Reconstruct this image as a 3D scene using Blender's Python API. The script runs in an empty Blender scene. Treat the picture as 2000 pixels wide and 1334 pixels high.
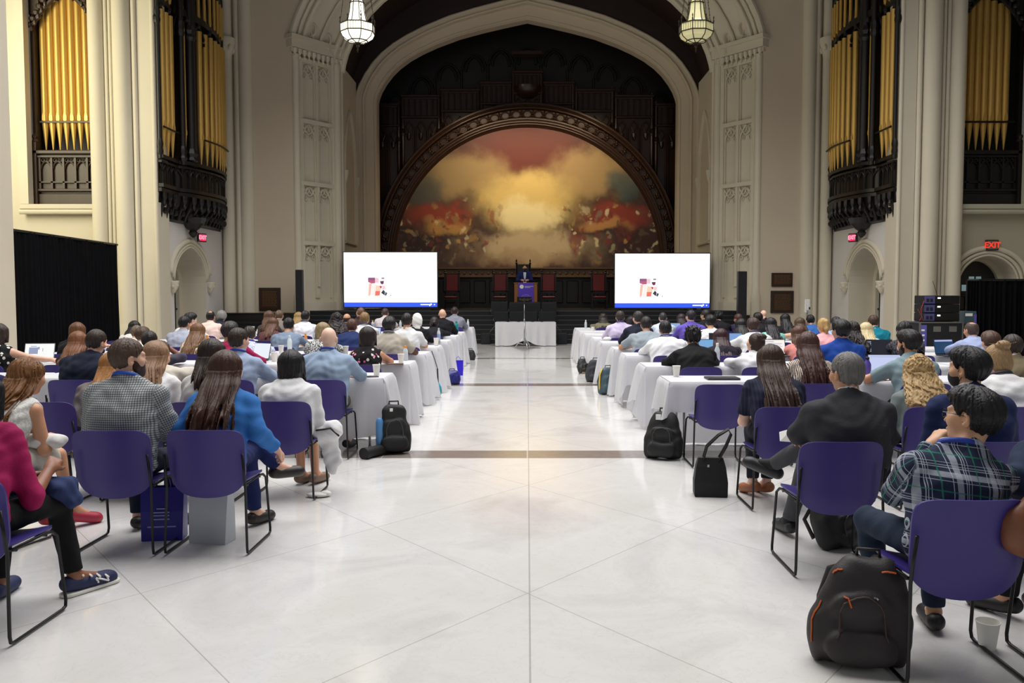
import bpy, math, random
import numpy as np
from mathutils import Vector, Matrix, Euler
C = bpy.context.scene
COL = C.collection
rnd = random.Random(7)
PI = math.pi
# ---------------------------------------------------------------- camera, light, exposure
F, EYE = 1667.0, 1.62
TH = math.atan(92 / 1667)
cam = bpy.data.objects.new('camera', bpy.data.cameras.new('camera'))
COL.objects.link(cam)
cam.location = (0, 0, EYE)
cam.rotation_euler = (PI / 2 - TH, 0, 0)
cam.data.sensor_width = 36
cam.data.lens = F / 2000 * 36
cam.data.shift_x = -0.015
cam.data.clip_end = 200
C.camera = cam
vs = C.view_settings
vs.view_transform = 'Standard'
vs.look = 'None'
vs.gamma = 1
vs.use_curve_mapping = False
vs.exposure = 0.0
W = bpy.data.worlds.new('world')
C.world = W
W.use_nodes = True
bg = W.node_tree.nodes['Background']
bg.inputs[0].default_value = (1.0, 0.97, 0.93, 1)
bg.inputs[1].default_value = 0.07

def area(name, loc, target, sx, sy, power, color=(1, 1, 1), spread=180):
    l = bpy.data.lights.new(name, 'AREA')
    l.shape = 'RECTANGLE'
    l.size, l.size_y, l.energy, l.color = sx, sy, power, color
    l.spread = math.radians(spread)
    o = bpy.data.objects.new(name, l)
    COL.objects.link(o)
    o.location = loc
    o.rotation_euler = (Vector(target) - Vector(loc)).to_track_quat('-Z', 'Y').to_euler()
    return o
# hall lighting: rows of ceiling lamps and the tall windows of the side bays
area('ceiling_lamps', (0, 7.5, 13), (0, 6.6, 0), 16, 5, 1120, (1, .98, .97), 150)
area('ceiling_lamps', (0, 13, 13), (0, 12.5, 0), 16, 5, 930, (1, .98, .97), 150)
area('ceiling_lamps', (0, 19, 13), (0, 18.2, 0), 16, 5, 1060, (1, .98, .97), 138)
area('window_daylight', (-9, -7, 7), (0, 12, 1), 8, 7, 170, (.93, .96, 1))
area('window_daylight', (9, -7, 7), (0, 12, 1), 8, 7, 170, (.93, .96, 1))
area('bay_window_daylight', (-15.6, 19.2, 7.5), (-12.2, 24, 6.2), 3, 6, 600, (1, .93, .64))
area('bay_window_daylight', (-15.8, 13.5, 8), (-10.5, 17.4, 5.5), 3, 6, 300, (1, .97, .78))
area('picture_light', (0, 33.2, 9.2), (0, 36, 4.8), 6, .5, 150, (1, .80, .52), 120)
# ---------------------------------------------------------------- pixel helpers (a 2000 x 1334 frame)
_c, _s = math.cos(TH), math.sin(TH)
def ray(px, py):
    a, b = (px - 1030) / F, (667 - py) / F
    return a, _c + b * _s, -_s + b * _c
def PY(px, py, Y):                       # point of the sight line at depth Y
    r = ray(px, py); k = Y / r[1]
    return Vector((r[0] * k, Y, EYE + r[2] * k))
def G(px, py, z=0.0):                    # point of the sight line at height z
    r = ray(px, py); k = (z - EYE) / r[2]
    return Vector((r[0] * k, r[1] * k, z))
# ---------------------------------------------------------------- materials
def lin(c):
    return tuple(((v / 255) / 12.92 if v / 255 <= .04045 else ((v / 255 + .055) / 1.055) ** 2.4) for v in c)
MATS = {}
class NT:
    def __init__(s, name):
        s.m = bpy.data.materials.new(name); s.m.use_nodes = True
        s.t = s.m.node_tree; s.b = s.t.nodes['Principled BSDF']
    def n(s, typ, **kw):
        o = s.t.nodes.new(typ)
        for k, v in kw.items():
            if k.startswith('i_'):
                key = k[2:]
                o.inputs[int(key) if key.isdigit() else key.replace('_', ' ')].default_value = v
            else: setattr(o, k, v)
        return o
    def l(s, a, b): s.t.links.new(a, b)
    def math(s, op, a, b=None, c=None):
        o = s.n('ShaderNodeMath', operation=op)
        for i, v in enumerate((a, b, c)):
            if v is None: continue
            if isinstance(v, (int, float)): o.inputs[i].default_value = v
            else: s.l(v, o.inputs[i])
        return o.outputs[0]
    def mix(s, f, a, b, mode='MIX'):
        o = s.n('ShaderNodeMix', data_type='RGBA', blend_type=mode)
        for i, v in ((0, f), (6, a), (7, b)):
            if isinstance(v, (int, float)): o.inputs[i].default_value = v
            elif isinstance(v, tuple): o.inputs[i].default_value = v if len(v) == 4 else v + (1,)
            else: s.l(v, o.inputs[i])
        return o.outputs[2]
    def base(s, v):
        if isinstance(v, tuple): s.b.inputs['Base Color'].default_value = v + (1,) if len(v) == 3 else v
        else: s.l(v, s.b.inputs['Base Color'])
    def bump(s, h, strength=.3, dist=.01):
        o = s.n('ShaderNodeBump'); o.inputs['Strength'].default_value = strength; o.inputs['Distance'].default_value = dist
        s.l(h, o.inputs['Height']); s.l(o.outputs[0], s.b.inputs['Normal'])
    def coord(s, scale=(1, 1, 1), out='Object'):
        c = s.n('ShaderNodeTexCoord'); m = s.n('ShaderNodeMapping'); m.inputs['Scale'].default_value = scale
        s.l(c.outputs[out], m.inputs['Vector']); return m.outputs[0]
    def noise(s, vec, scale, detail=3, rough=.55, dist=0):
        o = s.n('ShaderNodeTexNoise'); o.inputs['Scale'].default_value = scale; o.inputs['Detail'].default_value = detail
        o.inputs['Roughness'].default_value = rough; o.inputs['Distortion'].default_value = dist
        s.l(vec, o.inputs['Vector']); return o.outputs['Fac']
    def ramp(s, f, stops):
        o = s.n('ShaderNodeValToRGB'); e = o.color_ramp.elements
        while len(e) < len(stops): e.new(.5)
        for k, (p, c) in enumerate(stops): e[k].position = p; e[k].color = c + (1,) if len(c) == 3 else c
        s.l(f, o.inputs[0]); return o.outputs[0]

def M(name, rgb=None, rough=.6, metal=0, var=0, vscale=6, bump=0, bscale=60, coat=0, spec=None, stretch=(1, 1, 1), emit=None, estr=1):
    """a plain procedural material: colour with a little noise variation and a fine bump"""
    if name in MATS: return MATS[name]
    t = NT(name); c = lin(rgb)
    t.b.inputs['Roughness'].default_value = rough; t.b.inputs['Metallic'].default_value = metal
    if spec is not None: t.b.inputs['Specular IOR Level'].default_value = spec
    if coat: t.b.inputs['Coat Weight'].default_value = coat; t.b.inputs['Coat Roughness'].default_value = .12
    if var:
        f = t.noise(t.coord(stretch), vscale)
        t.base(t.mix(f, tuple(v * (1 - var) for v in c), tuple(min(1, v * (1 + var)) for v in c)))
    else: t.base(c)
    if bump: t.bump(t.noise(t.coord(stretch), bscale), bump, .004)
    if emit:
        t.b.inputs['Emission Color'].default_value = lin(emit) + (1,); t.b.inputs['Emission Strength'].default_value = estr
    MATS[name] = t.m
    return t.m

def cloth(rgb, kind='plain', rgb2=(255, 255, 255), rgb3=(0, 0, 0)):
    name = 'fabric_%s_%02x%02x%02x_%02x%02x%02x' % ((kind,) + tuple(rgb) + tuple(rgb2))
    if name in MATS: return MATS[name]
    t = NT(name); c, c2, c3 = lin(rgb), lin(rgb2), lin(rgb3)
    t.b.inputs['Roughness'].default_value = .85
    t.b.inputs['Specular IOR Level'].default_value = .25
    o = t.coord()
    f = t.noise(o, 9)
    dk = lambda q, k: tuple(min(1, v * k) for v in q)
    if kind == 'plain':
        t.base(t.mix(f, dk(c, .86), dk(c, 1.12)))
    elif kind in ('gingham', 'plaid'):
        a = t.n('ShaderNodeAttribute', attribute_name='pat'); sp = t.n('ShaderNodeSeparateXYZ'); t.l(a.outputs['Vector'], sp.inputs[0])
        def band(co, period, lo, hi):
            u = t.math('FRACT', t.math('DIVIDE', co, period))
            return t.math('MULTIPLY', t.math('GREATER_THAN', u, lo), t.math('LESS_THAN', u, hi))
        X, Y = sp.outputs[0], sp.outputs[1]
        if kind == 'gingham':
            P = .0145
            col = t.mix(t.math('MULTIPLY', band(X, P, .0, .42), .62), c, c2)
            col = t.mix(t.math('MULTIPLY', band(Y, P, .0, .42), .62), col, c2)
        else:
            P = .155
            col = t.mix(t.math('MULTIPLY', band(X, P, .05, .22), .5), c, c2)
            col = t.mix(t.math('MULTIPLY', band(Y, P, .05, .2), .5), col, c2)
            for lo, hi in ((.30, .325), (.36, .38), (.95, .97), (.44, .455)):
                col = t.mix(t.math('MULTIPLY', band(X, P, lo, hi), .7), col, c2)
                col = t.mix(t.math('MULTIPLY', band(Y, P, lo, hi), .55), col, c2)
            for lo, hi in ((.66, .70),):
                col = t.mix(t.math('MULTIPLY', band(X, P, lo, hi), .8), col, c3)
                col = t.mix(t.math('MULTIPLY', band(Y, P, lo, hi), .6), col, c3)
        t.base(col)
    elif kind == 'floral':
        v = t.n('ShaderNodeTexVoronoi'); v.inputs['Scale'].default_value = 17; t.l(o, v.inputs['Vector'])
        d = t.math('ADD', v.outputs['Distance'], t.math('MULTIPLY', t.noise(o, 60, 2), .25))
        pick = t.n('ShaderNodeSeparateColor'); t.l(v.outputs['Color'], pick.inputs[0])
        bloom = t.mix(t.math('LESS_THAN', d, .26), t.mix(t.math('GREATER_THAN', pick.outputs[0], .5), c2, lin((225, 222, 215))), c3)
        on = t.math('MULTIPLY', t.math('LESS_THAN', d, .42), t.math('GREATER_THAN', pick.outputs[1], .12))
        t.base(t.mix(on, c, bloom))
    elif kind == 'mottle':
        q = t.noise(o, 55, 3, .6)
        t.base(t.mix(t.math('GREATER_THAN', q, .5), c, c2))
    elif kind == 'knit':
        w = t.n('ShaderNodeTexWave'); w.inputs['Scale'].default_value = 22; w.inputs['Distortion'].default_value = 3; t.l(o, w.inputs['Vector'])
        q = t.math('MULTIPLY', w.outputs['Fac'], t.noise(o, 90, 2))
        t.base(t.mix(t.math('GREATER_THAN', q, .25), c, c2))
    elif kind == 'stripe':
        w = t.n('ShaderNodeTexWave'); w.inputs['Scale'].default_value = 14; t.l(o, w.inputs['Vector'])
        t.base(t.mix(t.math('GREATER_THAN', w.outputs['Fac'], .8), c, c2))
    t.bump(t.math('ADD', t.noise(o, 14, 3, .6, .6), t.math('MULTIPLY', t.noise(o, 300, 1), .12)), .35, .012)
    MATS[name] = t.m
    return t.m

def hairmat(rgb, gloss=.42):
    name = 'hair_%02x%02x%02x' % tuple(rgb)
    if name in MATS: return MATS[name]
    t = NT(name); c = lin(rgb)
    o = t.coord((1, 1, .12))
    f = t.noise(o, 120, 4, .7)
    g = t.noise(t.coord((1, 1, .25)), 22, 3)
    f = t.math('MULTIPLY_ADD', t.math('SUBTRACT', f, .5), 1.7, .5)
    col = t.mix(f, tuple(v * .28 for v in c), tuple(min(1, v * 1.5) for v in c))
    col = t.mix(t.math('MULTIPLY', g, .5), col, tuple(min(1, v * 1.25) for v in c))
    t.base(col); t.b.inputs['Roughness'].default_value = gloss
    t.b.inputs['Specular IOR Level'].default_value = .4
    t.bump(t.math('ADD', f, t.math('MULTIPLY', g, .8)), .4, .007)
    MATS[name] = t.m
    return t.m
# ---------------------------------------------------------------- mesh builder
def link(name, me, mat=None, parent=None):
    o = bpy.data.objects.new(name, me); COL.objects.link(o)
    if mat is not None and not me.materials: me.materials.append(mat)
    if parent is not None: o.parent = parent
    return o
class MB:
    def __init__(s): s.v = []; s.f = []
    def add(s, vs_, fs):
        b = len(s.v); s.v += [tuple(q) for q in vs_]; s.f += [tuple(i + b for i in f) for f in fs]; return s
    def box(s, x0, x1, y0, y1, z0, z1, bev=0):
        if bev:
            b = bev
            def ring(z, i): return [(x0 + i + b, y0 + i, z), (x1 - i - b, y0 + i, z), (x1 - i, y0 + i + b, z), (x1 - i, y1 - i - b, z), (x1 - i - b, y1 - i, z), (x0 + i + b, y1 - i, z), (x0 + i, y1 - i - b, z), (x0 + i, y0 + i + b, z)]
            return s.loft([ring(z0, b), ring(z0 + b, 0), ring(z1 - b, 0), ring(z1, b)], cap=True)
        return s.add([(x, y, z) for z in (z0, z1) for x, y in ((x0, y0), (x1, y0), (x1, y1), (x0, y1))],
                     [(3, 2, 1, 0), (4, 5, 6, 7), (0, 1, 5, 4), (1, 2, 6, 5), (2, 3, 7, 6), (3, 0, 4, 7)])
    def loft(s, rings, cap=False, closed=True):
        n = len(rings[0]); fs = []
        for k in range(len(rings) - 1):
            for i in range(n if closed else n - 1):
                j = (i + 1) % n
                fs.append((k * n + i, k * n + j, (k + 1) * n + j, (k + 1) * n + i))
        if cap:
            fs.append(tuple(range(n))[::-1]); fs.append(tuple((len(rings) - 1) * n + i for i in range(n)))
        return s.add([p for r in rings for p in r], fs)
    def tube(s, pts, r, n=8, closed=False, sx=1.0):
        pts = [Vector(p) for p in pts]; m = len(pts); rings = []
        up = Vector((0, 0, 1))
        prev = None
        for i, p in enumerate(pts):
            if closed: t = pts[(i + 1) % m] - pts[i - 1]
            else: t = pts[min(i + 1, m - 1)] - pts[max(i - 1, 0)]
            t = t.normalized() if t.length > 1e-9 else Vector((0, 0, 1))
            if prev is None:
                a = up if abs(t.z) < .95 else Vector((1, 0, 0))
                u = (a - t * a.dot(t)).normalized()
            else:
                u = prev - t * prev.dot(t)
                u = u.normalized() if u.length > 1e-6 else prev
            prev = u; w = t.cross(u)
            rr = r(i / (m - 1)) if callable(r) else r
            rings.append([p + (u * math.cos(q) * sx + w * math.sin(q)) * rr for q in (2 * PI * k / n for k in range(n))])
        if closed: rings.append(rings[0])
        return s.loft(rings, cap=not closed)
    def lathe(s, prof, c=(0, 0, 0), n=16, cap=True):
        return s.loft([[(c[0] + r * math.cos(2 * PI * k / n), c[1] + r * math.sin(2 * PI * k / n), c[2] + z) for k in range(n)] for r, z in prof], cap=cap)
    def prism(s, poly, f0, f1):
        n = len(poly)
        return s.add([f0(p) for p in poly] + [f1(p) for p in poly],
                     [tuple(range(n))[::-1], tuple(range(n, 2 * n))] + [(i, (i + 1) % n, n + (i + 1) % n, n + i) for i in range(n)])
    def ell(s, c, r, n=10, m=7):
        rings = []
        for k in range(m + 1):
            a = -PI / 2 + PI * k / m; q = max(math.cos(a), .02)
            rings.append([(c[0] + r[0] * q * math.cos(2 * PI * i / n), c[1] + r[1] * q * math.sin(2 * PI * i / n), c[2] + r[2] * math.sin(a)) for i in range(n)])
        return s.loft(rings, cap=True)
    def mirror(s, b0=0):
        """append the x-mirrored copy of everything from vertex b0 on"""
        n = len(s.v); nf = [f for f in s.f if min(f) >= b0]
        s.v += [(-x, y, z) for x, y, z in s.v[b0:n]]
        s.f += [tuple(i - b0 + n for i in f[::-1]) for f in nf]
        return s
    def me(s, name, smooth=False):
        me = bpy.data.meshes.new(name); me.from_pydata(s.v, [], s.f); me.update()
        if smooth: me.polygons.foreach_set('use_smooth', [True] * len(me.polygons))
        return me
    def build(s, name, mat, parent=None, smooth=False, angle=None):
        me = s.me(name, smooth or angle is not None)
        if angle is not None: me.set_sharp_from_angle(angle=math.radians(angle))
        return link(name, me, mat, parent)
def thing(name, label, cat, loc=(0, 0, 0), rz=0, group=None):
    o = bpy.data.objects.new(name, None); COL.objects.link(o)
    o.empty_display_size = .1
    o.location = loc; o.rotation_euler = (0, 0, rz)
    return tag(o, label, cat, group)
def tag(o, label, cat, group=None):
    o['label'] = label; o['category'] = cat
    if group: o['group'] = group
    return o
def struct(o, label=None):
    o['kind'] = 'structure'
    if label: o['label'] = label
    return o
def copy_tree(o, parent=None):
    c = o.copy(); COL.objects.link(c)
    if parent is not None: c.parent = parent
    for ch in o.children: copy_tree(ch, c)
    return c
def text(body, size, mat, parent, loc, rot=(PI / 2, 0, 0), name='lettering', depth=.002, bold=0):
    cu = bpy.data.curves.new(name, 'FONT'); cu.body = body; cu.size = size; cu.extrude = depth; cu.align_x = 'CENTER'; cu.align_y = 'CENTER'
    cu.offset = bold
    tmp = bpy.data.objects.new(name, cu); COL.objects.link(tmp)
    dg = bpy.context.evaluated_depsgraph_get(); dg.update()
    me = bpy.data.meshes.new_from_object(tmp.evaluated_get(dg))
    bpy.data.objects.remove(tmp)
    me.materials.clear()
    o = link(name, me, mat, parent); o.location = loc; o.rotation_euler = rot
    return o
# ================================================================ THE HALL
CREAM = M('painted_plaster_cream', (205, 196, 176), .75, var=.05, vscale=1.2, bump=.15, bscale=30)
GREY = M('painted_plaster_stone', (198, 184, 162), .8, var=.06, vscale=.8, bump=.15, bscale=30)
PALE = M('painted_plaster_white', (214, 210, 206), .8, var=.04, vscale=1, bump=.1, bscale=30)
WOOD = M('black_oak', (15, 9, 7), .42, var=.45, vscale=5, stretch=(1, 1, .15), bump=.2, bscale=40)
OAKR = M('red_brown_oak', (46, 25, 15), .30, var=.4, vscale=5, stretch=(1, 1, .15), bump=.2, bscale=40)
VAULT = M('vault_brown_boards', (36, 19, 15), .6, var=.35, vscale=3, stretch=(1, .2, 1))
BLACK = M('matt_black', (16, 16, 18), .6)
BLACKG = M('satin_black', (14, 14, 16), .35)
STEEL = M('steel', (170, 172, 176), .3, metal=1)
GOLD = M('gilded_pipe_metal', (206, 166, 88), .42, metal=.55, var=.12, vscale=3, stretch=(1, 1, .1))
WHITEP = M('white_paper', (240, 239, 234), .7)

def floor_mat():
    t = NT('white_marble_floor')
    c = t.n('ShaderNodeTexCoord'); sp = t.n('ShaderNodeSeparateXYZ'); t.l(c.outputs['Object'], sp.inputs[0])
    X, Y = sp.outputs[0], sp.outputs[1]
    n1 = t.noise(c.outputs['Object'], .9, 6, .62, .8)
    n2 = t.noise(c.outputs['Object'], 5, 5, .6, 1.5)
    col = t.ramp(n1, [(.25, lin((196, 194, 192))), (.5, lin((222, 221, 219))), (.75, lin((212, 209, 204)))])
    vein = t.math('LESS_THAN', t.math('ABSOLUTE', t.math('SUBTRACT', n2, .5)), .012)
    col = t.mix(t.math('MULTIPLY', vein, .1), col, lin((160, 156, 150)))
    def line(v, period, w, off=0.0):
        u = t.math('ABSOLUTE', t.math('SUBTRACT', t.math('FRACT', t.math('ADD', t.math('DIVIDE', t.math('ADD', v, off), period), .5)), .5))
        return t.math('LESS_THAN', u, w / period)
    diag1 = line(t.math('ADD', X, t.math('MULTIPLY', Y, .8)), 2.1, .004, -1.54)
    diag2 = line(t.math('SUBTRACT', X, t.math('MULTIPLY', Y, .8)), 2.1, .004, 1.54)
    mid = t.math('LESS_THAN', t.math('ABSOLUTE', t.math('SUBTRACT', X, .012)), .0045)
    joint = t.math('MAXIMUM', t.math('MAXIMUM', diag1, diag2), mid)
    # two-tone diamonds
    ch = t.math('FRACT', t.math('MULTIPLY', t.math('ADD', t.math('FLOOR', t.math('DIVIDE', t.math('ADD', X, t.math('MULTIPLY', Y, .8)), 2.1)), t.math('FLOOR', t.math('DIVIDE', t.math('SUBTRACT', X, t.math('MULTIPLY', Y, .8)), 2.1))), .5))
    col = t.mix(t.math('MULTIPLY', ch, .25), col, lin((205, 201, 194)))
    col = t.mix(t.math('MULTIPLY', joint, .45), col, lin((120, 116, 110)))
    for y0, y1 in ((8.38, 8.79), (15.04, 15.48), (21.4, 21.75)):
        m = t.math('MULTIPLY', t.math('GREATER_THAN', Y, y0), t.math('LESS_THAN', Y, y1))
        sl = line(X, 1.45, .006)
        col = t.mix(m, col, t.mix(sl, t.mix(n2, lin((122, 114, 109)), lin((152, 143, 136))), lin((190, 186, 180))))
    t.base(col)
    t.l(t.math('ADD', t.math('MULTIPLY', n1, .09), .06), t.b.inputs['Roughness'])
    t.b.inputs['Specular IOR Level'].default_value = .55
    return t.m
struct(MB().box(-17, 17, -4, 37, -.2, 0).build('floor', floor_mat()))

# --- Tudor arch outline: half width w, springing z, rise
_ft = [(1, 0), (.992, .06), (.975, .14), (.945, .235), (.9, .345), (.85, .435), (.78, .53), (.7, .612), (.6, .697), (.45, .8), (.3, .875), (.15, .94), (0, 1)]
def tudor(w, zs, rise, z0=None):
    L = [(-w * u, zs + rise * f) for u, f in _ft]
    L = L + [(-x, z) for x, z in L[-2::-1]]
    if z0 is not None: L = [(-w, z0)] + L + [(w, z0)]
    return L
def pointed(w, zs, rise, n=7):
    """pointed arch over half width w"""
    if rise >= w:
        R = (rise * rise + w * w) / (2 * w); k = R - w; a1 = math.acos(k / R)
        L = [(k - R * math.cos(a1 * i / n), zs + R * math.sin(a1 * i / n)) for i in range(n + 1)]
    else:
        L = [(-w * math.cos(PI / 2 * i / n) ** 1.12, zs + rise * (.86 * math.sin(PI / 2 * i / n) + .14 * i / n)) for i in range(n + 1)]
    L[-1] = (0.0, zs + rise)
    return L + [(-x, z) for x, z in L[-2::-1]]
HT = 17.0
def wall_with_door(axis, pos, lo, hi, top, cdoor, hw, zs, rise):
    out = [(lo, 0), (cdoor - hw, 0)] + [(cdoor + x, z) for x, z in pointed(hw, zs, rise)] + [(cdoor + hw, 0), (hi, 0), (hi, top), (lo, top)]
    mb = MB()
    P = (lambda p: (pos, p[0], p[1])) if axis == 'x' else (lambda p: (p[0], pos, p[1]))
    mb.add([P(p) for p in out], [tuple(range(len(out)))])
    return mb
def door_set(name, num, axis, pos, depth, c, hw, zs, rise, hood):
    """reveal, hood mould with corbel heads, and the dark glazed door leaf set back in the wall"""
    f = (lambda u, z, w: (pos + w, c + u, z)) if axis == 'x' else (lambda u, z, w: (c + u, pos + w, z))
    sg = 1 if depth > 0 else -1
    mb = MB()
    ar = [(-hw, 0)] + pointed(hw, zs, rise, 8) + [(hw, 0)]
    mb.loft([[f(u, z, w) for u, z in ar] for w in (0, depth)], closed=False)
    k2 = .82
    ar2 = [(-hw * k2, 0)] + [(u * k2, z - .1) for u, z in pointed(hw, zs, rise, 8)] + [(hw * k2, 0)]
    mb.loft([[f(u, z, depth) for u, z in ar], [f(u, z, depth) for u, z in ar2], [f(u, z, depth + .15 * sg) for u, z in ar2]], closed=False)
    struct(mb.build('trim_%d' % num, CREAM, smooth=False))
    if hood:
        mb = MB()
        for off, r in ((.26, .075), (.13, .05), (.04, .035)):
            mb.tube([f(u * (1 + off / hw), z + off * .9, -.02 * sg) for u, z in pointed(hw, zs, rise, 10)], r, 8)
        for sgn in (-1, 1):
            q = f(sgn * (hw + .2), zs - .02, -.06 * sg)
            mb.lathe([(.02, -.34), (.07, -.28), (.13, -.16), (.15, -.06), (.17, 0), (.17, .04)], q, 10)
            for kk in range(6):
                mb.ell((q[0] + .11 * math.cos(kk), q[1] + .11 * math.sin(kk), q[2] - .1 - .03 * (kk % 2)), (.05, .05, .06), 6, 5)
        struct(mb.build('trim_%d' % (num + 1), CREAM, smooth=True))
    d = MB()
    w = depth + .12 * sg
    ar3 = [(-hw * k2, 0)] + [(u * k2, z - .1) for u, z in pointed(hw, zs, rise, 8)] + [(hw * k2, 0)]
    d.prism(ar3, lambda p: f(p[0], p[1], w), lambda p: f(p[0], p[1], w + .07 * sg))
    for u in (-hw * .62, -hw * .31, 0, hw * .31, hw * .62): d.tube([f(u, .05, w - .02 * sg), f(u, zs - .25, w - .02 * sg)], .02, 6)
    for z in (.25, 1.15, zs - .25): d.tube([f(-hw * k2, z, w - .02 * sg), f(hw * k2, z, w - .02 * sg)], .035, 6)
    dr = struct(d.build('door_%d' % num, WOOD))
    g = MB()
    for i in range(6):
        for j in range(4):
            u = -hw * .62 + hw * .248 * i; z = zs - .12 + .24 * j
            lim = zs - .15 + rise * (1 - (abs(u) + .09) / (hw * k2)) * .95
            if z + .2 > lim: continue
            a = f(u - .075, z, w - .015 * sg); b = f(u + .075, z + .18, w - .03 * sg)
            g.box(min(a[0], b[0]), max(a[0], b[0]), min(a[1], b[1]), max(a[1], b[1]), a[2], b[2])
    if g.v: g.build('glass_panes', M('door_glass_daylight', (120, 140, 145), .15, emit=(150, 178, 180), estr=.35), dr)

XB = 10.44
# side walls of the bay next to the chancel (doors below, organ cases above)
struct(wall_with_door('x', -XB, 24, 29.5, HT, 26.53, 1.25, 2.0, 1.05).build('wall_left', PALE))
struct(wall_with_door('x', XB, 24, 29.5, HT, 26.53, 1.25, 2.0, 1.05).build('wall_right', PALE))
door_set('door', 1, 'x', -XB, -.78, 26.53, 1.25, 2.0, 1.05, True)
door_set('door', 3, 'x', XB, .78, 26.53, 1.25, 2.0, 1.05, True)
# end walls facing the camera beside the chancel arch
OUT = tudor(8.0, 10.28, 5.3)
for s, nm in ((-1, 'wall_far_left'), (1, 'wall_far_right')):
    h = [(s * abs(x), z) for x, z in OUT[:len(OUT) // 2 + 1]]
    poly = [(s * 10.5, 0), (s * 8.0, 0)] + h + [(0, HT), (s * 10.5, HT)]
    struct(MB().add([(x, 29.5, z) for x, z in poly], [tuple(range(len(poly)))]).build(nm, GREY))
    mb = MB()
    for X, r, y in ((10.2, .2, 29.35), (9.86, .1, 29.42), (9.6, .24, 29.5)): mb.lathe([(r * 1.35, 0), (r * 1.35, .5), (r * 1.1, .62), (r, .7), (r, HT)], (s * X, y, 0), 16)
    mb.lathe([(.2, 9.5), (.22, 9.7), (.3, 9.95), (.34, 10.1), (.34, 10.25)], (s * 10.2, 29.35, 0), 10)
    for k in range(8): mb.ell((s * 10.2 + .26 * math.cos(k * PI / 4), 29.35 + .26 * math.sin(k * PI / 4), 9.85 + .08 * (k % 2)), (.08, .08, .12), 6, 5)
    # wall arch above the organ case
    for w in (0, .16): mb.tube([(s * (10.3 + .0 * i), 29.2 - .25 * i - w, 10.25 + 2.6 * (i / 8) ** .55) for i in range(9)], .07, 6)
    struct(mb.build('trim_%d' % (5 if s < 0 else 6), CREAM, angle=40))
# clustered piers of the hall
def pier(s, y):
    mb = MB()
    mb.box(*sorted((s * 10.46, s * 12.0)), y + .05, y + .9, 0, HT)
    mb.box(*sorted((s * 10.3, s * 10.78)), y - .02, y + .7, 0, HT)
    for X, r, yy in ((11.93, .21, .02), (11.66, .06, .03), (11.52, .05, -.02), (11.2, .25, -.02), (10.86, .07, -.03), (10.36, .06, 0)):
        mb.lathe([(r * 1.3, 0), (r * 1.3, .6), (r * 1.1, .75), (r, .85), (r, HT)], (s * X, y + yy, 0), 20)
    return mb
for k, (s, y) in enumerate(((-1, 24), (1, 24), (-1, 16.5), (1, 16.5))):
    struct(pier(s, y).build('trim_%d' % (7 + k), CREAM, angle=40))
# bay end walls with their organ windows
for s, nm in ((-1, 'wall_bay_left'), (1, 'wall_bay_right')):
    mb = MB()
    def q(x0, x1, z0, z1, y=24.25): mb.box(*sorted((s * x0, s * x1)), y, y + .2, z0, z1)
    if s < 0: q(11.8, 16.2, 0, 4.1)
    else:
        w_ = wall_with_door('y', 24.25, 11.8, 16.2, 4.1, 13.05, .82, 1.84, .85); mb.add(w_.v, w_.f)
    q(14.05, 16.2, 4.1, HT); q(11.8, 11.98, 4.1, HT)
    mb.box(*sorted((s * 13.95, s * 14.2)), 24.05, 24.3, 4.15, HT)
    mb.box(*sorted((s * 11.8, s * 14.2)), 24.0, 24.6, 4.0, 4.14, .02)
    mb.tube([(s * 11.85, 24.05, 3.93), (s * 14.2, 24.05, 3.93)], .07, 8)
    struct(mb.build(nm, CREAM if s < 0 else M('painted_plaster_shade_tinted', (172, 168, 146), .8, var=.05, vscale=1)))  # right bay wall: its shade is put into the plaster colour
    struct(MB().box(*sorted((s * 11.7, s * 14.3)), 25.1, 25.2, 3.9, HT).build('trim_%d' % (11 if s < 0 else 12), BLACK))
    # side wall of the bay: tall windows give it its daylight
    struct(MB().box(*sorted((s * 16.2, s * 16.4)), 17.5, 24.5, 0, 5.2).build('wall_bay_side' + ('_left' if s < 0 else '_right'), CREAM))
door_set('door', 13, 'y', 24.25, .6, 13.05, .82, 1.84, .85, True)

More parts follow.
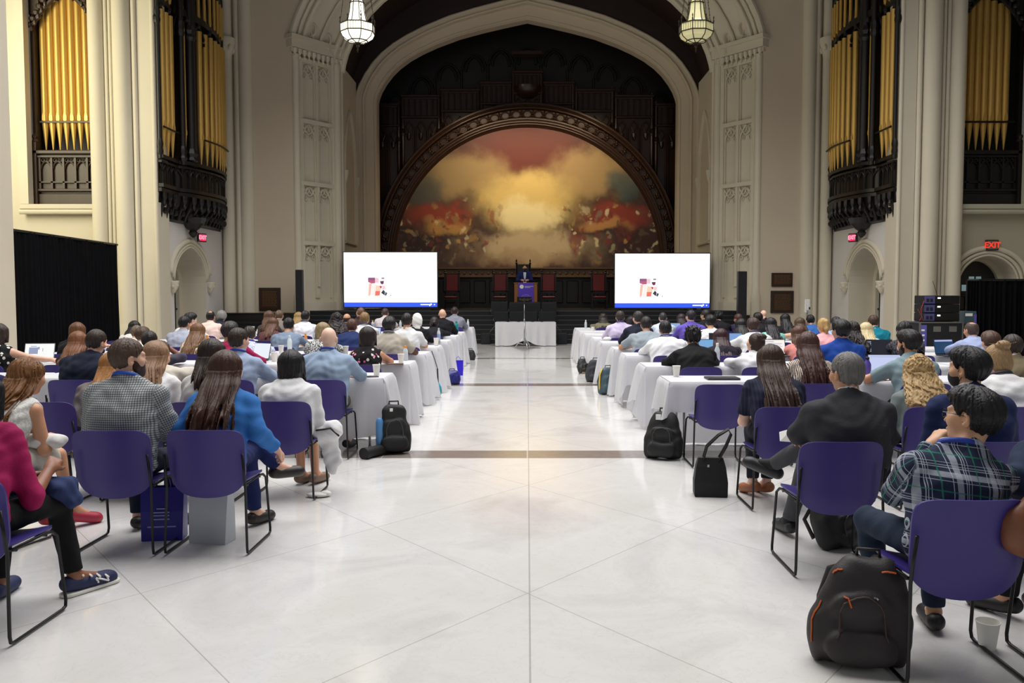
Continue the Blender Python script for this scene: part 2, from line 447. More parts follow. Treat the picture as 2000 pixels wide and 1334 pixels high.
# --- chancel arch: splayed, moulded, with traceried panels
INN = tudor(6.68, 9.6, 4.8)
def P3(u, z, s):        # splay: u metres along it, returns a point of the panel face
    return Vector((s * (8.0 - 1.3 * u / 2.14), 29.5 + 1.7 * u / 2.14, z))
mbs = MB()
for s in (-1, 1):
    n = Vector((-s * 1.7, -1.3, 0)).normalized()
    mb = MB()
    def pt(u, z, w=0): return P3(u, z, s) + n * w
    def slab(u0, u1, z0, z1, w0, w1):
        a = [pt(u0, z0, w0), pt(u1, z0, w0), pt(u1, z0, w1), pt(u0, z0, w1)]
        b = [pt(u0, z1, w0), pt(u1, z1, w0), pt(u1, z1, w1), pt(u0, z1, w1)]
        mb.loft([a, b], cap=True)
    slab(0, 2.14, 0, 10.3, -.3, -.1)
    for u, r, w in ((.12, .13, .02), (.3, .05, 0), (1.74, .05, 0), (1.9, .14, .03), (2.1, .08, .02)):
        c = pt(u, 0, w); mb.lathe([(r * 1.3, .3), (r * 1.3, 1.5), (r * 1.15, 1.62), (r, 1.75), (r, 9.8)], c, 14)
    for u in (.36, 1.02, 1.68):
        slab(u - .05, u + .05, 1.9 if u == 1.02 else 1.3, 9.7, -.1, .03)
        slab(u - .09, u + .09, 1.5, 9.7, -.1, -.03)
    for z in (9.62, 7.56, 5.42, 3.36): slab(.32, 1.72, z - .02, z + .12, -.1, .05)
    for z in (9.6, 7.55, 5.41, 3.35):
        for u0 in (.41, 1.07):
            wd = .56; cu = u0 + wd / 2
            arc = [(x * 1.0, zz) for x, zz in pointed(wd / 2, z - .62, .58, 6)]
            mb.tube([pt(cu + x, zz, -.05) for x, zz in arc], .032, 6)
            for sg in (-1, 1):
                mb.tube([pt(cu + sg * wd * .5 * (1 - i / 6) ** 1.0 * 1.0, z - .02 - .34 * math.sin(i / 6 * PI / 2) , -.05) for i in range(7)], .028, 6)
                mb.tube([pt(cu + sg * (.08 + .07 * math.cos(a)), z - .17 + .1 * math.sin(a), -.06) for a in (i * PI / 5 for i in range(10))], .02, 5, closed=True)
                mb.tube([pt(cu + sg * (.14 + .05 * math.cos(a)), z - .45 + .07 * math.sin(a), -.07) for a in (i * PI / 5 for i in range(10))], .018, 5, closed=True)
    slab(.3, 1.75, .9, 1.35, -.1, .08)
    # cornice with a row of small hanging cusps
    slab(-.12, 2.2, 10.0, 10.36, -.2, .16); slab(-.16, 2.24, 10.28, 10.42, -.2, .22); slab(-.06, 2.16, 9.86, 10.0, -.2, .06)
    for i in range(11):
        c = pt(.05 + .2 * i, 9.86, .09); mb.lathe([(.015, -.22), (.05, -.15), (.035, -.08), (.075, 0), (.08, .12)], c, 7)
    struct(mb.build('trim_%d' % (15 if s < 0 else 16), CREAM, angle=35))
    # stair cheek below the splay
    struct(MB().prism([(0, 0), (0, .45), (2.14, 1.12), (2.14, 0)], lambda p: pt(p[0], p[1], -.1), lambda p: pt(p[0], p[1], .55)).build('trim_%d' % (17 if s < 0 else 18), M('grey_stone_cheek', (120, 118, 122), .6, var=.08)))
# archivolt above the cornices
mb = MB()
rings = []
NF = 6
for k in range(NF + 1):
    t = k / NF
    rings.append([(a[0] * (1 - t) + b[0] * t, 29.5 + 1.7 * t + .1 * math.sin(t * PI), a[1] * (1 - t) + b[1] * t) for a, b in zip(OUT, INN)])
mb.loft(rings, closed=False)
for t, r in ((.0, .11), (.1, .06), (.2, .09), (.8, .09), (.9, .06), (1.0, .12)):
    mb.tube([(a[0] * (1 - t) + b[0] * t, 29.5 + 1.7 * t - .03, a[1] * (1 - t) + b[1] * t - .02) for a, b in zip(OUT, INN)], r, 8)
for u in (0.5,):
    mb.tube([(a[0] * .5 + b[0] * .5, 30.32, a[1] * .5 + b[1] * .5 - .03) for a, b in zip(OUT, INN)], .06, 6)
for s in (-1, 1):          # cusped heads at the foot of the archivolt panels
    for t in (.35, .65):
        for zz in (11.0, 12.2):
            xo = lambda dx, dz: (s * (8.0 - 1.32 * t - .04 * (zz - 10) + dx), 29.5 + 1.7 * t - .06, zz - .68 * t + dz)
            mb.tube([xo(s * 0 + .2 * math.cos(a), .24 * math.sin(a)) for a in (i * PI / 6 for i in range(12))], .035, 6, closed=True)
            mb.tube([xo(-.16 + .05 * i, -.5 + .16 * i) for i in range(4)], .03, 6)
struct(mb.build('trim_19', CREAM, angle=40))
# chancel: side walls with blind arches, brown vault, inner arch
for s in (-1, 1):
    mb = MB()
    mb.box(*sorted((s * 6.72, s * 6.95)), 31.2, 34.0, 0, 9.9)
    for off, r in ((0, .07), (.14, .04)):
        arc = [(x * (1 - off / 1.1), z) for x, z in pointed(1.05, 6.2, 2.3, 8)]
        mb.tube([(s * 6.7, 32.55 + x, z) for x, z in [(arc[0][0], 3.6)] + arc + [(arc[-1][0], 3.6)]], r, 6)
    mb.tube([(s * 6.7, 31.5, 3.55), (s * 6.7, 33.6, 3.55)], .07, 6)
    for yy in (31.5, 33.6): mb.lathe([(.03, 5.7), (.09, 5.85), (.12, 6.05), (.13, 6.15)], (s * 6.66, yy, 0), 8)
    struct(mb.build('wall_chancel' + ('_left' if s < 0 else '_right'), CREAM, angle=40))
struct(MB().loft([[(x * 1.03, 31.2, z + .15) for x, z in INN], [(x * 1.03, 34.2, z + .15) for x, z in INN]], closed=False).build('ceiling', VAULT))
POUT, PIN = tudor(6.72, 9.3, 3.95, 1.0), tudor(6.0, 9.3, 3.2, 1.0)
mb = MB()
for (A, ya), (B, yb) in (((POUT, 34.0), (tudor(6.45, 9.3, 3.75, 1.0), 34.0)), ((tudor(6.45, 9.3, 3.75, 1.0), 34.0), (tudor(6.4, 9.3, 3.7, 1.0), 34.25)),
                         ((tudor(6.4, 9.3, 3.7, 1.0), 34.25), (tudor(6.12, 9.3, 3.35, 1.0), 34.3)), ((tudor(6.12, 9.3, 3.35, 1.0), 34.3), (PIN, 34.5)), ((PIN, 34.5), (PIN, 35.0))):
    mb.loft([[(x, ya, z) for x, z in A], [(x, yb, z) for x, z in B]], closed=False)
for (w, r_, y, r) in ((6.72, 3.95, 34.0, .06), (6.45, 3.75, 34.0, .05), (6.06, 3.28, 34.36, .05)):
    mb.tube([(x, y, z) for x, z in tudor(w, 9.3, r_, 1.0)], r, 8)
struct(mb.build('trim_20', GREY, angle=40))
poly = [(-7, 9.2)] + tudor(6.72, 9.3, 3.95) + [(7, 9.2), (7, 16), (-7, 16)]
struct(MB().add([(x, 34.02, z) for x, z in poly], [tuple(range(len(poly)))]).build('wall_chancel_arch', VAULT))

# --- stage and steps
mb = MB(); nz = MB()
for k in range(1, 8):
    y = 28.05 + .3 * (k - 1)
    mb.box(-7.6, 7.6, y, 31.4, .15 * (k - 1), .15 * k - .002 * (k < 7))
    nz.box(-7.6, 7.6, y - .012, y + .03, .15 * k - .03, .15 * k + .004)
mb.box(-6.7, 6.7, 31.2, 36.5, 0, 1.05)
st = struct(mb.build('stage_steps', M('black_stage_carpet', (20, 20, 24), .8, var=.2, vscale=30)))
nz.build('step_nosing', M('step_edge_grey', (52, 54, 60), .5), st)

# --- panelled oak apse behind the picture
mb = MB()
mb.box(-7.2, 7.2, 36.75, 36.9, 1, 14.5)
mb.box(-7.2, -6.95, 34.5, 36.9, 1, 14.5); mb.box(6.95, 7.2, 34.5, 36.9, 1, 14.5)
mb.box(-7.2, 7.2, 34.6, 36.9, 14.3, 14.5)
# faint blind arcade high on the back wall
for i in range(-5, 6):
    X = i * 1.12; zt = 12.1 - .075 * i * i
    for k in (1, .72):
        mb.tube([(X + x * k, 36.68, z - .3 * (1 - k)) for x, z in pointed(.5, zt - .7, .62, 6)], .045, 6)
    mb.tube([(X - .55, 36.7, 9), (X - .55, 36.7, zt - .7)], .05, 6)
struct(mb.build('wall_apse', WOOD))
def blk(x0, x1, zt, y=36.25, n=3, zb=1.05):
    mb = MB(); w = x1 - x0
    mb.box(x0, x1, y, y + .5, zb, zt - .1)
    mb.box(x0 - .08, x1 + .08, y - .16, y + .5, zt - .12, zt, .02); mb.box(x0 - .04, x1 + .04, y - .1, y + .5, zt - .19, zt - .12)
    mb.box(x0 - .06, x1 + .06, y - .14, y + .5, zt - .98, zt - .88, .02)
    for X in (x0, x1):
        mb.tube([(X, y - .06, zb), (X, y - .06, zt + .06)], .07, 8)
        for zz in (zt - 1.6, zt - 3.6, zt - 5.4)[:3 if zb < 2 else 0]: mb.lathe([(.07, zz - .12), (.12, zz), (.09, zz + .05), (.12, zz + .1), (.07, zz + .2)], (X, y - .06, 0), 8)
    m = n * 2
    for i in range(1, m): mb.tube([(x0 + w * i / m, y - .04, zt - .86), (x0 + w * i / m, y - .04, zt - .2)], .03, 6)
    for i in range(n):
        c = x0 + w * (i + .5) / n; hw = w / n * .42
        for sg in (-1, 1):
            mb.tube([(c + sg * hw, y - .04, min(zb, zt - 1.6)), (c + sg * hw, y - .04, zt - 1.45)], .035, 6)
            mb.tube([(c + sg * hw * (1 - t) ** .8, y - .05, zt - 1.45 + .36 * t ** .7) for t in (0, .25, .5, .75, 1)], .03, 6)
            mb.tube([(c + sg * hw * .55, y - .05, zt - 1.32), (c + sg * hw * .1, y - .05, zt - 1.55)], .022, 5)
        mb.lathe([(.02, -.16), (.07, -.1), (.09, 0), (.1, .12)], (c, y - .05, zt - 1.72), 8)
    return mb
apse = []
for i, (a, b, zt) in enumerate(((5.4, 6.76, 9.6), (3.72, 5.22, 9.95), (2.06, 3.56, 10.2), (.68, 1.92, 10.5))):
    for s in (-1, 1):
        struct(blk(min(s * a, s * b), max(s * a, s * b), zt).build('trim_%d' % (21 + i * 2 + (s > 0)), OAKR, angle=40))
mb = blk(-.58, .58, 10.9, 36.1, 3, 9.2); mb.box(-.62, .62, 35.9, 36.5, 11.55, 11.68); mb.lathe([(.2, 9.75), (.45, 9.9), (.6, 10.1), (.62, 10.25)], (0, 36.15, 0), 12)
struct(mb.build('trim_29', OAKR, angle=40))

# --- the great semicircular picture and its carved frame
ZC = 2.98
fr = MB()
def arcpts(r, rz, y, n=48, z0=1.05): return [(-r, y, z0)] + [(-r * math.cos(PI * i / n), y, ZC + rz * math.sin(PI * i / n)) for i in range(n + 1)] + [(r, y, z0)]
prof = [(6.38, 6.52, 36.3), (6.38, 6.52, 35.75), (6.22, 6.36, 35.68), (6.14, 6.27, 35.85), (5.86, 5.93, 35.88), (5.8, 5.86, 35.78), (5.66, 5.7, 35.86), (5.55, 5.57, 35.98)]
fr.loft([arcpts(*p) for p in prof], closed=False)
for r, rz, y, rr in ((6.36, 6.5, 35.72, .07), (6.2, 6.33, 35.68, .04), (5.84, 5.9, 35.78, .045), (5.74, 5.79, 35.8, .035), (5.66, 5.7, 35.84, .03)): fr.tube(arcpts(r, rz, y), rr, 6)
mural = thing('mural', 'great semicircular painting in cream, gold and red within a carved dark arch', 'painting', (0, 36, 1.05))
def keep(o, par): o.parent = par; o.matrix_parent_inverse = Matrix.Translation(par.location).inverted() if par.parent is None else Matrix(); return o
frame = keep(fr.build('carved_frame', M('gilded_brown_oak', (62, 38, 23), .34, metal=.15, var=.35, vscale=6), angle=40), mural)
N = 40
for i in range(N + 1):
    a = PI * (i + .5) / (N + 1)
    o = MB()
    c = Vector((-6.0 * math.cos(a), 35.8, ZC + 6.1 * math.sin(a)))
    rad = Vector((-math.cos(a), 0, math.sin(a))); tan = Vector((rad.z, 0, -rad.x))
    o.tube([c + tan * (.17 * math.cos(q)) + rad * (.14 * math.sin(q)) for q in (k * PI / 5 for k in range(10))], .03, 5, closed=True)
    for k in range(5):
        q = k * 2 * PI / 5 + .3
        e = c + tan * (.235 + .06 * math.cos(q)) + rad * (.1 * math.sin(q)); o.ell(e - Vector((0, .05, 0)), (.045, .04, .045), 6, 5)
        o.tube([c + tan * .235 - Vector((0, .06, 0)), e + (e - c - tan * .235) * .8 - Vector((0, .03, 0))], .018, 5)
    o.build('carved_leaf', MATS['gilded_brown_oak'], frame, smooth=True)

def mural_mat():
    t = NT('painted_canvas_warm'); c = t.n('ShaderNodeTexCoord')
    nz_ = t.n('ShaderNodeTexNoise'); nz_.inputs['Scale'].default_value = 1.1; nz_.inputs['Detail'].default_value = 5; t.l(c.outputs['Object'], nz_.inputs['Vector'])
    wob = t.n('ShaderNodeVectorMath', operation='MULTIPLY_ADD'); t.l(nz_.outputs['Color'], wob.inputs[0]); wob.inputs[1].default_value = (1.5, 1.5, 1.5); t.l(c.outputs['Object'], wob.inputs[2])
    off = t.n('ShaderNodeVectorMath', operation='SUBTRACT'); t.l(wob.outputs[0], off.inputs[0]); off.inputs[1].default_value = (.75, .75, .75)
    V = off.outputs[0]
    def blob(cx, cz, rx, rz):
        m = t.n('ShaderNodeMapping'); m.vector_type = 'POINT'
        m.inputs['Location'].default_value = (-cx / rx, 0, -cz / rz); m.inputs['Scale'].default_value = (1 / rx, 0, 1 / rz)
        t.l(V, m.inputs['Vector'])
        ln = t.n('ShaderNodeVectorMath', operation='LENGTH'); t.l(m.outputs[0], ln.inputs[0])
        o = t.n('ShaderNodeMapRange', interpolation_type='SMOOTHSTEP'); o.inputs[1].default_value = 1.0; o.inputs[2].default_value = .35; t.l(ln.outputs['Value'], o.inputs[0])
        return o.outputs[0]
    col = lin((84, 54, 44))
    L = lambda *c_: lin(c_)
    n3 = t.noise(c.outputs['Object'], 3.2, 5, .65, .5)
    col = t.mix(n3, L(44, 30, 28), L(92, 62, 46))
    for cx, cz, rx, rz, k, colr in ((0, 7.8, 3.6, 1.9, .85, L(112, 40, 27)), (-2.6, 6.6, 2.5, 1.4, .85, L(176, 146, 96)), (2.7, 6.7, 2.4, 1.3, .85, L(184, 152, 100)),
        (4.1, 6.2, 1.0, .8, .7, L(70, 92, 90)), (-4.3, 5.9, 1.1, .9, .6, L(98, 100, 86)), (-3.6, 4.9, 1.9, .8, .8, L(168, 66, 40)), (3.7, 4.9, 1.9, .8, .8, L(160, 60, 40)),
        (-3.4, 4.4, 1.5, .45, .7, L(222, 166, 84)), (3.2, 4.5, 1.4, .4, .7, L(216, 160, 88)), (0, 5.5, 2.9, 1.6, .8, L(248, 214, 130)), (0, 4.9, 1.7, 1.0, .9, L(255, 236, 178)),
        (0, 3.6, 3.8, .9, .85, L(224, 196, 150)), (0, 3.1, 3.9, .5, .5, L(178, 142, 100)), (-4.6, 3.8, 1.2, 1.1, .75, L(54, 32, 28)), (4.6, 3.7, 1.2, 1.1, .75, L(66, 32, 28)), (-2.3, 3.6, .8, .8, .7, L(98, 62, 42)), (2.1, 3.8, .5, .8, .7, L(128, 44, 34))):
        col = t.mix(t.math('MULTIPLY', blob(cx, cz, rx, rz), k), col, colr)
    # loose dabs of red, ochre and umber across the middle band
    sp = t.n('ShaderNodeSeparateXYZ'); t.l(c.outputs['Object'], sp.inputs[0])
    vr = t.n('ShaderNodeTexVoronoi'); vr.inputs['Scale'].default_value = 3.3; vm = t.n('ShaderNodeMapping'); vm.inputs['Scale'].default_value = (1, 1, .6); t.l(V, vm.inputs['Vector']); t.l(vm.outputs[0], vr.inputs['Vector'])
    pk = t.n('ShaderNodeSeparateColor'); t.l(vr.outputs['Color'], pk.inputs[0])
    dab = t.ramp(pk.outputs[0], [(0, L(150, 46, 34)), (.3, L(92, 56, 42)), (.5, L(226, 178, 96)), (.7, L(70, 62, 54)), (.85, L(238, 220, 168))])
    spv = t.n('ShaderNodeSeparateXYZ'); t.l(V, spv.inputs[0]); bm_ = t.n('ShaderNodeMapRange', interpolation_type='SMOOTHSTEP'); bm_.inputs[1].default_value = 1.5; bm_.inputs[2].default_value = .7; t.l(t.math('ABSOLUTE', t.math('SUBTRACT', spv.outputs[2], 4.3)), bm_.inputs[0])
    mx_ = t.n('ShaderNodeMapRange', interpolation_type='SMOOTHSTEP'); mx_.inputs[1].default_value = .5; mx_.inputs[2].default_value = 1.9; t.l(t.math('ABSOLUTE', spv.outputs[0]), mx_.inputs[0])
    bandm = t.math('MULTIPLY', bm_.outputs[0], mx_.outputs[0])
    nr_ = t.n('ShaderNodeMapRange', interpolation_type='SMOOTHSTEP'); nr_.inputs[1].default_value = .5; nr_.inputs[2].default_value = .2; t.l(vr.outputs['Distance'], nr_.inputs[0]); near = nr_.outputs[0]
    col = t.mix(t.math('MULTIPLY', t.math('MULTIPLY', bandm, near), .75), col, dab)
    t.base(col); t.b.inputs['Roughness'].default_value = .5
    t.bump(t.noise(c.outputs['Object'], 25, 3), .15, .01)
    return t.m
mu = MB()
ar = [(-5.6, 2.7)] + [(-5.6 * math.cos(PI * i / 48), ZC + 5.6 * math.sin(PI * i / 48)) for i in range(49)] + [(5.6, 2.7)]
mu.prism(ar, lambda p: (p[0], 35.98, p[1]), lambda p: (p[0], 36.06, p[1]))
keep(mu.build('painted_canvas', mural_mat()), mural)
mb = MB()
mb.box(-5.6, 5.6, 35.9, 36.2, 2.36, 2.7)
mb.box(-5.6, 5.6, 35.82, 36.2, 2.66, 2.74, .02); mb.box(-5.6, 5.6, 35.82, 36.2, 2.32, 2.39, .02)
for i in range(44): mb.ell((-5.4 + i * .251, 35.9, 2.52), (.075, .03, .085), 7, 5)
struct(mb.build('trim_30', M('ochre_frieze', (86, 62, 38), .5, var=.3, vscale=6), angle=40))
mb = MB()
mb.box(-5.6, 5.6, 36.0, 36.2, 1.05, 2.36)
for i in range(17): mb.box(-5.5 + i * .65, -5.5 + i * .65 + .5, 35.96, 36.05, 1.25, 2.2, .03)
struct(mb.build('trim_31', WOOD))
# ================================================================ organ cases
def pipe_mesh(r, zf, zm, zt, n=14):
    mb = MB()
    mb.lathe([(r * .12, zf), (r * .2, zf + .05), (r * .95, zm - .06), (r, zm)], n=n)
    mb.lathe([(r, zm), (r, zt), (r * .9, zt)], n=n)
    # mouth: a flattened arched lip on the camera side
    mb.prism([(-.5 * r, zm), (.5 * r, zm), (.5 * r, zm + 1.2 * r), (.25 * r, zm + 2.0 * r), (0, zm + 2.5 * r), (-.25 * r, zm + 2.0 * r), (-.5 * r, zm + 1.2 * r)],
             lambda p: (p[0], -r * .86, p[1]), lambda p: (p[0], -r * 1.02, p[1]))
    return mb
def frieze(mb, pts, z0, z1, n_each, r=.03):
    """balusters and cusped heads between rails along a plan polyline"""
    for (x0, y0), (x1, y1) in zip(pts, pts[1:]):
        L = math.hypot(x1 - x0, y1 - y0); m = max(1, int(L / n_each))
        for i in range(m):
            t = (i + .5) / m; x, y = x0 + (x1 - x0) * t, y0 + (y1 - y0) * t
            mb.tube([(x, y, z0), (x, y, z1)], r, 6)
            dx, dy = (x1 - x0) / L * L / m * .5, (y1 - y0) / L * L / m * .5
            for sg in (-1, 1): mb.tube([(x + sg * dx * q, y + sg * dy * q, z1 - .26 + .22 * q ** .6) for q in (0, .3, .65, 1)], r * .7, 5)
def strip(mb, pts, z0, z1, d0, d1, cen):
    """a rail of height z0..z1 following a plan polyline, thickness from d0 to d1 away from cen"""
    def off(p, d): return p[0] + cen * d, p[1]
    R = [[(off(p, d0)[0], p[1], z0), (off(p, d1)[0], p[1], z0), (off(p, d1)[0], p[1], z1), (off(p, d0)[0], p[1], z1)] for p in pts]
    mb.loft(R, cap=True)
def bay_case(s, label):
    """frontal case in the bay end wall: parapet with tracery, eight pipes, crocketed head"""
    t = thing('organ_case', label, 'organ', (s * 12.98, 24.55, 4.16))
    wd = M('oak_lit_brown', (54, 37, 27), .45, var=.35, vscale=5, stretch=(1, 1, .2), bump=.2) if s < 0 else WOOD  # left case: lighter copy of the oak, warm light put into its colour
    mb = MB(); w = .95
    mb.box(-w, w, -.06, .3, .32, 1.52)
    mb.box(-w - .02, w + .02, -.14, .3, 0, .3); mb.box(-w - .04, w + .04, -.18, .3, .38, .45, .01); mb.box(-w - .06, w + .06, -.22, .3, 1.42, 1.53, .02); mb.box(-w - .04, w + .04, -.18, .3, 1.33, 1.38)
    for X in (-w, w):
        mb.box(X - .07, X + .07, -.22, 0, 0, 1.75); mb.box(X - .05, X + .05, -.12, .1, 1.5, 6.0)
        mb.lathe([(.05, 1.7), (.09, 1.78), (.06, 1.85), (.1, 1.92), (.02, 2.02)], (X, -.12, 0), 8)
    for i in range(6): mb.box(-w + .11 + i * .336 - .03, -w + .11 + i * .336 + .03, -.14, 0, .45, 1.35)
    for i in range(5):
        c = -w + .28 + i * .336
        for x0, z in pointed(.13, 1.08, .2, 4)[:0]: pass
        mb.tube([(c + x, -.1, z) for x, z in pointed(.14, 1.02, .2, 5)], .022, 5)
        for sg in (-1, 1): mb.tube([(c + sg * .075 + .055 * math.cos(a), -.1, 1.26 + .05 * math.sin(a)) for a in (k * PI / 4 for k in range(8))], .016, 5, closed=True)
    mb.box(-w, w, -.14, 0, .62, .66)
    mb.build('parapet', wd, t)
    hb = MB()
    for sg in (-1, 1):
        hb.tube([(sg * (.9 - .75 * q), -.14, 5.0 + .9 * q ** .8) for q in (0, .2, .4, .6, .8, 1)], .06, 6)
        hb.box(*sorted((sg * .72, sg * 1.0)), -.16, .1, 5.3, 6.4)
        for k in range(5):
            p = (sg * (.98 - .1 * k), -.2, 5.0 + .17 * k); hb.ell(p, (.1, .07, .08), 7, 5); hb.ell((p[0] - sg * .07, p[1], p[2] - .1), (.05, .05, .09), 6, 5)
    hb.box(-1, 1, -.1, .1, 5.9, 6.6)
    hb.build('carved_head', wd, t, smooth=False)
    for i in range(8):
        X = -.77 + i * .2; zt = 5.6 + .25 * (1 - abs(i - 3.5) / 3.5)
        p = pipe_mesh(.098, 1.56, 2.4, zt).build('organ_pipe', GOLD, t, angle=40); p.location = (X, .12, 0)
    rb = MB(); rb.box(-.88, .88, .0, .05, 2.33, 2.38); rb.build('pipe_rail', wd, t)
    return t
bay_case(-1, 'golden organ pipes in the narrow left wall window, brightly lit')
bay_case(1, 'dull golden organ pipes in the narrow window at the far right')

def side_case(s, label):
    """large black oak case corbelled out from the side wall over the door"""
    t = thing('organ_case', label, 'organ', (0, 0, 0))
    prof = [(24.0, .22), (25.15, .22), (25.35, .42), (25.9, .56), (26.6, .70), (27.3, .72), (28.0, .58), (28.7, .34), (29.2, .10)]
    plan = [(-s * 0 + s * (XB - p), y) for y, p in prof]
    cen = s
    mb = MB()
    for z0, z1, d0, d1 in ((5.42, 5.52, -.08, .2), (5.3, 5.36, -.04, .2), (4.62, 4.72, -.08, .2), (4.5, 4.6, -.02, .2), (4.72, 5.34, .06, .2)): strip(mb, plan, z0, z1, d0, d1, cen)
    frieze(mb, [(x, y) for x, y in plan], 4.7, 5.3, .24, .026)
    mb.build('parapet', WOOD, t, angle=40)
    cb = MB(); rings = []
    for z, k in ((4.55, 1), (4.4, .86), (4.25, .8), (4.05, .55), (3.9, .4), (3.78, .3), (3.74, .02)):
        rings.append([(s * (XB + .02 - max(p * k, .02)), y, z) for y, p in prof])
    cb.loft(rings, closed=False)
    for i in range(14):
        y = 24.2 + i * .36
        p = np.interp(y, [a for a, b in prof], [b for a, b in prof])
        cb.tube([(s * (XB - p * k - .03), y, z) for z, k in ((4.5, .98), (4.3, .8), (4.1, .62), (3.95, .44), (3.8, .32))], .05, 6)
        cb.lathe([(.02, 4.1), (.06, 4.18), (.04, 4.26), (.08, 4.36), (.08, 4.5)], (s * (XB - p * .98 - .02), y, 0), 7)
        cb.ell((s * (XB - p * .5 - .05), y + .18, 4.0), (.09, .12, .1), 6, 5)
    cb.lathe([(.02, 3.35), (.1, 3.42), (.14, 3.5), (.1, 3.56), (.2, 3.64), (.34, 3.78), (.4, 3.95)], (s * (XB - .2), 26.3, 0), 12)
    cb.build('corbel', WOOD, t, smooth=False)
    bk = MB()
    bk.box(*sorted((s * (XB - .02), s * (XB - .1))), 24.0, 29.4, 4.5, 12.5)
    for y, p, r, zt in ((25.25, .36, .09, 12.4), (25.75, .42, .13, 12.4), (26.0, .45, .06, 12.4), (24.02, .22, .06, 12.4), (28.95, .2, .1, 12.4)):
        bk.lathe([(r, 5.4), (r, zt)], (s * (XB - p), y, 0), 10)
        for zz in (5.6, 9.2): bk.lathe([(r, zz - .1), (r * 1.5, zz), (r * 1.1, zz + .1), (r * 1.5, zz + .2), (r, zz + .35)], (s * (XB - p), y, 0), 8)
    bk.build('case_posts', WOOD, t, angle=40)
    # traceried canopy and the second tier
    cn = MB()
    up = [(s * (XB - max(.1, p * .78)), y) for y, p in prof]
    strip(cn, up, 9.75, 9.95, -.05, .3, cen); strip(cn, up, 10.85, 12.6, -.03, .3, cen); strip(cn, up, 10.95, 11.05, -.1, .3, cen)
    for (x0, y0), (x1, y1) in zip(up, up[1:]):
        L = math.hypot(x1 - x0, y1 - y0); m = max(1, int(L / .5))
        for i in range(m):
            a = [x0 + (x1 - x0) * (i + q) / m for q in (0, .25, .5, .75, 1)]; b = [y0 + (y1 - y0) * (i + q) / m for q in (0, .25, .5, .75, 1)]
            cn.tube([(a[k], b[k], 9.3 + .42 * (0, .6, 1, .6, 0)[k]) for k in range(5)], .05, 5)
            cn.ell((a[0], b[0], 9.22), (.07, .07, .14), 6, 5); cn.ell((a[2], b[2], 9.72), (.1, .1, .12), 6, 5)
    for (x0, y0), (x1, y1) in zip(up, up[1:]):
        for q in (.2, .5, .8):
            for z in (11.25, 11.7, 12.15): cn.ell((x0 + (x1 - x0) * q - cen * .04, y0 + (y1 - y0) * q, z), (.07, .09, .16), 6, 5)
    for k in range(9): cn.ell((s * (XB - .1), 29.2 + .1 * (k % 2), 8.2 + .35 * k), (.12, .14, .18), 6, 5)
    cn.build('canopy', WOOD, t, smooth=False)
    pr = [(24.25, .0), (24.55, 0), (24.85, 0), (25.5, .1)] + [(26.3 + .33 * i, .34 + .14 * math.sin(PI * i / 6)) for i in range(7)]
    for y, p in pr:
        for z0, zm, zt, kr in ((5.5, 6.32, 9.55, 1), (9.85, 9.95, 10.9, .6)):
            o = pipe_mesh(.088 * kr, z0, zm, zt, 12).build('organ_pipe', GOLD, t, angle=40)
            o.location = (s * (XB - .22 - p * .8), y, 0); o.rotation_euler = (0, 0, s * PI / 2 * -.75)
    rb = MB(); rb.tube([(s * (XB - .3), 24.1, 6.3), (s * (XB - .3), 25.4, 6.3)], .03, 5); rb.tube([(s * (XB - .3 - p * .8 - .06), y, 6.3) for y, p in pr[4:]], .03, 5); rb.build('pipe_rail', WOOD, t)
    return t
side_case(-1, 'tall black oak organ case with golden pipes over the left arched doorway')
side_case(1, 'tall black oak organ case with golden pipes over the right arched doorway')

# ================================================================ hanging lanterns
LMETAL = M('lantern_bronze', (44, 38, 30), .4, metal=.6)
def lantern(x, glass, lit, label):
    t = thing('hanging_lantern', label, 'lantern', (x, 22, 7.86))
    N = 8
    def ringpts(r, z): return [(r * math.cos(2 * PI * (k + .5) / N), r * math.sin(2 * PI * (k + .5) / N), z) for k in range(N)]
    g = MB(); prof = [(.08, .12), (.25, .16), (.38, .25), (.43, .36), (.43, .56), (.27, .6), (.235, .68), (.19, .9), (.17, 1.1), (.17, 1.12), (.10, 1.2), (.04, 1.22)]
    g.loft([ringpts(r, z) for r, z in prof], cap=True)
    g.build('glass_shade', glass, t)
    f = MB()
    for k in range(N):
        f.tube([ringpts(r + .006, z)[k] for r, z in prof], .012, 5)
    for r, z in ((.43, .36), (.43, .56), (.28, .6), (.18, 1.1), (.25, .16)):
        f.tube(ringpts(r + .008, z), .016, 5, closed=True)
    for k in range(N):
        a, b = Vector(ringpts(.435, .36)[k]), Vector(ringpts(.435, .36)[(k + 1) % N])
        for q in (.2, .4, .6, .8):
            p = a.lerp(b, q); f.tube([p, p + Vector((0, 0, .2))], .005, 4)
        f.lathe([(.005, .56), (.02, .6), (.008, .65), (.018, .69), (.003, .74)], (ringpts(.44, 0)[k][0], ringpts(.44, 0)[k][1], 0), 6)
    f.lathe([(.01, -.12), (.03, -.06), (.015, -.02), (.05, .03), (.03, .07), (.09, .12)], n=8)
    f.lathe([(.06, 1.2), (.05, 1.28), (.02, 1.34)], n=8)
    f.build('frame', LMETAL, t, angle=40)
    for k in range(4):
        p = Vector(ringpts(.44, .6)[k * 2]); ch = MB()
        e = Vector((p.x * .1, p.y * .1, 3.2)); m = 34
        for i in range(m):
            a = p.lerp(e, i / m); b = p.lerp(e, (i + .85) / m); q = Vector((p.y, -p.x, 0)).normalized() * (.016 if i % 2 else .004)
            ch.tube([a + q, b + q], .006, 4); ch.tube([a - q, b - q], .006, 4)
        ch.build('chain', LMETAL, t)
    st = MB(); st.tube([(0, 0, 1.3), (0, 0, 8)], .018, 6); st.build('suspension_rod', LMETAL, t)
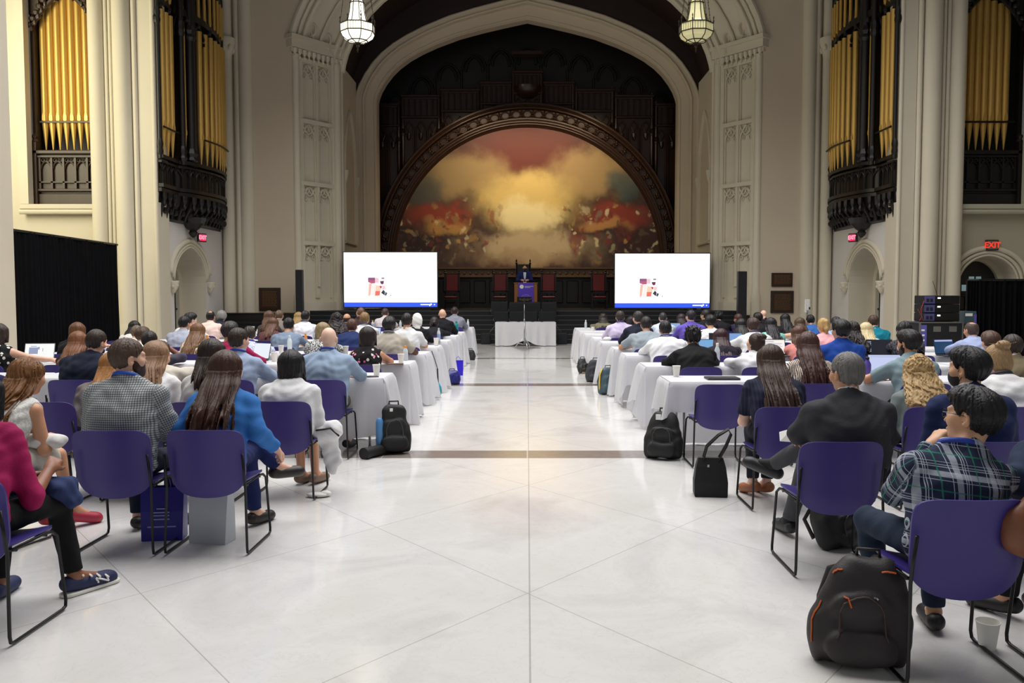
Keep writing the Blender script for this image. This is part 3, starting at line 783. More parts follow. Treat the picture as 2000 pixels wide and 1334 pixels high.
xl = PY(698.5, 60, 22).x; xr = PY(1359.5, 60, 22).x
lantern(xl, M('milk_glass_lit', (250, 246, 230), .3, emit=(255, 246, 222), estr=1.6), 60, 'brightly lit octagonal glass lantern hanging on chains at the left of the arch')
lantern(xr, M('milk_glass_amber', (190, 184, 140), .25, emit=(236, 226, 172), estr=.28), 0, 'unlit greenish octagonal glass lantern hanging on chains at the right of the arch')  # the unlit glass is given a faint glow of its own

# ================================================================ screens
SW = M('screen_white_light', (10, 10, 10), .4, emit=(255, 255, 255), estr=1.35)
SB = M('screen_blue_light', (10, 10, 10), .4, emit=(58, 98, 255), estr=1.0)
def glow(rgb): return M('screen_%02x%02x%02x' % tuple(rgb), (8, 8, 8), .4, emit=rgb, estr=1.0)
def screen(x0, x1, z0, z1, label):
    y = 30.35; w, h = x1 - x0, z1 - z0
    t = thing('led_screen', label, 'screen', (x0, y, z0))
    mb = MB(); mb.box(-.03, w + .03, .012, .12, -.03, h + .03); mb.build('cabinet', BLACKG, t)
    mb = MB()
    for X in (w * .15, w * .85): mb.box(X - .06, X + .06, .03, .12, 1.052 - z0, 0); mb.box(X - .3, X + .3, -.15, .5, 1.052 - z0, 1.09 - z0)
    mb.build('stand', BLACKG, t)
    mb = MB(); mb.box(0, w, 0, .012, .16, h); mb.build('slide', SW, t)
    mb = MB(); mb.box(0, w, 0, .012, 0, .16); fo = mb.build('slide_footer', SB, t)
    def patch(pts, rgb, yy=-.004):
        m2 = MB(); m2.prism([(u * w, v * h) for u, v in pts], lambda p: (p[0], yy, p[1]), lambda p: (p[0], 0, p[1])); return m2.build('slide_picture', glow(rgb), t)
    # the picture on the slide: a loose crop of red, skin and black shapes
    U = lambda x, y: ((x - 92) / 1520, 1 - (y - 112) / 880)
    R = lambda a, b, c, d: [U(a, d), U(b, d), U(b, c), U(a, c)]
    patch(R(487, 600, 518, 560), (150, 92, 130)); patch([U(487, 560), U(600, 555), U(600, 610), U(540, 612), U(487, 590)], (190, 96, 128))
    patch(R(600, 660, 522, 600), (246, 205, 214)); patch(R(705, 752, 518, 540), (150, 130, 150)); patch([U(680, 575), U(745, 570), U(740, 615), U(712, 630), U(690, 610)], (108, 58, 84))
    patch([U(500, 612), U(545, 612), U(528, 790), U(500, 822), U(487, 800)], (248, 196, 180)); patch([U(545, 615), U(610, 620), U(600, 810), U(540, 815)], (255, 244, 236))
    patch([U(612, 640), U(700, 650), U(690, 735), U(605, 735)], (255, 214, 190)); patch([U(605, 735), U(685, 735), U(672, 808), U(595, 812)], (246, 120, 104)); patch([U(670, 655), U(712, 655), U(705, 690), U(690, 690)], (190, 72, 66), -.006)
    patch(R(715, 765, 650, 710), (250, 208, 214)); patch([U(735, 712), U(762, 745), U(752, 805), U(697, 762)], (56, 62, 70)); patch([U(768, 750), U(800, 765), U(778, 812), U(756, 800)], (70, 78, 86)); patch([U(858, 785), U(860, 815), U(843, 815)], (120, 122, 124))
    # white wordmark bar with an arrow, and the slide number dot
    m2 = MB()
    for a in (R(1340, 1500, 945, 962), [U(1478, 970), U(1500, 950), U(1530, 950), U(1488, 980)], [U(1505, 930), U(1532, 946), U(1505, 962)], R(1556, 1576, 946, 962)):
        m2.prism([(u * w, v * h) for u, v in a], lambda p: (p[0], -.004, p[1]), lambda p: (p[0], 0, p[1]))
    m2.build('logo', SW, fo)
    return t
a, b = PY(671, 493, 30.35), PY(854, 599.5, 30.35)
screen(a.x, b.x, b.z, a.z, 'bright white slide screen left of the stage')
a, b = PY(1201.5, 495.5, 30.35), PY(1385.5, 601, 30.35)
screen(a.x, b.x, b.z, a.z, 'bright white slide screen right of the stage')

# ================================================================ on the stage
RED = M('red_leather', (104, 18, 18), .45, var=.15)
def throne(x, y, k, label):
    t = thing('ceremonial_chair', label, 'chair', (x, y, 1.05))
    mb = MB(); mb.box(-.27, .27, -.26, .26, .42, .5, .03); mb.build('seat', RED, t)
    mb = MB(); mb.box(-.24, .24, .22, .28, .7, 1.38, .02); mb.build('backrest', RED, t)
    mb = MB()
    for X in (-.28, .28):
        mb.box(X - .03, X + .03, .2, .28, 0, 1.48 * k); mb.lathe([(.03, 1.48 * k), (.05, 1.52 * k), (.02, 1.56 * k), (.04, 1.6 * k), (.005, 1.66 * k)], (X, .24, 0), 8); mb.box(X - .03, X + .03, -.28, .28, .66, .71); mb.box(X - .03, X + .03, -.28, -.21, 0, .7)
    mb.box(-.28, .28, .2, .27, 1.38, 1.48 * k); mb.box(-.28, .28, .2, .27, .6, .68); mb.box(-.28, .28, -.27, .27, .34, .42)
    mb.build('frame', WOOD, t)
for px, lab in ((976.5, 'red leather armchair with a tall dark frame left of the lectern'), (1071.5, 'red leather armchair with a tall dark frame right of the lectern'),
                (882, 'dim red armchair on stage beside the left screen'), (1170, 'dim red armchair on stage beside the right screen')):
    throne(PY(px, 560, 33.6).x, 33.6, .93, lab)
throne(PY(1022, 560, 35.0).x, 35.0, 1.22, 'tallest carved red chair standing directly behind the speaker')
YL = 31.6
xl_, xr_ = PY(1004.5, 560, YL).x, PY(1049.5, 560, YL).x
zt_ = PY(1027, 552, YL).z
t = thing('lectern', 'wooden lectern with a purple banner on the stage', 'lectern', ((xl_ + xr_) / 2, YL, 1.05))
hw = (xr_ - xl_) / 2; zt_ -= 1.05
mb = MB(); mb.box(-hw, hw, 0, .5, 0, zt_ - .04, .01); mb.box(-hw - .02, hw + .02, -.02, .55, zt_ - .04, zt_, .01); mb.build('body', M('golden_oak', (140, 86, 36), .4, var=.2, stretch=(1, 1, .2)), t)
mb = MB(); mb.box(-hw * .68, hw * .66, -.04, -.025, .02, zt_ - .01); bn = mb.build('banner', M('purple_banner', (84, 56, 190), .6), t)
mb = MB()
mb.lathe([(.075, 0), (.075, .006)], n=20); o = mb.build('round_logo', WHITEP, bn); o.location = (-hw * .36, -.042, zt_ - .15); o.rotation_euler = (PI / 2, 0, 0)
mb = MB()
for k, (a0, a1, z) in enumerate(((.0, .31, .14), (.0, .2, .18))):
    q = a0
    while q < a1: mb.box(-hw * .1 + q, -hw * .1 + q + .022, -.046, -.04, zt_ - z - .012, zt_ - z + .012); q += .03
mb.build('lettering', M('pale_lilac_print', (210, 200, 240), .6), bn)
mb = MB()
mb.tube([(.2 * math.cos(q), -.043, .36 + .2 * math.sin(q)) for q in (k * PI / 12 for k in range(24))], .01, 4, closed=True)
mb.tube([(.14 * math.cos(q), -.043, .36 + .14 * math.sin(q)) for q in (k * PI / 12 for k in range(24))], .006, 4, closed=True)
for k in range(12): mb.tube([(.16 * math.cos(k * PI / 6), -.043, .36 + .16 * math.sin(k * PI / 6)), (.2 * math.cos(k * PI / 6), -.043, .36 + .2 * math.sin(k * PI / 6))], .012, 4)
mb.build('emblem', M('lilac_print', (150, 130, 226), .6), bn)
mb = MB(); mb.box(-.32, .22, -.06, -.042, .3, .48); pl = mb.build('name_plate', BLACKG, t)
mb = MB()
for k in range(9): mb.tube([(-.23 + .05 * k, -.062, .36 + .03 * math.sin(k * 1.9)), (-.2 + .05 * k, -.062, .42 + .02 * math.cos(k * 2.3))], .006, 4)
mb.tube([(-.22, -.062, .37), (-.05, -.062, .345), (.12, -.062, .37)], .005, 4)
mb.build('script_mark', M('dull_gold_print', (150, 146, 100), .5), pl)
# black line-array cases before the stage
for i, (x0, x1, z0, z1, y, lab) in enumerate(((959, 992, 589, 606, 29.6, 'upper left'), (994, 1056, 590, 606, 29.6, 'upper middle'), (1058, 1087, 590, 607, 29.6, 'upper right'), (964, 993, 608, 626, 29.0, 'lower left'), (995, 1050, 608, 627, 29.0, 'lower middle'), (1052, 1086, 608, 627, 29.0, 'lower right'))):
    a, b = PY(x0, z0, y), PY(x1, z1, y)
    base = .90 if y > 29.3 else .60
    mb = MB(); mb.box(a.x, b.x, y, y + .27, base + .002, a.z, .015); o = mb.build('monitor_speaker', M('black_vinyl_case', (17, 18, 23), .5))
    tag(o, '%s of the low black speaker cabinets below the lectern' % lab, 'speaker')
    mb = MB(); w = b.x - a.x
    mb.box(a.x + .04, b.x - .04, y - .012, y, base + .04, a.z - .05); mb.build('grille', M('speaker_grille', (20, 22, 27), .8), o)
    mb = MB(); mb.box(a.x - .012, a.x, y + .04, y + .14, base + .12, base + .2); mb.build('handle', STEEL, o)
for px, lab in ((949, 'left'), (1098, 'right')):
    a = PY(px - 9.5, 651, 27.75); b = PY(px + 9.5, 672, 27.75)
    mb = MB(); mb.box(a.x, b.x, 27.62, 27.98, 0, a.z, .02); o = mb.build('subwoofer', M('black_vinyl_case', (17, 18, 23), .5)); tag(o, 'black floor speaker just %s of the white front table' % lab, 'speaker')
    mb = MB(); mb.box(a.x + .03, b.x - .03, 27.605, 27.62, .04, a.z - .04); mb.build('grille', M('speaker_grille', (20, 22, 27), .8), o)
# column loudspeakers beside the chancel arch
for x0, x1, zt, lab in ((578, 592, 527, 'left'), (1441, 1457, 530, 'right')):
    a, b = PY(x0, zt, 28.6), PY(x1, 600, 28.6)
    mb = MB(); mb.box(a.x, b.x, 28.5, 28.78, .0, .5, .01); mb.box(a.x, b.x, 28.5, 28.74, .5, a.z, .015); o = mb.build('column_speaker', BLACK)
    tag(o, 'tall narrow black column speaker at the %s foot of the great arch' % lab, 'speaker')
    mb = MB(); mb.box(a.x + .02, b.x - .02, 28.485, 28.5, .6, a.z - .04); mb.build('grille', M('speaker_grille', (20, 22, 27), .8), o)
# bronze plaques
PLQ = M('bronze_plaque', (66, 46, 34), .4, metal=.5, var=.2)
for (x0, x1, z0, z1, lab, fr_) in ((505, 548, 562, 607, 'dark framed bronze tablet on the left end wall', 1), (1507.5, 1548, 533, 560, 'upper bronze tablet on the right end wall', 0), (1506, 1550, 568, 611.5, 'lower framed bronze tablet on the right end wall', 1)):
    a, b = PY(x0, z0, 29.44), PY(x1, z1, 29.44); w, h = b.x - a.x, a.z - b.z
    o = thing('wall_plaque', lab, 'plaque', (a.x, 29.44, b.z))
    mb = MB(); mb.box(0, w, 0, .06, 0, h, .01); mb.build('frame', M('dark_plaque_frame', (40, 26, 20), .4), o)
    e = .07 if fr_ else .03
    mb = MB(); mb.box(e, w - e, -.012, 0, e, h - e); mb.build('tablet', PLQ, o)
    mb = MB(); k = 0; z = h - e - .07
    while z > e + .05:
        q = e + .06
        while q < w - e - .08: L = .05 + .06 * rnd.random(); mb.box(q, min(q + L, w - e - .05), -.018, -.012, z, z + .016); q += L + .02
        z -= .045
    mb.build('raised_lettering', M('bronze_letters', (120, 92, 62), .4, metal=.6), o)
# exit signs
def exit_sign(loc, rz, w, h, glow_rgb, label, edge=0):
    t = thing('exit_sign', label, 'exit sign', loc, rz)
    mb = MB(); mb.box(-w / 2, w / 2, 0, .08, -h / 2, h / 2, .01); mb.build('housing', M('exit_sign_housing', (52, 56, 50), .5, metal=.3), t)
    mb = MB(); mb.box(-w / 2 + .035, w / 2 - .035, -.006, 0, -h / 2 + .035, h / 2 - .035)
    if edge: mb.build('face', M('exit_red_face', (220, 40, 80), .4, emit=(255, 40, 90), estr=.8), t); text('EXIT', h * .62, M('exit_pale_letters', (255, 170, 190), .4, emit=(255, 150, 180), estr=1.0), t, (0, -.008, 0), bold=.006)
    else: mb.build('face', M('exit_grey_face', (112, 112, 100), .5), t); text('EXIT', h * .74, M('exit_red_letters', (230, 50, 40), .4, emit=(240, 62, 48), estr=.8), t, (0, -.008, -.005), bold=.007)
    return t
p = PY(1940.5, 478.5, 24.1); exit_sign((p.x, 24.15, p.z), 0, .36, .30, 0, 'red EXIT sign on the wall over the far right doorway')
p = PY(376, 459, 26.5); exit_sign((-10.2, 26.95, 3.40), PI / 2 - .35, .36, .27, 0, 'small red EXIT sign above the left arched doorway', 1)
exit_sign((10.2, 26.95, 3.40), -PI / 2 + .35, .36, .27, 0, 'small red EXIT sign above the right arched doorway', 1)
# small wall fittings
def fitting(name, lab, cat, x, y, z, w, h, mat, s, kids=()):
    mb = MB(); mb.box(*sorted((s * (XB - .04), s * XB)), y - w / 2, y + w / 2, z - h / 2, z + h / 2, .008); o = mb.build(name, mat); tag(o, lab, cat); return o
def YB(px): return XB * F / abs(px - 1030)
fitting('switch_panel', 'pale cover plate on the wall left of the left doorway', 'panel', 0, 24.55, 1.12, .34, .5, M('pale_enamel', (168, 167, 180), .4), -1)
fitting('switch_panel', 'pale cover plate on the wall beside the right doorway', 'panel', 0, 24.5, 1.12, .3, .5, M('pale_enamel', (168, 167, 180), .4), 1)
o = fitting('fire_alarm', 'red fire alarm strobe high on the wall right of the right doorway', 'fire alarm', 0, 24.32, 1.98, .14, .26, M('alarm_red', (190, 60, 40), .4), 1)
fitting('fire_call_point', 'red fire call point low on the wall right of the right doorway', 'fire alarm', 0, 24.3, 1.05, .12, .28, M('alarm_red', (190, 60, 40), .4), 1)
# hand sanitiser stand
p = PY(1577, 600, 28.6)
t = thing('sanitiser_stand', 'white hand sanitiser dispenser on a post by the right end wall', 'dispenser', (p.x, 28.6, 0))
mb = MB(); mb.tube([(0, 0, .02), (0, 0, 1.2)], .03, 8); mb.lathe([(.2, 0), (.2, .03), (.05, .05)], n=16); mb.build('post', STEEL, t)
mb = MB(); mb.box(-.09, .09, -.02, .04, 1.0, 1.46, .02); mb.build('back_board', WHITEP, t)
mb = MB(); mb.box(-.06, .06, -.14, -.02, 1.08, 1.32, .02); d_ = mb.build('dispenser', M('white_plastic', (235, 235, 238), .3), t)
mb = MB(); mb.box(.0, .045, -.15, -.14, 1.12, 1.2); mb.build('sensor_window', BLACKG, d_)
# long black piano against the left end wall
a, b = PY(432, 612, 29.0), PY(600, 640, 29.0)
t = thing('piano', 'closed black piano standing against the left end wall', 'piano', (-9.1, 28.75, 0))
mb = MB(); mb.box(-1.2, 1.2, -.3, .35, .62, .97, .02); mb.box(-1.25, 1.25, -.34, .38, .95, 1.0, .01); mb.build('case', BLACKG, t)
mb = MB(); mb.box(-1.15, 1.15, -.28, .3, .1, .62); mb.build('lower_panel', BLACK, t)
for X in (-1.1, 1.1):
    mb = MB(); mb.box(X - .06, X + .06, -.32, -.2, 0, .62, .01); mb.build('leg', BLACKG, t)
mb = MB(); mb.box(-1.1, 1.1, -.42, -.3, .66, .74, .01); mb.build('key_lid', BLACKG, t)

# ================================================================ curtains
VEL = M('black_velour', (13, 12, 15), .95, var=.4, vscale=3, spec=.1)
def curtain(p0, p1, z0t, z1t, label, folds=60):
    p0, p1 = Vector((p0[0], p0[1], 0)), Vector((p1[0], p1[1], 0)); d = p1 - p0; L = d.length; n = Vector((d.y, -d.x, 0)).normalized()
    t = thing('drape_wall', label, 'curtain', p0)
    mb = MB(); m = folds * 6; rings = []
    for k in range(9):
        q = k / 8; row = []
        for i in range(m + 1):
            u = i / m; zt = z0t + (z1t - z0t) * u
            w = (.02 + .045 * (1 - q)) * math.sin(2 * PI * folds * u + .8 * math.sin(u * 23)) + .02 * math.sin(u * 40)
            row.append(d * u + n * w + Vector((0, 0, .02 + (zt - .02) * q)))
        rings.append(row)
    mb.loft(rings, closed=False); o = mb.build('curtain', VEL, t, smooth=True)
    mb = MB(); mb.tube([Vector((0, 0, z0t)) - d * .005, d * 1.005 + Vector((0, 0, z1t))], .03, 8); mb.build('top_rail', BLACKG, t)
    for u in (0, .5, 1):
        mb = MB(); mb.tube([d * u - n * .1 + Vector((0, 0, 0.01)), d * u - n * .1 + Vector((0, 0, z0t + (z1t - z0t) * u))], .025, 8); mb.box((d * u - n * .1).x - .2, (d * u - n * .1).x + .2, (d * u - n * .1).y - .2, (d * u - n * .1).y + .2, 0, .012); mb.build('upright', BLACKG, t)
    return t
a, b = PY(10, 447, 18.2), PY(228, 478, 23.0)
curtain((a.x, 18.2), (b.x, 23.0), a.z, b.z, 'long black drape on a pipe frame in front of the left bay', 30)
a, b = PY(1912, 547, 22.2), PY(2050, 547, 22.2)
curtain((PY(1890, 547, 22.3).x, 22.3), (a.x, 22.2), a.z, a.z, 'left black drape panel of the low screen before the far right doorway', 4)
curtain((a.x, 22.2), (b.x, 22.2), a.z, a.z, 'right black drape panel of the low screen before the far right doorway', 14)

# ================================================================ sound rack at the right
y = 20.6
a, b = PY(1806, 577, y), PY(1874, 628, y)
zc = b.z
def led(parent, x, yy, z): m2 = MB(); m2.box(x, x + .07, yy - .008, yy, z, z + .03); m2.build('status_light', M('white_led', (255, 255, 255), .3, emit=(255, 255, 255), estr=3), parent)
lc0, lc1 = PY(1797, 630, y - .1), PY(1880, 630, y - .1)
t = thing('road_case', 'large black flight case with silver edges under the sound racks', 'flight case', ((lc0.x + lc1.x) / 2, y - .1, 0))
w = (lc1.x - lc0.x) / 2
mb = MB(); mb.box(-w, w, 0, .75, .1, zc - .01, .01); mb.build('body', M('black_vinyl_case', (17, 18, 23), .5), t)
mb = MB()
for X in (-w, w):
    for Y in (0, .75): mb.box(X - .018, X + .018, Y - .018, Y + .018, .1, zc - .01)
for z in (.1, zc - .02):
    mb.box(-w, w, -.015, .015, z - .015, z + .015); mb.box(-w - .01, -w + .02, 0, .75, z - .015, z + .015)
mb.build('metal_edging', STEEL, t)
mb = MB(); mb.box(-w - .012, -w + .16, -.012, 0, .35, zc - .08); sp_ = mb.build('label_panel', M('violet_label', (92, 88, 170), .5), t)
mb = MB()
for k in range(3): mb.box(-w + .03 + .02 * (k % 2), -w + .11, -.016, -.012, .5 + .12 * k, .54 + .12 * k)
mb.build('label_marks', WHITEP, sp_)
for X in (-.1, .28):
    mb = MB(); mb.box(X - .09, X + .09, -.014, 0, .72, .86, .01); mb.build('butterfly_latch', STEEL, t)
for X in (-w + .1, w - .1):
    for Y in (.1, .65): mb = MB(); mb.lathe([(.05, 0), (.05, .1)], (X, Y, 0), 8); mb.build('castor', BLACK, t)
hs = (a.z - zc) / 3
for k, lab in enumerate(('bottom', 'middle', 'top')):
    t = thing('amplifier_rack', '%s black rack unit of the three stacked on the flight case' % lab, 'rack', (0, 0, 0))
    z0 = zc + hs * k + .001
    mb = MB(); mb.box(a.x, b.x, y, y + .55, z0, z0 + hs - .004, .012); mb.build('case', BLACK, t)
    mb = MB(); mb.box(a.x + .0, a.x + .24, y - .02, y, z0 + .015, z0 + hs - .02); sd = mb.build('connector_panel', M('blue_grey_panel', (74, 74, 128), .5), t)
    mb = MB()
    for q in (.04, .13): mb.box(a.x + q, a.x + q + .06, y - .028, y - .02, z0 + .05, z0 + .13)
    mb.build('sockets', BLACK, sd)
    mb = MB(); mb.box(a.x + .27, b.x - .02, y - .012, y, z0 + .02, z0 + hs - .025); mb.build('front_panel', BLACKG, t)
    led(t, a.x + .31, y - .012, z0 + hs * .62)
t = thing('cable_bundle', 'thin red and black cables looping beside the sound rack', 'cable', (0, 0, 0))
for k, c in enumerate(((150, 40, 50), (20, 20, 22), (120, 60, 60))):
    mb = MB(); mb.tube([(a.x - .02, y - .02, zc + .5 - .1 * k), (a.x - .12 - .04 * k, y - .08, zc + .3), (a.x - .1, y - .1, zc + .12), (a.x - .16 + .05 * k, y - .1, zc + .02)], .009, 5); mb.build('cable', M('cable_%d' % k, c, .5), t)
mb = MB(); mb.tube([(a.x + .4, y + .2, zc + hs * 3), (a.x + .28, y + .2, zc + hs * 3 + .35)], .006, 4)
tag(mb.build('antenna', BLACKG), 'thin black antenna standing on the top rack unit', 'antenna')
a2, b2 = PY(1884, 608, 21.2), PY(1907, 633, 21.2)
t = thing('rack_monitor', 'small teal lit equipment box left of the black drape', 'equipment', ((a2.x + b2.x) / 2, 21.2, 0))
hw = (b2.x - a2.x) / 2
mb = MB(); mb.box(-hw, hw, 0, .4, b2.z, a2.z, .01); bx_ = mb.build('case', M('teal_grey_case', (62, 84, 92), .5), t)
mb = MB(); mb.box(-hw + .02, hw * .3, -.008, 0, a2.z - .12, a2.z - .05); mb.build('label_plate', WHITEP, bx_)
mb = MB(); mb.box(hw * .55, hw * .98, -.01, 0, b2.z + .02, a2.z - .08); mb.build('side_panel', M('violet_label', (92, 88, 170), .5), bx_)
mb = MB()
for X in (-hw + .04, hw - .04):
    for Y in (.04, .36): mb.box(X - .025, X + .025, Y - .025, Y + .025, 0, b2.z)
mb.box(-hw, hw, 0, .4, b2.z - .03, b2.z); mb.build('stand', BLACK, t)
# ================================================================ smooth bodies: distance fields meshed with surface nets
A3 = lambda v: np.array(v, 'f8')
class Field:
    def __init__(s, lo, hi, h):
        s.h = h; s.lo = A3(lo); n = np.ceil((A3(hi) - s.lo) / h).astype(int) + 1
        s.ax = [(s.lo[i] + h * np.arange(n[i])).astype('f4') for i in range(3)]
        s.d = np.full(n, .3, 'f4')
    def win(s, a, b):
        sl = []
        for i in range(3):
            i0 = max(0, int((a[i] - s.lo[i]) / s.h)); i1 = min(len(s.ax[i]), int((b[i] - s.lo[i]) / s.h) + 2)
            if i1 <= i0: return None
            sl.append(slice(i0, i1))
        return tuple(sl)
    def xyz(s, sl): return s.ax[0][sl[0]][:, None, None], s.ax[1][sl[1]][None, :, None], s.ax[2][sl[2]][None, None, :]
    def put(s, sl, d, k, op='+'):
        c = s.d[sl]
        if op == '-': c = -c
        if k > 0: m = np.minimum(c, d) - np.maximum(k - np.abs(c - d), 0) ** 2 / (4 * k)
        else: m = np.minimum(c, d)
        s.d[sl] = -m if op == '-' else m
    def cap(s, a, b, ra, rb=None, k=.02, S=(1, 1, 1), cut='', op='+'):
        rb = ra if rb is None else rb
        a, b, S = A3(a), A3(b), A3(S); R = max(ra, rb) * S + k + 2 * s.h
        sl = s.win(np.minimum(a, b) - R, np.maximum(a, b) + R)
        if sl is None: return
        X, Y, Z = s.xyz(sl)
        px, py, pz = (X - a[0]) / S[0], (Y - a[1]) / S[1], (Z - a[2]) / S[2]
        v = (b - a) / S; vv = float(v @ v) + 1e-12
        t = np.clip((px * v[0] + py * v[1] + pz * v[2]) / vv, 0, 1)
        d = np.sqrt((px - t * v[0]) ** 2 + (py - t * v[1]) ** 2 + (pz - t * v[2]) ** 2) - (ra + (rb - ra) * t)
        u = (b - a) / (np.linalg.norm(b - a) + 1e-9)
        if 'b' in cut: d = np.maximum(d, (X - b[0]) * u[0] + (Y - b[1]) * u[1] + (Z - b[2]) * u[2])
        if 'a' in cut: d = np.maximum(d, -((X - a[0]) * u[0] + (Y - a[1]) * u[1] + (Z - a[2]) * u[2]))
        s.put(sl, d.astype('f4'), k, op)
    def ell(s, c, r, R=None, k=.02, op='+'):
        c, r = A3(c), A3(r); m = max(r) + k + 2 * s.h
        sl = s.win(c - m, c + m)
        if sl is None: return
        X, Y, Z = s.xyz(sl); X = X - c[0]; Y = Y - c[1]; Z = Z - c[2]
        if R is not None: X, Y, Z = (R[0, i] * X + R[1, i] * Y + R[2, i] * Z for i in range(3))
        k0 = np.sqrt((X / r[0]) ** 2 + (Y / r[1]) ** 2 + (Z / r[2]) ** 2); k1 = np.sqrt((X / r[0] ** 2) ** 2 + (Y / r[1] ** 2) ** 2 + (Z / r[2] ** 2) ** 2) + 1e-9
        s.put(sl, (k0 * (k0 - 1) / k1).astype('f4'), k, op)
    def plane(s, n, c, k=0):                 # keep n.p < c
        sl = tuple(slice(0, len(a)) for a in s.ax); X, Y, Z = s.xyz(sl); n = A3(n); n = n / np.linalg.norm(n)
        d = -(n[0] * X + n[1] * Y + n[2] * Z - c)
        s.put(sl, np.broadcast_to(d, s.d.shape).astype('f4'), k, '-')
    def warp(s, fn):
        sl = tuple(slice(0, len(a)) for a in s.ax); X, Y, Z = s.xyz(sl); s.d += fn(X, Y, Z).astype('f4')
    def nets(s, name, post=None, relax=1):
        d = s.d.copy(); d[0] = d[-1] = .1; d[:, 0] = d[:, -1] = .1; d[:, :, 0] = d[:, :, -1] = .1
        ins = d < 0
        nx, ny, nz = d.shape
        cnt = np.zeros((nx - 1, ny - 1, nz - 1), 'i1')
        offs = [(i, j, k) for i in (0, 1) for j in (0, 1) for k in (0, 1)]
        for i, j, k in offs: cnt += ins[i:nx - 1 + i, j:ny - 1 + j, k:nz - 1 + k]
        idx = np.argwhere((cnt > 0) & (cnt < 8))
        if len(idx) == 0: return bpy.data.meshes.new(name)
        val = {o: d[idx[:, 0] + o[0], idx[:, 1] + o[1], idx[:, 2] + o[2]] for o in offs}
        acc = np.zeros((len(idx), 3)); n = np.zeros(len(idx))
        for o in offs:
            for ax in range(3):
                if o[ax]: continue
                q = list(o); q[ax] = 1; q = tuple(q); a, b = val[o], val[q]
                m = (a < 0) != (b < 0); t = np.where(m, a / np.where(a - b == 0, 1, a - b), 0)
                p = np.tile(A3(o), (len(idx), 1)); p[:, ax] += t
                acc += p * m[:, None]; n += m
        V = s.lo + s.h * (idx + acc / n[:, None])
        vid = -np.ones(cnt.shape, 'i4'); vid[idx[:, 0], idx[:, 1], idx[:, 2]] = np.arange(len(idx))
        Q = []
        for ax in range(3):
            o = [0, 0, 0]; o[ax] = 1
            a = ins[:nx - o[0], :ny - o[1], :nz - o[2]]; b = ins[o[0]:, o[1]:, o[2]:]
            e = np.argwhere(a != b); fl = a[e[:, 0], e[:, 1], e[:, 2]]
            u, v = [(1, 2), (2, 0), (0, 1)][ax]
            e = e[(e[:, u] > 0) & (e[:, v] > 0)] if len(e) else e
            fl = a[e[:, 0], e[:, 1], e[:, 2]]
            U = np.zeros(3, int); U[u] = 1; Vv = np.zeros(3, int); Vv[v] = 1
            g = lambda q: vid[q[:, 0], q[:, 1], q[:, 2]]
            quad = np.stack([g(e - U - Vv), g(e - Vv), g(e), g(e - U)], 1)
            quad[~fl] = quad[~fl][:, ::-1]
            Q.append(quad)
        Q = np.concatenate(Q); Q = Q[(Q >= 0).all(1)]
        for _ in range(relax):               # one light smoothing pass
            acc = np.zeros_like(V); n = np.zeros(len(V))
            for i in range(4):
                np.add.at(acc, Q[:, i], V[Q[:, (i + 1) % 4]]); np.add.at(n, Q[:, i], 1)
            V = V * .5 + .5 * acc / np.maximum(n, 1)[:, None]
        if post is not None: V = post(V)
        me = bpy.data.meshes.new(name)
        me.vertices.add(len(V)); me.vertices.foreach_set('co', V.astype('f4').ravel())
        me.loops.add(Q.size); me.loops.foreach_set('vertex_index', Q.astype('i4').ravel())
        me.polygons.add(len(Q)); me.polygons.foreach_set('loop_start', np.arange(0, Q.size, 4, dtype='i4'))
        me.polygons.foreach_set('use_smooth', np.ones(len(Q), bool))
        me.update(calc_edges=True)
        return me

# ---------------------------------------------------------------- people
SKIN = {'l': (226, 178, 152), 'p': (238, 196, 174), 't': (205, 150, 116), 'a': (214, 164, 128), 'b': (142, 92, 66), 'd': (92, 60, 46)}
def skin(k):
    n = 'skin_' + k
    if n in MATS: return MATS[n]
    t = NT(n); c = lin(SKIN[k]); f = t.noise(t.coord(), 18, 3)
    t.base(t.mix(f, tuple(v * .88 for v in c), tuple(min(1, v * 1.08) for v in c)))
    t.b.inputs['Roughness'].default_value = .5; t.b.inputs['Subsurface Weight'].default_value = .06
    t.b.inputs['Subsurface Radius'].default_value = (.01, .004, .002)
    t.bump(t.noise(t.coord(), 160, 2), .1, .002)
    MATS[n] = t.m; return t.m

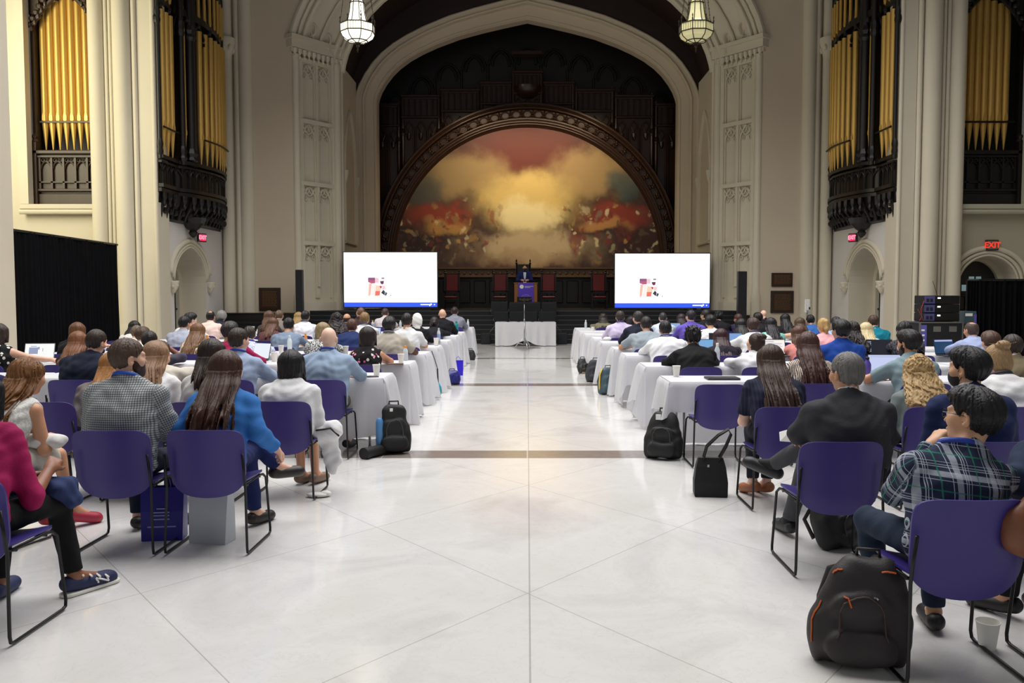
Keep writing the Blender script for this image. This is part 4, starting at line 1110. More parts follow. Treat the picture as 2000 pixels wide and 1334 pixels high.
def hair_field(style, h):
    """hair in head space: origin at the head centre, +y is the face"""
    long_ = style in ('long', 'wavy', 'straight', 'curlylong', 'longside')
    zlo = -.52 if long_ else -.3
    f = Field((-.2, -.24, zlo), (.2, .15, .26), h)
    n = (0, .075, -.065)
    if style in ('short', 'buzz', 'thick', 'spiky', 'side', 'afro', 'balding', 'ring', 'bun', 'topbun', 'pony', 'bob', 'boblong', 'cover', 'mediumw') or long_:
        g = {'buzz': .006, 'short': .012, 'side': .016, 'thick': .019, 'spiky': .02, 'afro': .034, 'balding': .008, 'ring': .008}.get(style, .013)
        f.ell((0, -.012, .026), (.077 + g, .097 + g, .097 + g), k=0)
        sh = style in ('short', 'buzz', 'thick', 'spiky', 'side', 'balding', 'ring')
        if sh: f.ell((0, -.03, -.018), (.067 + g * .5, .066 + g * .5, .07), k=.03)
        else: f.ell((0, -.034, -.03), (.07 + g * .8, .072 + g * .8, .075), k=.03)
        if style in ('thick', 'side'): f.ell((.0, .03, .085), (.075, .075, .05), k=.04); f.ell((0, -.06, .03), (.085, .065, .08), k=.04)
        if style == 'side': f.ell((.03, .055, .1), (.06, .05, .035), k=.03)
        f.plane(n, .0165 if not long_ else .02, k=.012)
        if style in ('short', 'buzz', 'thick', 'spiky', 'side', 'afro', 'balding', 'ring'): f.plane((0, -.35, -1), .092, k=.012)
        if style in ('short', 'buzz', 'thick', 'spiky', 'side', 'balding', 'ring'):
            for s in (-1, 1): f.ell((s * .092, .004, -.014), (.03, .032, .044), k=.008, op='-')
        if style == 'ring': f.plane((0, -.25, 1), .045, k=.012)
        if style == 'balding': f.ell((0, -.055, .13), (.055, .07, .05), k=.012, op='-')
    c = lambda a, b, ra, rb, k=.03, S=(1, 1, 1): f.cap(a, b, ra, rb, k, S)
    if style in ('long', 'straight', 'longside', 'wavy', 'curlylong'):
        e = {'long': -.36, 'straight': -.42, 'longside': -.40, 'wavy': -.33, 'curlylong': -.30}[style]
        c((0, -.055, .03), (0, -.085, -.12), .085, .07, .04, (1.12, .9, 1)); c((0, -.085, -.1), (0, -.105, e + .03), .062, .05, .04, (1.5, .72, 1))
        for s in (-1, 1):
            c((s * .07, -.005, .05), (s * .082, -.02, -.09), .03, .036); c((s * .082, -.02, -.09), (s * .088, -.07, e + .08), .036, .03)
            c((s * .05, -.09, -.1), (s * .06, -.11, e + .02), .042, .028)
    if style == 'curlylong':
        for s in (-1, 1): c((s * .09, -.03, -.04), (s * .12, -.06, -.22), .04, .06)
    if style == 'longside': c((.06, -.02, -.1), (.1, .05, -.38), .045, .025); c((.02, -.1, -.2), (.04, -.13, -.46), .035, .015)
    if style in ('bob', 'mediumw', 'boblong'):
        e = {'bob': -.115, 'mediumw': -.15, 'boblong': -.19}[style]
        c((0, -.05, .03), (0, -.075, e + .02), .09, .07, .04, (1.12, .9, 1))
        for s in (-1, 1): c((s * .068, 0, .05), (s * .08, -.005, e + .03), .032, .032); c((s * .05, -.06, -.05), (s * .055, -.07, e), .045, .03)
    if style == 'bun': f.ell((0, -.115, -.01), (.05, .045, .045), k=.012)
    if style == 'topbun':
        f.ell((0, -.075, .115), (.058, .05, .04), k=.012); f.ell((0, -.05, -.05), (.066, .06, .08), k=.03)
        for q in range(7): c((0, -.075, .115), (.11 * math.cos(q * .9 + .2), -.075 + .07 * math.sin(q * .9), .135 + .02 * math.sin(q * 2.1)), .006, .002, .006)
    if style == 'pony': f.ell((0, -.1, .06), (.05, .045, .045), k=.01); c((0, -.12, .05), (0, -.15, -.06), .04, .03); c((0, -.15, -.06), (0, -.13, -.15), .03, .008)
    if style == 'cover':
        f.ell((0, -.03, -.03), (.083, .082, .1), k=.04); c((0, -.03, -.08), (0, -.04, -.15), .07, .085, .04)
    ph = sum(map(ord, style)) % 7
    def strands(X, Y, Z):
        th = np.arctan2(X, -Y + .0)
        if style in ('curlylong',):
            a = X * 95 + 3 * np.sin(Z * 55); b = Y * 95 + 3 * np.sin(X * 60); c_ = Z * 80 + 3 * np.sin(Y * 60)
            return .0060 * np.sin(a) * np.sin(b + .7) + .0052 * np.sin(c_ + a * .6) + .004 * np.sin(1.9 * b - c_) + .003 * np.sin(2.6 * a + c_)
        if style == 'afro' : return .004 * np.sin(X * 210) * np.sin(Y * 210) * np.sin(Z * 210)
        if style in ('cover',): return .002 * np.sin(Z * 70 + X * 40)
        dn = 1 + 3.2 * np.clip(-Z / .3, 0, 1.3) if long_ or style in ('bob', 'mediumw', 'boblong') else 1.0
        amp = {'buzz': .0006, 'spiky': .006, 'thick': .003, 'wavy': .0045, 'short': .0028, 'balding': .001, 'ring': .001}.get(style, .002)
        w = 3.5 * np.sin(Z * (22 if style == 'wavy' else 9) + ph) + 2.2 * np.sin(th * 5 + ph) + 1.6 * np.sin(th * 13 + Z * 5)
        return dn * amp * (np.sin(th * 31 + w) + .7 * np.sin(th * 57 + 2 * w + 1) + .5 * np.sin(Z * 24 + th * 11))
    f.warp(strands)
    if style in ('short', 'thick', 'spiky', 'side', 'buzz'): f.warp(lambda X, Y, Z: .010 * np.clip((-Z + .02) / .09, 0, 1) * np.clip((-Y + .06) / .08, 0, 1) + .004 * np.sin(X * 140 + 2 * np.sin(Y * 30)) * np.clip((-Z - .03) / .05, 0, 1))
    if style in ('long', 'straight', 'longside', 'wavy', 'curlylong', 'bob', 'mediumw', 'boblong'):
        f.warp(lambda X, Y, Z: (.016 * np.sin(X * 75 + 1.3) + .012 * np.sin(X * 173 + Y * 60) + .010 * np.sin(X * 31)) * np.clip((-Z - (.16 if long_ else .04)) / .16, 0, 1))
    if style == 'spiky':
        rr = random.Random(3)
        for q in range(46):
            a = rr.uniform(0, 2 * PI); e = rr.uniform(.35, 1.4); v = np.array([math.cos(a) * math.cos(e), math.sin(a) * math.cos(e) * 1.1, math.sin(e)])
            f.cap(v * .095 + A3((0, -.012, .026)), v * .135 + A3((rr.uniform(-.02, .02), -.012, .03)), .013, .003, k=.008)
    return f
HCACHE = {}
def hair_mesh(style, h):
    if (style, h) not in HCACHE: HCACHE[style, h] = hair_field(style, h).nets('hair')
    return HCACHE[style, h].copy()

def hand(f, w, d, pn, side, curl=.5, k=.006):
    """palm, four fingers and thumb; w wrist, d forearm direction, pn palm normal (out of the palm)"""
    d = d / np.linalg.norm(d); pn = pn - d * (pn @ d); pn /= np.linalg.norm(pn) + 1e-9; x = np.cross(d, pn) * side
    kn = w + d * .085
    f.cap(w, w + d * .03, .026, .026, k=.02)
    for q in (-.025, -.008, .009, .025): f.cap(w + d * .02 + x * q * .7, kn + x * q, .017, .0145, k=.012)
    for q, L in ((-.03, .062), (-.01, .075), (.011, .08), (.031, .07)):
        a = kn + x * q
        d1 = d * math.cos(curl * .7) + pn * math.sin(curl * .7); d2 = d * math.cos(curl * 1.7) + pn * math.sin(curl * 1.7); d3 = d * math.cos(curl * 2.5) + pn * math.sin(curl * 2.5)
        b = a + d1 * L * .45; c = b + d2 * L * .32; e = c + d3 * L * .28
        f.cap(a, b, .0105, .0092, k=k); f.cap(b, c, .0092, .0085, k=.004); f.cap(c, e, .0085, .007, k=.004)
    t0 = w + d * .025 + x * .024; t1 = t0 + d * .032 + x * .024 + pn * .016; t2 = t1 + d * .034 + x * .006 + pn * .012
    f.cap(t0, t1, .014, .011, k=.012); f.cap(t1, t2, .0108, .0085, k=.004)

def rotm(yaw, pitch, roll):
    return np.array((Matrix.Rotation(yaw, 3, 'Z') @ Matrix.Rotation(-pitch, 3, 'X') @ Matrix.Rotation(roll, 3, 'Y')))

LEGCACHE = {}
PEOPLE = {}
def person(key, label, loc, rz=0, ztop=1.30, lean=None, tilt=0.0, sex='m', b=1.0, sk='l', hair='short', hc=(40, 30, 24), top=None, sleeve='short', collar='shirt',
           pants=(32, 34, 44), shoe=(24, 22, 24), arms=('table', 'table'), legs='normal', head=(0, 0, 0), h=.016, lan=None, glasses=None, mask=None, beard=None, leg_pts=None,
           arm_pts=None, stand=False, skirt=False, hand_curl=(.6, .6), seat=.455, tuck=.0, eyes=False, group=None, hair_rot=None, tie=False, curved=0.0, sock=None, hoff=0.0, watch=False):
    root = thing('person', label, 'person', loc, rz, group)
    PEOPLE[key] = root
    fem = sex == 'f'
    P = A3((0, 0, seat + .095)); HN = .27
    if stand: P = A3((0, 0, .93))
    want = ztop - P[2]
    if lean is None:
        T = .50 if not fem else .47
        q = (want - HN * .9) / T
        if q >= 1: lean = .06; T = min((want - HN) / math.cos(lean), .58)
        else: lean = min(math.acos(max(q, .2)), .78); T = max(.40, (want - HN * .9) / math.cos(lean))
        T = min(max(T, .38), .58)
    else:
        T = min(max((want - HN * (.9 if lean > .35 else 1)) / math.cos(lean), .36), .6)
    u = A3((math.sin(tilt), math.sin(lean) * math.cos(tilt), math.cos(lean) * math.cos(tilt)))
    C7 = P + T * u
    sw = (.158 if fem else .185) * (1 + (b - 1) * .7)
    xs = A3((math.cos(tilt), 0, -math.sin(tilt)))
    fw = np.cross(u, -xs) * -1; fw = np.cross(xs, u) * -1
    fw = A3((0, math.cos(lean), -math.sin(lean)))
    S = {1: C7 + xs * sw - u * .082 + fw * (curved + .01), -1: C7 - xs * sw - u * .082 + fw * (curved + .01)}
    nd = u * .6 + A3((0, .12, .4)); nd /= np.linalg.norm(nd)
    Nk = C7 + nd * .085 + A3((hoff * .6, .012, 0))
    Mh = rotm(*head) @ np.array(Matrix.Rotation(-min(lean, .45) * .35, 3, 'X'))
    Hc = Nk + A3((0, .022, 0)) + Mh @ A3((0, .0, .072)) + A3((math.sin(tilt) * .05 + hoff * .4, 0, 0))
    dz = ztop - (Hc[2] + .118)                   # keep the crown at the height seen in the photo
    if abs(dz) < .12:
        C7 = C7 + A3((0, 0, dz * .5)); S = {k_: v + A3((0, 0, dz * .5)) for k_, v in S.items()}; Nk = Nk + A3((0, 0, dz)); Hc = Hc + A3((0, 0, dz))
    hp = lambda *v: Hc + Mh @ A3(v)
    # arms
    ua, fa = (.265, .235) if fem else (.285, .25)
    E, Wr = {}, {}
    for s, pose in ((-1, arms[0]), (1, arms[1])):
        if arm_pts and s in arm_pts: E[s], Wr[s] = A3(arm_pts[s][0]), A3(arm_pts[s][1]); continue
        sh = S[s]
        if pose == 'table': e = A3((s * (sw + .07), sh[1] + .16, .80)); w = A3((s * .10, sh[1] + .36, .79))
        elif pose == 'wide': e = A3((s * (sw + .13), sh[1] + .12, .80)); w = A3((s * .06, sh[1] + .34, .79))
        elif pose == 'lap': e = A3((s * (sw + .06), sh[1] + .02, sh[2] - .27)); w = A3((s * .07, sh[1] + .24, .63))
        elif pose == 'down': e = A3((s * (sw + .04), sh[1] - .02, sh[2] - .28)); w = A3((s * (sw + .02), sh[1] + .14, sh[2] - .46))
        elif pose == 'face': e = A3((s * (sw + .05), sh[1] + .26, .80)); w = hp(s * .06, .10, -.15)
        elif pose == 'head': e = A3((s * (sw + .16), sh[1] + .28, .84)); w = hp(s * .10, .06, .0)
        elif pose == 'cross': e = A3((s * (sw + .09), sh[1] + .06, sh[2] - .26)); w = A3((s * -.03, sh[1] + .25, sh[2] - .24))
        elif pose == 'lectern': e = A3((s * (sw + .08), sh[1] + .1, sh[2] - .24)); w = A3((s * .12, sh[1] + .32, sh[2] - .24))
        v = e - sh; e = sh + v / np.linalg.norm(v) * ua
        v = w - e; w = e + v / np.linalg.norm(v) * fa
        if pose in ('table', 'wide') and not stand: w[2] = max(w[2], .785); e[2] = max(e[2], .78)
        E[s], Wr[s] = e, w
    # legs
    hip = {s: P + A3((s * .085 * b, .02, -.02)) for s in (-1, 1)}
    if stand: K = {s: A3((s * .09, .02, .5)) for s in (-1, 1)}; An = {s: A3((s * .1, -.01, .09)) for s in (-1, 1)}; Toe = {s: A3((s * .13, .17, .03)) for s in (-1, 1)}
    else:
        K = {s: A3((s * .13, .43, seat + .06)) for s in (-1, 1)}; An = {s: A3((s * .12, .42 - tuck, .09)) for s in (-1, 1)}; Toe = {s: A3((s * .15, .59 - tuck, .03)) for s in (-1, 1)}
    if leg_pts:
        for s, (k_, a_, t_) in leg_pts.items(): K[s], An[s], Toe[s] = A3(k_), A3(a_), A3(t_)
    allp = np.array([P, C7, Hc + A3((0, 0, .2)), *S.values(), *E.values(), *Wr.values(), *K.values(), *An.values(), *Toe.values()])
    lo, hi = allp.min(0) - .22, allp.max(0) + .2
    lo[2] = -.02
    # torso cross sections
    wx = (1.38 if fem else 1.48) * b ** .4
    secs = [(0, .112 * b), (.3, (.094 if fem else .106) * b), (.62, .108 * b), (.82, .088 * b)]
    cur = lambda t: P + (C7 - P) * t + fw * (curved * t - .035 * math.sin(t * PI))
    def torso(f, g, k=.04):
        for (t0, r0), (t1, r1) in zip(secs, secs[1:]): f.cap(cur(t0), cur(t1), r0 + g, r1 + g, k=.03, S=(wx, 1, 1))
        for s in (-1, 1): f.cap(C7 + xs * s * .108 * (sw / .185) - u * .135, cur(.22) + xs * s * .085 * b * (sw / .185), .082 * b + g, .08 * b + g, k=.06, S=(1, .96, 1))
        f.cap(S[-1], S[1], .046 * b + g, k=.05)
        for s in (-1, 1): f.cap(Nk - nd * .045 - A3((0, .02, 0)), S[s], .034 + g, .044 + g, k=.035)
    fine = h <= .010
    # --- skin
    bare_legs = skirt
    f = Field(lo, hi, h)
    torso(f, -.012)
    f.cap(C7 - u * .03, hp(0, -.025, -.05), .056 if not fem else .047, .052 if not fem else .045, k=.03)
    f.ell(hp(0, -.012, .026), (.075, .095, .093), Mh, k=.02)
    f.ell(hp(0, .03, -.045), (.056, .062, .07), Mh, k=.035)
    f.ell(hp(0, .066, -.088), (.024, .022, .02), Mh, k=.025)
    f.cap(hp(0, .088, .012), hp(0, .106, -.026), .007, .0105, k=.012)
    f.cap(hp(-.04, .078, .03), hp(.04, .078, .03), .014, k=.015)
    f.ell(hp(0, .09, -.062), (.024, .011, .009), Mh, k=.006)
    for s in (-1, 1):
        f.ell(hp(s * .031, .083, .008), (.014, .011, .008), Mh, k=.006)
        f.ell(hp(s * .05, .06, -.02), (.022, .024, .022), Mh, k=.035)
        f.ell(hp(s * .083, -.010, -.008), (.013, .022, .034), Mh, k=.006); f.ell(hp(s * .088, -.002, -.006), (.008, .012, .018), Mh, k=.004, op='-')
        f.cap(S[s], E[s], .05 * b, .04, k=.03); f.cap(E[s], Wr[s], .04, .026, k=.02)
        d = Wr[s] - E[s]; pn = A3((-s * .5, .1, -.9)) if arms[(s + 1) // 2] not in ('face', 'head') else A3((-s, -.6, -.1))
        hand(f, Wr[s], d, pn, -s, hand_curl[(s + 1) // 2])
    f.ell(P, (.155 * b, .12, .10), k=.03)
    for s in (-1, 1):
        f.cap(hip[s], K[s], .068 * b, .05, k=.03); f.cap(K[s], An[s], .05, .033, k=.02)
        v = Toe[s] - An[s]; f.cap(An[s], An[s] + A3((0, 0, -.04)) + v * .1, .032, .03, k=.02); f.cap(An[s] + v * .15, Toe[s], .03, .022, k=.02)
    body = link('body', f.nets('body'), skin(sk), root)
    # --- top
    if top is not None:
        g = .010 if collar in ('tee', 'none', 'blouse') else .014
        if collar == 'jacket': g = .02
        f = Field(lo, hi, h * 1.15 if fine else h)
        torso(f, g)
        f.ell(P + A3((0, 0, .02)), (.165 * b, .13, .11), k=.04)
        for s in (-1, 1):
            if sleeve == 'long':
                f.cap(S[s], E[s], .053 * b + g, .043 + g, k=.035); f.cap(E[s], E[s] + (Wr[s] - E[s]) * .97, .045 + g, .029 + g, k=.02, cut='b')
            elif sleeve == 'short':
                f.cap(S[s], S[s] + (E[s] - S[s]) * .78, .054 * b + g, .054 + g, k=.035, cut='b')
            elif sleeve == 'roll':
                f.cap(S[s], E[s], .054 * b + g, .043 + g, k=.035); f.cap(E[s], E[s] + (Wr[s] - E[s]) * .18, .045 + g, .044 + g, k=.02, cut='b')
        # arm holes and neckline
        if sleeve == 'none':
            for s in (-1, 1): f.ell(S[s] + xs * s * .055, (.05, .075, .085), k=.015, op='-')
        nk = {'tee': (.062, .058), 'blouse': (.07, .075), 'none': (.085, .10), 'shirt': (.056, .05), 'jacket': (.058, .055)}[collar]
        f.cap(C7 + nd * .035 + A3((0, .012, 0)), C7 + nd * .16 + A3((0, .05, 0)), nk[0], nk[1] + .03, k=.012, op='-')
        if collar == 'none': f.ell(C7 - u * .05 + fw * -.085, (.085, .05, .10), k=.02, op='-')
        if collar in ('shirt', 'jacket'):
            ring = [C7 + nd * (.042 if collar == 'shirt' else .03) + A3((0, .012, 0)) + xs * (.059 * math.cos(a)) + A3((0, .055 * math.sin(a), -.016 * math.sin(a))) for a in (i * PI / 6 for i in range(12))]
            for i in range(12): f.cap(ring[i], ring[(i + 1) % 12], .0125 if collar == 'shirt' else .017, k=.012, S=(1, 1, 1.5))
        ph = (hash(key) if False else sum(map(ord, key))) % 17
        am = .0045 if collar != 'jacket' else .004
        f.warp(lambda X, Y, Z: am * (np.sin(Z * 46 + 5 * np.sin(X * 13 + ph) + Y * 17) * np.sin(X * 27 + ph + 3 * np.sin(Z * 11)) + .8 * np.sin(Z * 23 - X * 31 + ph * 2 + 2 * np.sin(Y * 19))))
        pat = {}
        o = link('jacket' if collar == 'jacket' else 'shirt', f.nets('shirt'), top, root)
        if 'gingham' in top.name or 'plaid' in top.name: add_pattern(o.data, [(P, C7, .16)] + [(S[s], E[s], .06) for s in (-1, 1)] + [(E[s], Wr[s], .045) for s in (-1, 1)])
        if collar == 'jacket' and fine:            # shirt collar showing above the jacket
            f2 = Field(C7 - .14, C7 + A3((.14, .16, .2)), .007)
            ring = [C7 + nd * .058 + A3((0, .012, 0)) + xs * (.054 * math.cos(a)) + A3((0, .05 * math.sin(a), -.02 * math.sin(a))) for a in (i * PI / 6 for i in range(12))]
            for i in range(12): f2.cap(ring[i], ring[(i + 1) % 12], .009, k=.008, S=(1, 1, 1.6))
            link('shirt_collar', f2.nets('shirt_collar'), cloth((232, 234, 240)), root)
    # --- trousers or skirt
    f = Field((lo[0], lo[1], -.02), (hi[0], hi[1], P[2] + .22), h * 1.15 if fine else max(h, .018))
    f.ell(P + A3((0, .0, -.005)), (.172 * b, .138, .112), k=.03)
    for s in (-1, 1):
        if skirt: f.cap(hip[s], hip[s] + (K[s] - hip[s]) * .92, .088 * b, .078, k=.08, cut='b')
        else:
            f.cap(hip[s], K[s], .082 * b, .064, k=.03); f.cap(K[s], K[s] + (An[s] - K[s]) * .93, .063, .05, k=.02, cut='b')
    f.warp(lambda X, Y, Z: .003 * np.sin(Z * 40 + Y * 25 + 3 * np.sin(X * 20)) * np.sin(Y * 37 + X * 15))
    link('skirt' if skirt else 'trousers', f.nets('trousers'), pants if isinstance(pants, bpy.types.Material) else cloth(pants), root)
    if sock:
        for s in (-1, 1):
            f = Field(np.minimum(An[s], K[s]) - .1, np.maximum(An[s], K[s]) + .1, .009); f.cap(An[s], An[s] + (K[s] - An[s]) * .45, .04, .052, k=.01); f.cap(An[s] + (K[s] - An[s]) * .02, An[s] + (Toe[s] - An[s]) * .5, .041, .034, k=.02); link('sock', f.nets('sock'), M('sock_%d' % sock[0], sock, .8), root)
    # --- shoes
    for s in (-1, 1):
        v = Toe[s] - An[s]; ln = np.linalg.norm(v[:2]) + 1e-6
        f = Field(np.minimum(An[s], Toe[s]) - .14, np.maximum(An[s], Toe[s]) + .14, .009 if fine else .016)
        dn = A3((0, 0, -.045)) if abs(v[2]) < .12 else A3((0, 0, -.06))
        heel = An[s] - v / np.linalg.norm(v) * .04 + dn
        f.cap(heel, Toe[s], .043, .034, k=.02); f.cap(heel + v * .25, Toe[s] - v * .15, .04, .046, k=.02, S=(1, 1, .8))
        if Toe[s][2] < .06: f.plane((0, 0, -1), 0.0, k=.004)
        f.cap(An[s] + A3((0, 0, .0)), An[s] + A3((0, 0, .12)) - v * .1, .03, .03, k=.01, op='-')
        link('shoe', f.nets('shoe'), shoe if isinstance(shoe, bpy.types.Material) else M('shoe_%d_%d_%d' % shoe, shoe, .5), root)
    # --- hair
    if hair:
        hm = hair_mesh(hair, .0048 if fine else .007 if h < .015 else .010)
        Rh = Mh if hair_rot is None else rotm(*hair_rot)
        if hair in ('long', 'straight', 'longside', 'wavy', 'curlylong', 'boblong'):
            n_ = len(hm.vertices); V = np.empty(n_ * 3, 'f4'); hm.vertices.foreach_get('co', V); V = V.reshape(-1, 3).astype('f8')
            Wp = V @ Rh.T + Hc
            if Mh is Rh and abs(head[0]) > .2:          # the fall of hair stays behind the shoulders when the head turns
                k_ = np.clip((Hc[2] - .07 - Wp[:, 2]) / .12, 0, 1) * head[0] * .75
                dx, dy = Wp[:, 0] - Hc[0], Wp[:, 1] - Hc[1]; ca, sa = np.cos(-k_), np.sin(-k_)
                Wp[:, 0], Wp[:, 1] = Hc[0] + dx * ca - dy * sa, Hc[1] + dx * sa + dy * ca
            zb = np.arange(Wp[:, 2].min() - .02, C7[2] + .16, .02)
            if len(zb) > 2:
                ctr = np.array([Wp[np.abs(Wp[:, 2] - z) < .025, 1].mean() if (np.abs(Wp[:, 2] - z) < .025).any() else np.nan for z in zb]); ok = ~np.isnan(ctr); ctr = np.interp(zb, zb[ok], ctr[ok])
                tz = np.clip((zb - P[2]) / (C7[2] - P[2]), 0, 1.0)
                bk = P[1] + (C7[1] - P[1]) * tz - .035 * np.sin(tz * PI) - (.098 * b + (.022 if collar == 'jacket' else .012)) * np.where(tz > .9, 1 - (tz - .9) * 4, 1) - .026
                shf = np.maximum(0, ctr - bk) * (lambda q: q * q * (3 - 2 * q))(np.clip((C7[2] + .15 - zb) / .15, 0, 1))
                shf = np.convolve(np.pad(shf, 2, 'edge'), np.ones(5) / 5, 'valid')
                w_ = np.interp(Wp[:, 2], zb, shf, right=0)
                Wp[:, 1] -= w_
            V = (Wp - Hc) @ Rh
            hm.vertices.foreach_set('co', V.astype('f4').ravel()); hm.update()
        ho = link('headscarf' if hair == 'cover' else 'hair', hm, hairmat(hc) if hair != 'cover' else cloth(hc), root)
        R4 = Matrix([list(r) + [0] for r in Rh.tolist()] + [[0, 0, 0, 1]])
        ho.matrix_local = Matrix.Translation(Hc) @ R4
    H4 = Matrix.Translation(Hc) @ Matrix([list(r) + [0] for r in Mh.tolist()] + [[0, 0, 0, 1]])
    if beard:
        f = Field((-.12, -.06, -.17), (.12, .16, .06), .007)
        f.ell((0, .036, -.052), (.064, .066, .074), k=0); f.ell((0, .068, -.098), (.034, .032, .026), k=.03)
        for s in (-1, 1): f.cap((s * .068, .012, .01), (s * .06, .03, -.05), .012, .02, k=.02)
        f.ell((0, .02, .03), (.09, .12, .062), k=.012, op='-'); f.plane((0, -1, 0), .0, k=.01)
        f.warp(lambda X, Y, Z: .0012 * np.sin(X * 300) * np.sin(Z * 260))
        link('beard', f.nets('beard'), hairmat(beard), root).matrix_local = H4
    if eyes or glasses or abs(head[0]) > .3:
        for s in (-1, 1):
            mb = MB(); mb.ell((s * .031, .086, .008), (.0125, .0095, .008), 10, 8); mb.build('eye', M('eye_white', (235, 232, 226), .2), root, smooth=True).matrix_local = H4
            mb = MB(); mb.ell((s * .031, .0945, .008), (.0058, .003, .0058), 8, 6); mb.build('iris', M('iris_brown', (48, 30, 20), .2), root, smooth=True).matrix_local = H4
    if glasses:
        mb = MB()
        for s in (-1, 1):
            mb.tube([(s * .033 + .024 * math.cos(a), .106 - .004 * abs(math.cos(a)), .006 + .019 * math.sin(a)) for a in (i * PI / 7 for i in range(14))], .0018, 5, closed=True)
            mb.tube([(s * .057, .102, .012), (s * .08, .05, .012), (s * .085, -.005, .008), (s * .082, -.02, -.015)], .002, 5)
        mb.tube([(-.01, .107, .01), (.01, .107, .01)], .0018, 5)
        mb.build('glasses', M('glasses_frame', (30, 28, 30), .3), root).matrix_local = H4
    if mask:
        f = Field((-.11, -.02, -.15), (.11, .16, .04), .008)
        f.ell((0, .04, -.05), (.066, .073, .072), k=0); f.plane((0, 0, 1), -.008, k=.008); f.plane((0, -1, 0), -.012, k=.01); f.plane((0, 0, -1), .115, k=.01)
        mo = link('face_mask', f.nets('face_mask'), M('mask_fabric_%d' % mask[0], mask, .8), root); mo.matrix_local = H4
        mb = MB()
        for s in (-1, 1): mb.tube([(s * .064, .03, -.02), (s * .086, -.01, .025), (s * .088, -.03, .0), (s * .066, .02, -.085)], .0022, 5)
        mb.build('ear_loop', mo.data.materials[0], root).matrix_local = H4
    if watch:
        w_, d_ = Vector(Wr[1]), Vector(Wr[1] - E[1]).normalized(); q_ = d_.orthogonal().normalized(); p_ = d_.cross(q_)
        mb = MB(); mb.tube([w_ - d_ * .03 + (q_ * math.cos(a) + p_ * math.sin(a)) * .033 for a in (i * PI / 7 for i in range(14))], .009, 6, closed=True); mb.build('wrist_watch', BLACKG, root, smooth=True)
    if lan:
        ring = [C7 + nd * (.034 if collar == 'shirt' else .02) + A3((0, .012, .012)) + xs * (.078 * math.cos(a)) + A3((0, .075 * math.sin(a), -.03 * math.sin(a) - (.05 if math.sin(a) > .4 else 0))) for a in (i * PI / 8 for i in range(16))]
        mb = MB(); rr_ = []
        for i in range(16):
            p = Vector(ring[i]); o_ = (p - Vector(C7 + A3((0, .012, .03)))).normalized(); o_.z = 0; upv = Vector((0, 0, 1)) * .011 - o_ * .004
            rr_.append([p - upv + o_ * .004, p + upv + o_ * .002, p + upv + o_ * .006, p - upv + o_ * .009])
        rr_.append(rr_[0]); mb.loft(rr_)
        mb.build('lanyard', M('lanyard_%d_%d_%d' % lan, lan, .6), root, smooth=True)
    root['_hc'] = [float(v) for v in Hc]
    return root

def add_pattern(me, segs):
    n = len(me.vertices); V = np.empty(n * 3, 'f4'); me.vertices.foreach_get('co', V); V = V.reshape(-1, 3)
    best = np.full(n, 1e9); out = np.zeros((n, 3), 'f4')
    for i, (a, b, r) in enumerate(segs):
        ax = b - a; L = np.linalg.norm(ax); ax = ax / L
        t = (V - a) @ ax; q = V - a - np.outer(np.clip(t, 0, L), ax); d = np.linalg.norm(q, axis=1)
        sc = d / r
        e1 = np.cross(ax, A3((0, 1, 0)) if abs(ax[1]) < .8 else A3((1, 0, 0))); e1 /= np.linalg.norm(e1); e2 = np.cross(ax, e1)
        if i == 0: uu = V @ A3((1, 0, 0)) * 1.05 + 5; vv_ = t + 5           # flat across the back
        else: uu = np.arctan2(q @ e1, q @ e2) * r * 1.15 + 5; vv_ = t + 5
        m = sc < best; best[m] = sc[m]; out[m, 0] = uu[m]; out[m, 1] = vv_[m]
    at = me.attributes.new('pat', 'FLOAT_VECTOR', 'POINT'); at.data.foreach_set('vector', out.ravel())
# ================================================================ chairs
PURP = M('purple_plastic', (54, 41, 120), .42, var=.04, vscale=3, bump=.06, bscale=220)
ROD = M('black_steel_rod', (17, 17, 19), .35, metal=.2)
def shell(fn, nu, nv, th, nrm):
    """thickened sheet; fn(u, v) for u, v in -1..1"""
    a = [[fn(-1 + 2 * i / nu, -1 + 2 * j / nv) for i in range(nu + 1)] for j in range(nv + 1)]
    mb = MB(); W_ = nu + 1; off = Vector(nrm) * th
    top = [p for r in a for p in r]; bot = [p + off for p in top]; n = len(top); fs = []
    for j in range(nv):
        for i in range(nu):
            q = (j * W_ + i, j * W_ + i + 1, (j + 1) * W_ + i + 1, (j + 1) * W_ + i)
            fs.append(q); fs.append(tuple(k + n for k in q[::-1]))
    edge = [i for i in range(W_)] + [j * W_ + nu for j in range(1, nv + 1)] + [nv * W_ + i for i in range(nu - 1, -1, -1)] + [j * W_ for j in range(nv - 1, 0, -1)]
    for k in range(len(edge)): p, q = edge[k], edge[(k + 1) % len(edge)]; fs.append((q, p, p + n, q + n))
    return mb.add(top + bot, fs)
def sq(u, v, p=5.0):       # square to rounded square
    m = max(abs(u), abs(v))
    if m < 1e-9: return 0, 0
    k = m / (abs(u) ** p + abs(v) ** p) ** (1 / p)
    return u * k, v * k
def back_fn(u, v):
    a, b = sq(u, v, 4.2 if v < 0 else 6)
    z = .59 + .20 * b - (.03 * (1 - a * a) if b < -.4 else 0) * 0
    w = .245 - .012 * (1 - b) * .5
    y = -.215 - .06 * (b + 1) / 2 + .055 * a * a + (.03 * (-b - .6) if b < -.6 else 0)
    if b < -.2: z -= .035 * (1 - a * a) * min(1, (-b - .2) / .6)
    return Vector((w * a, y, z))
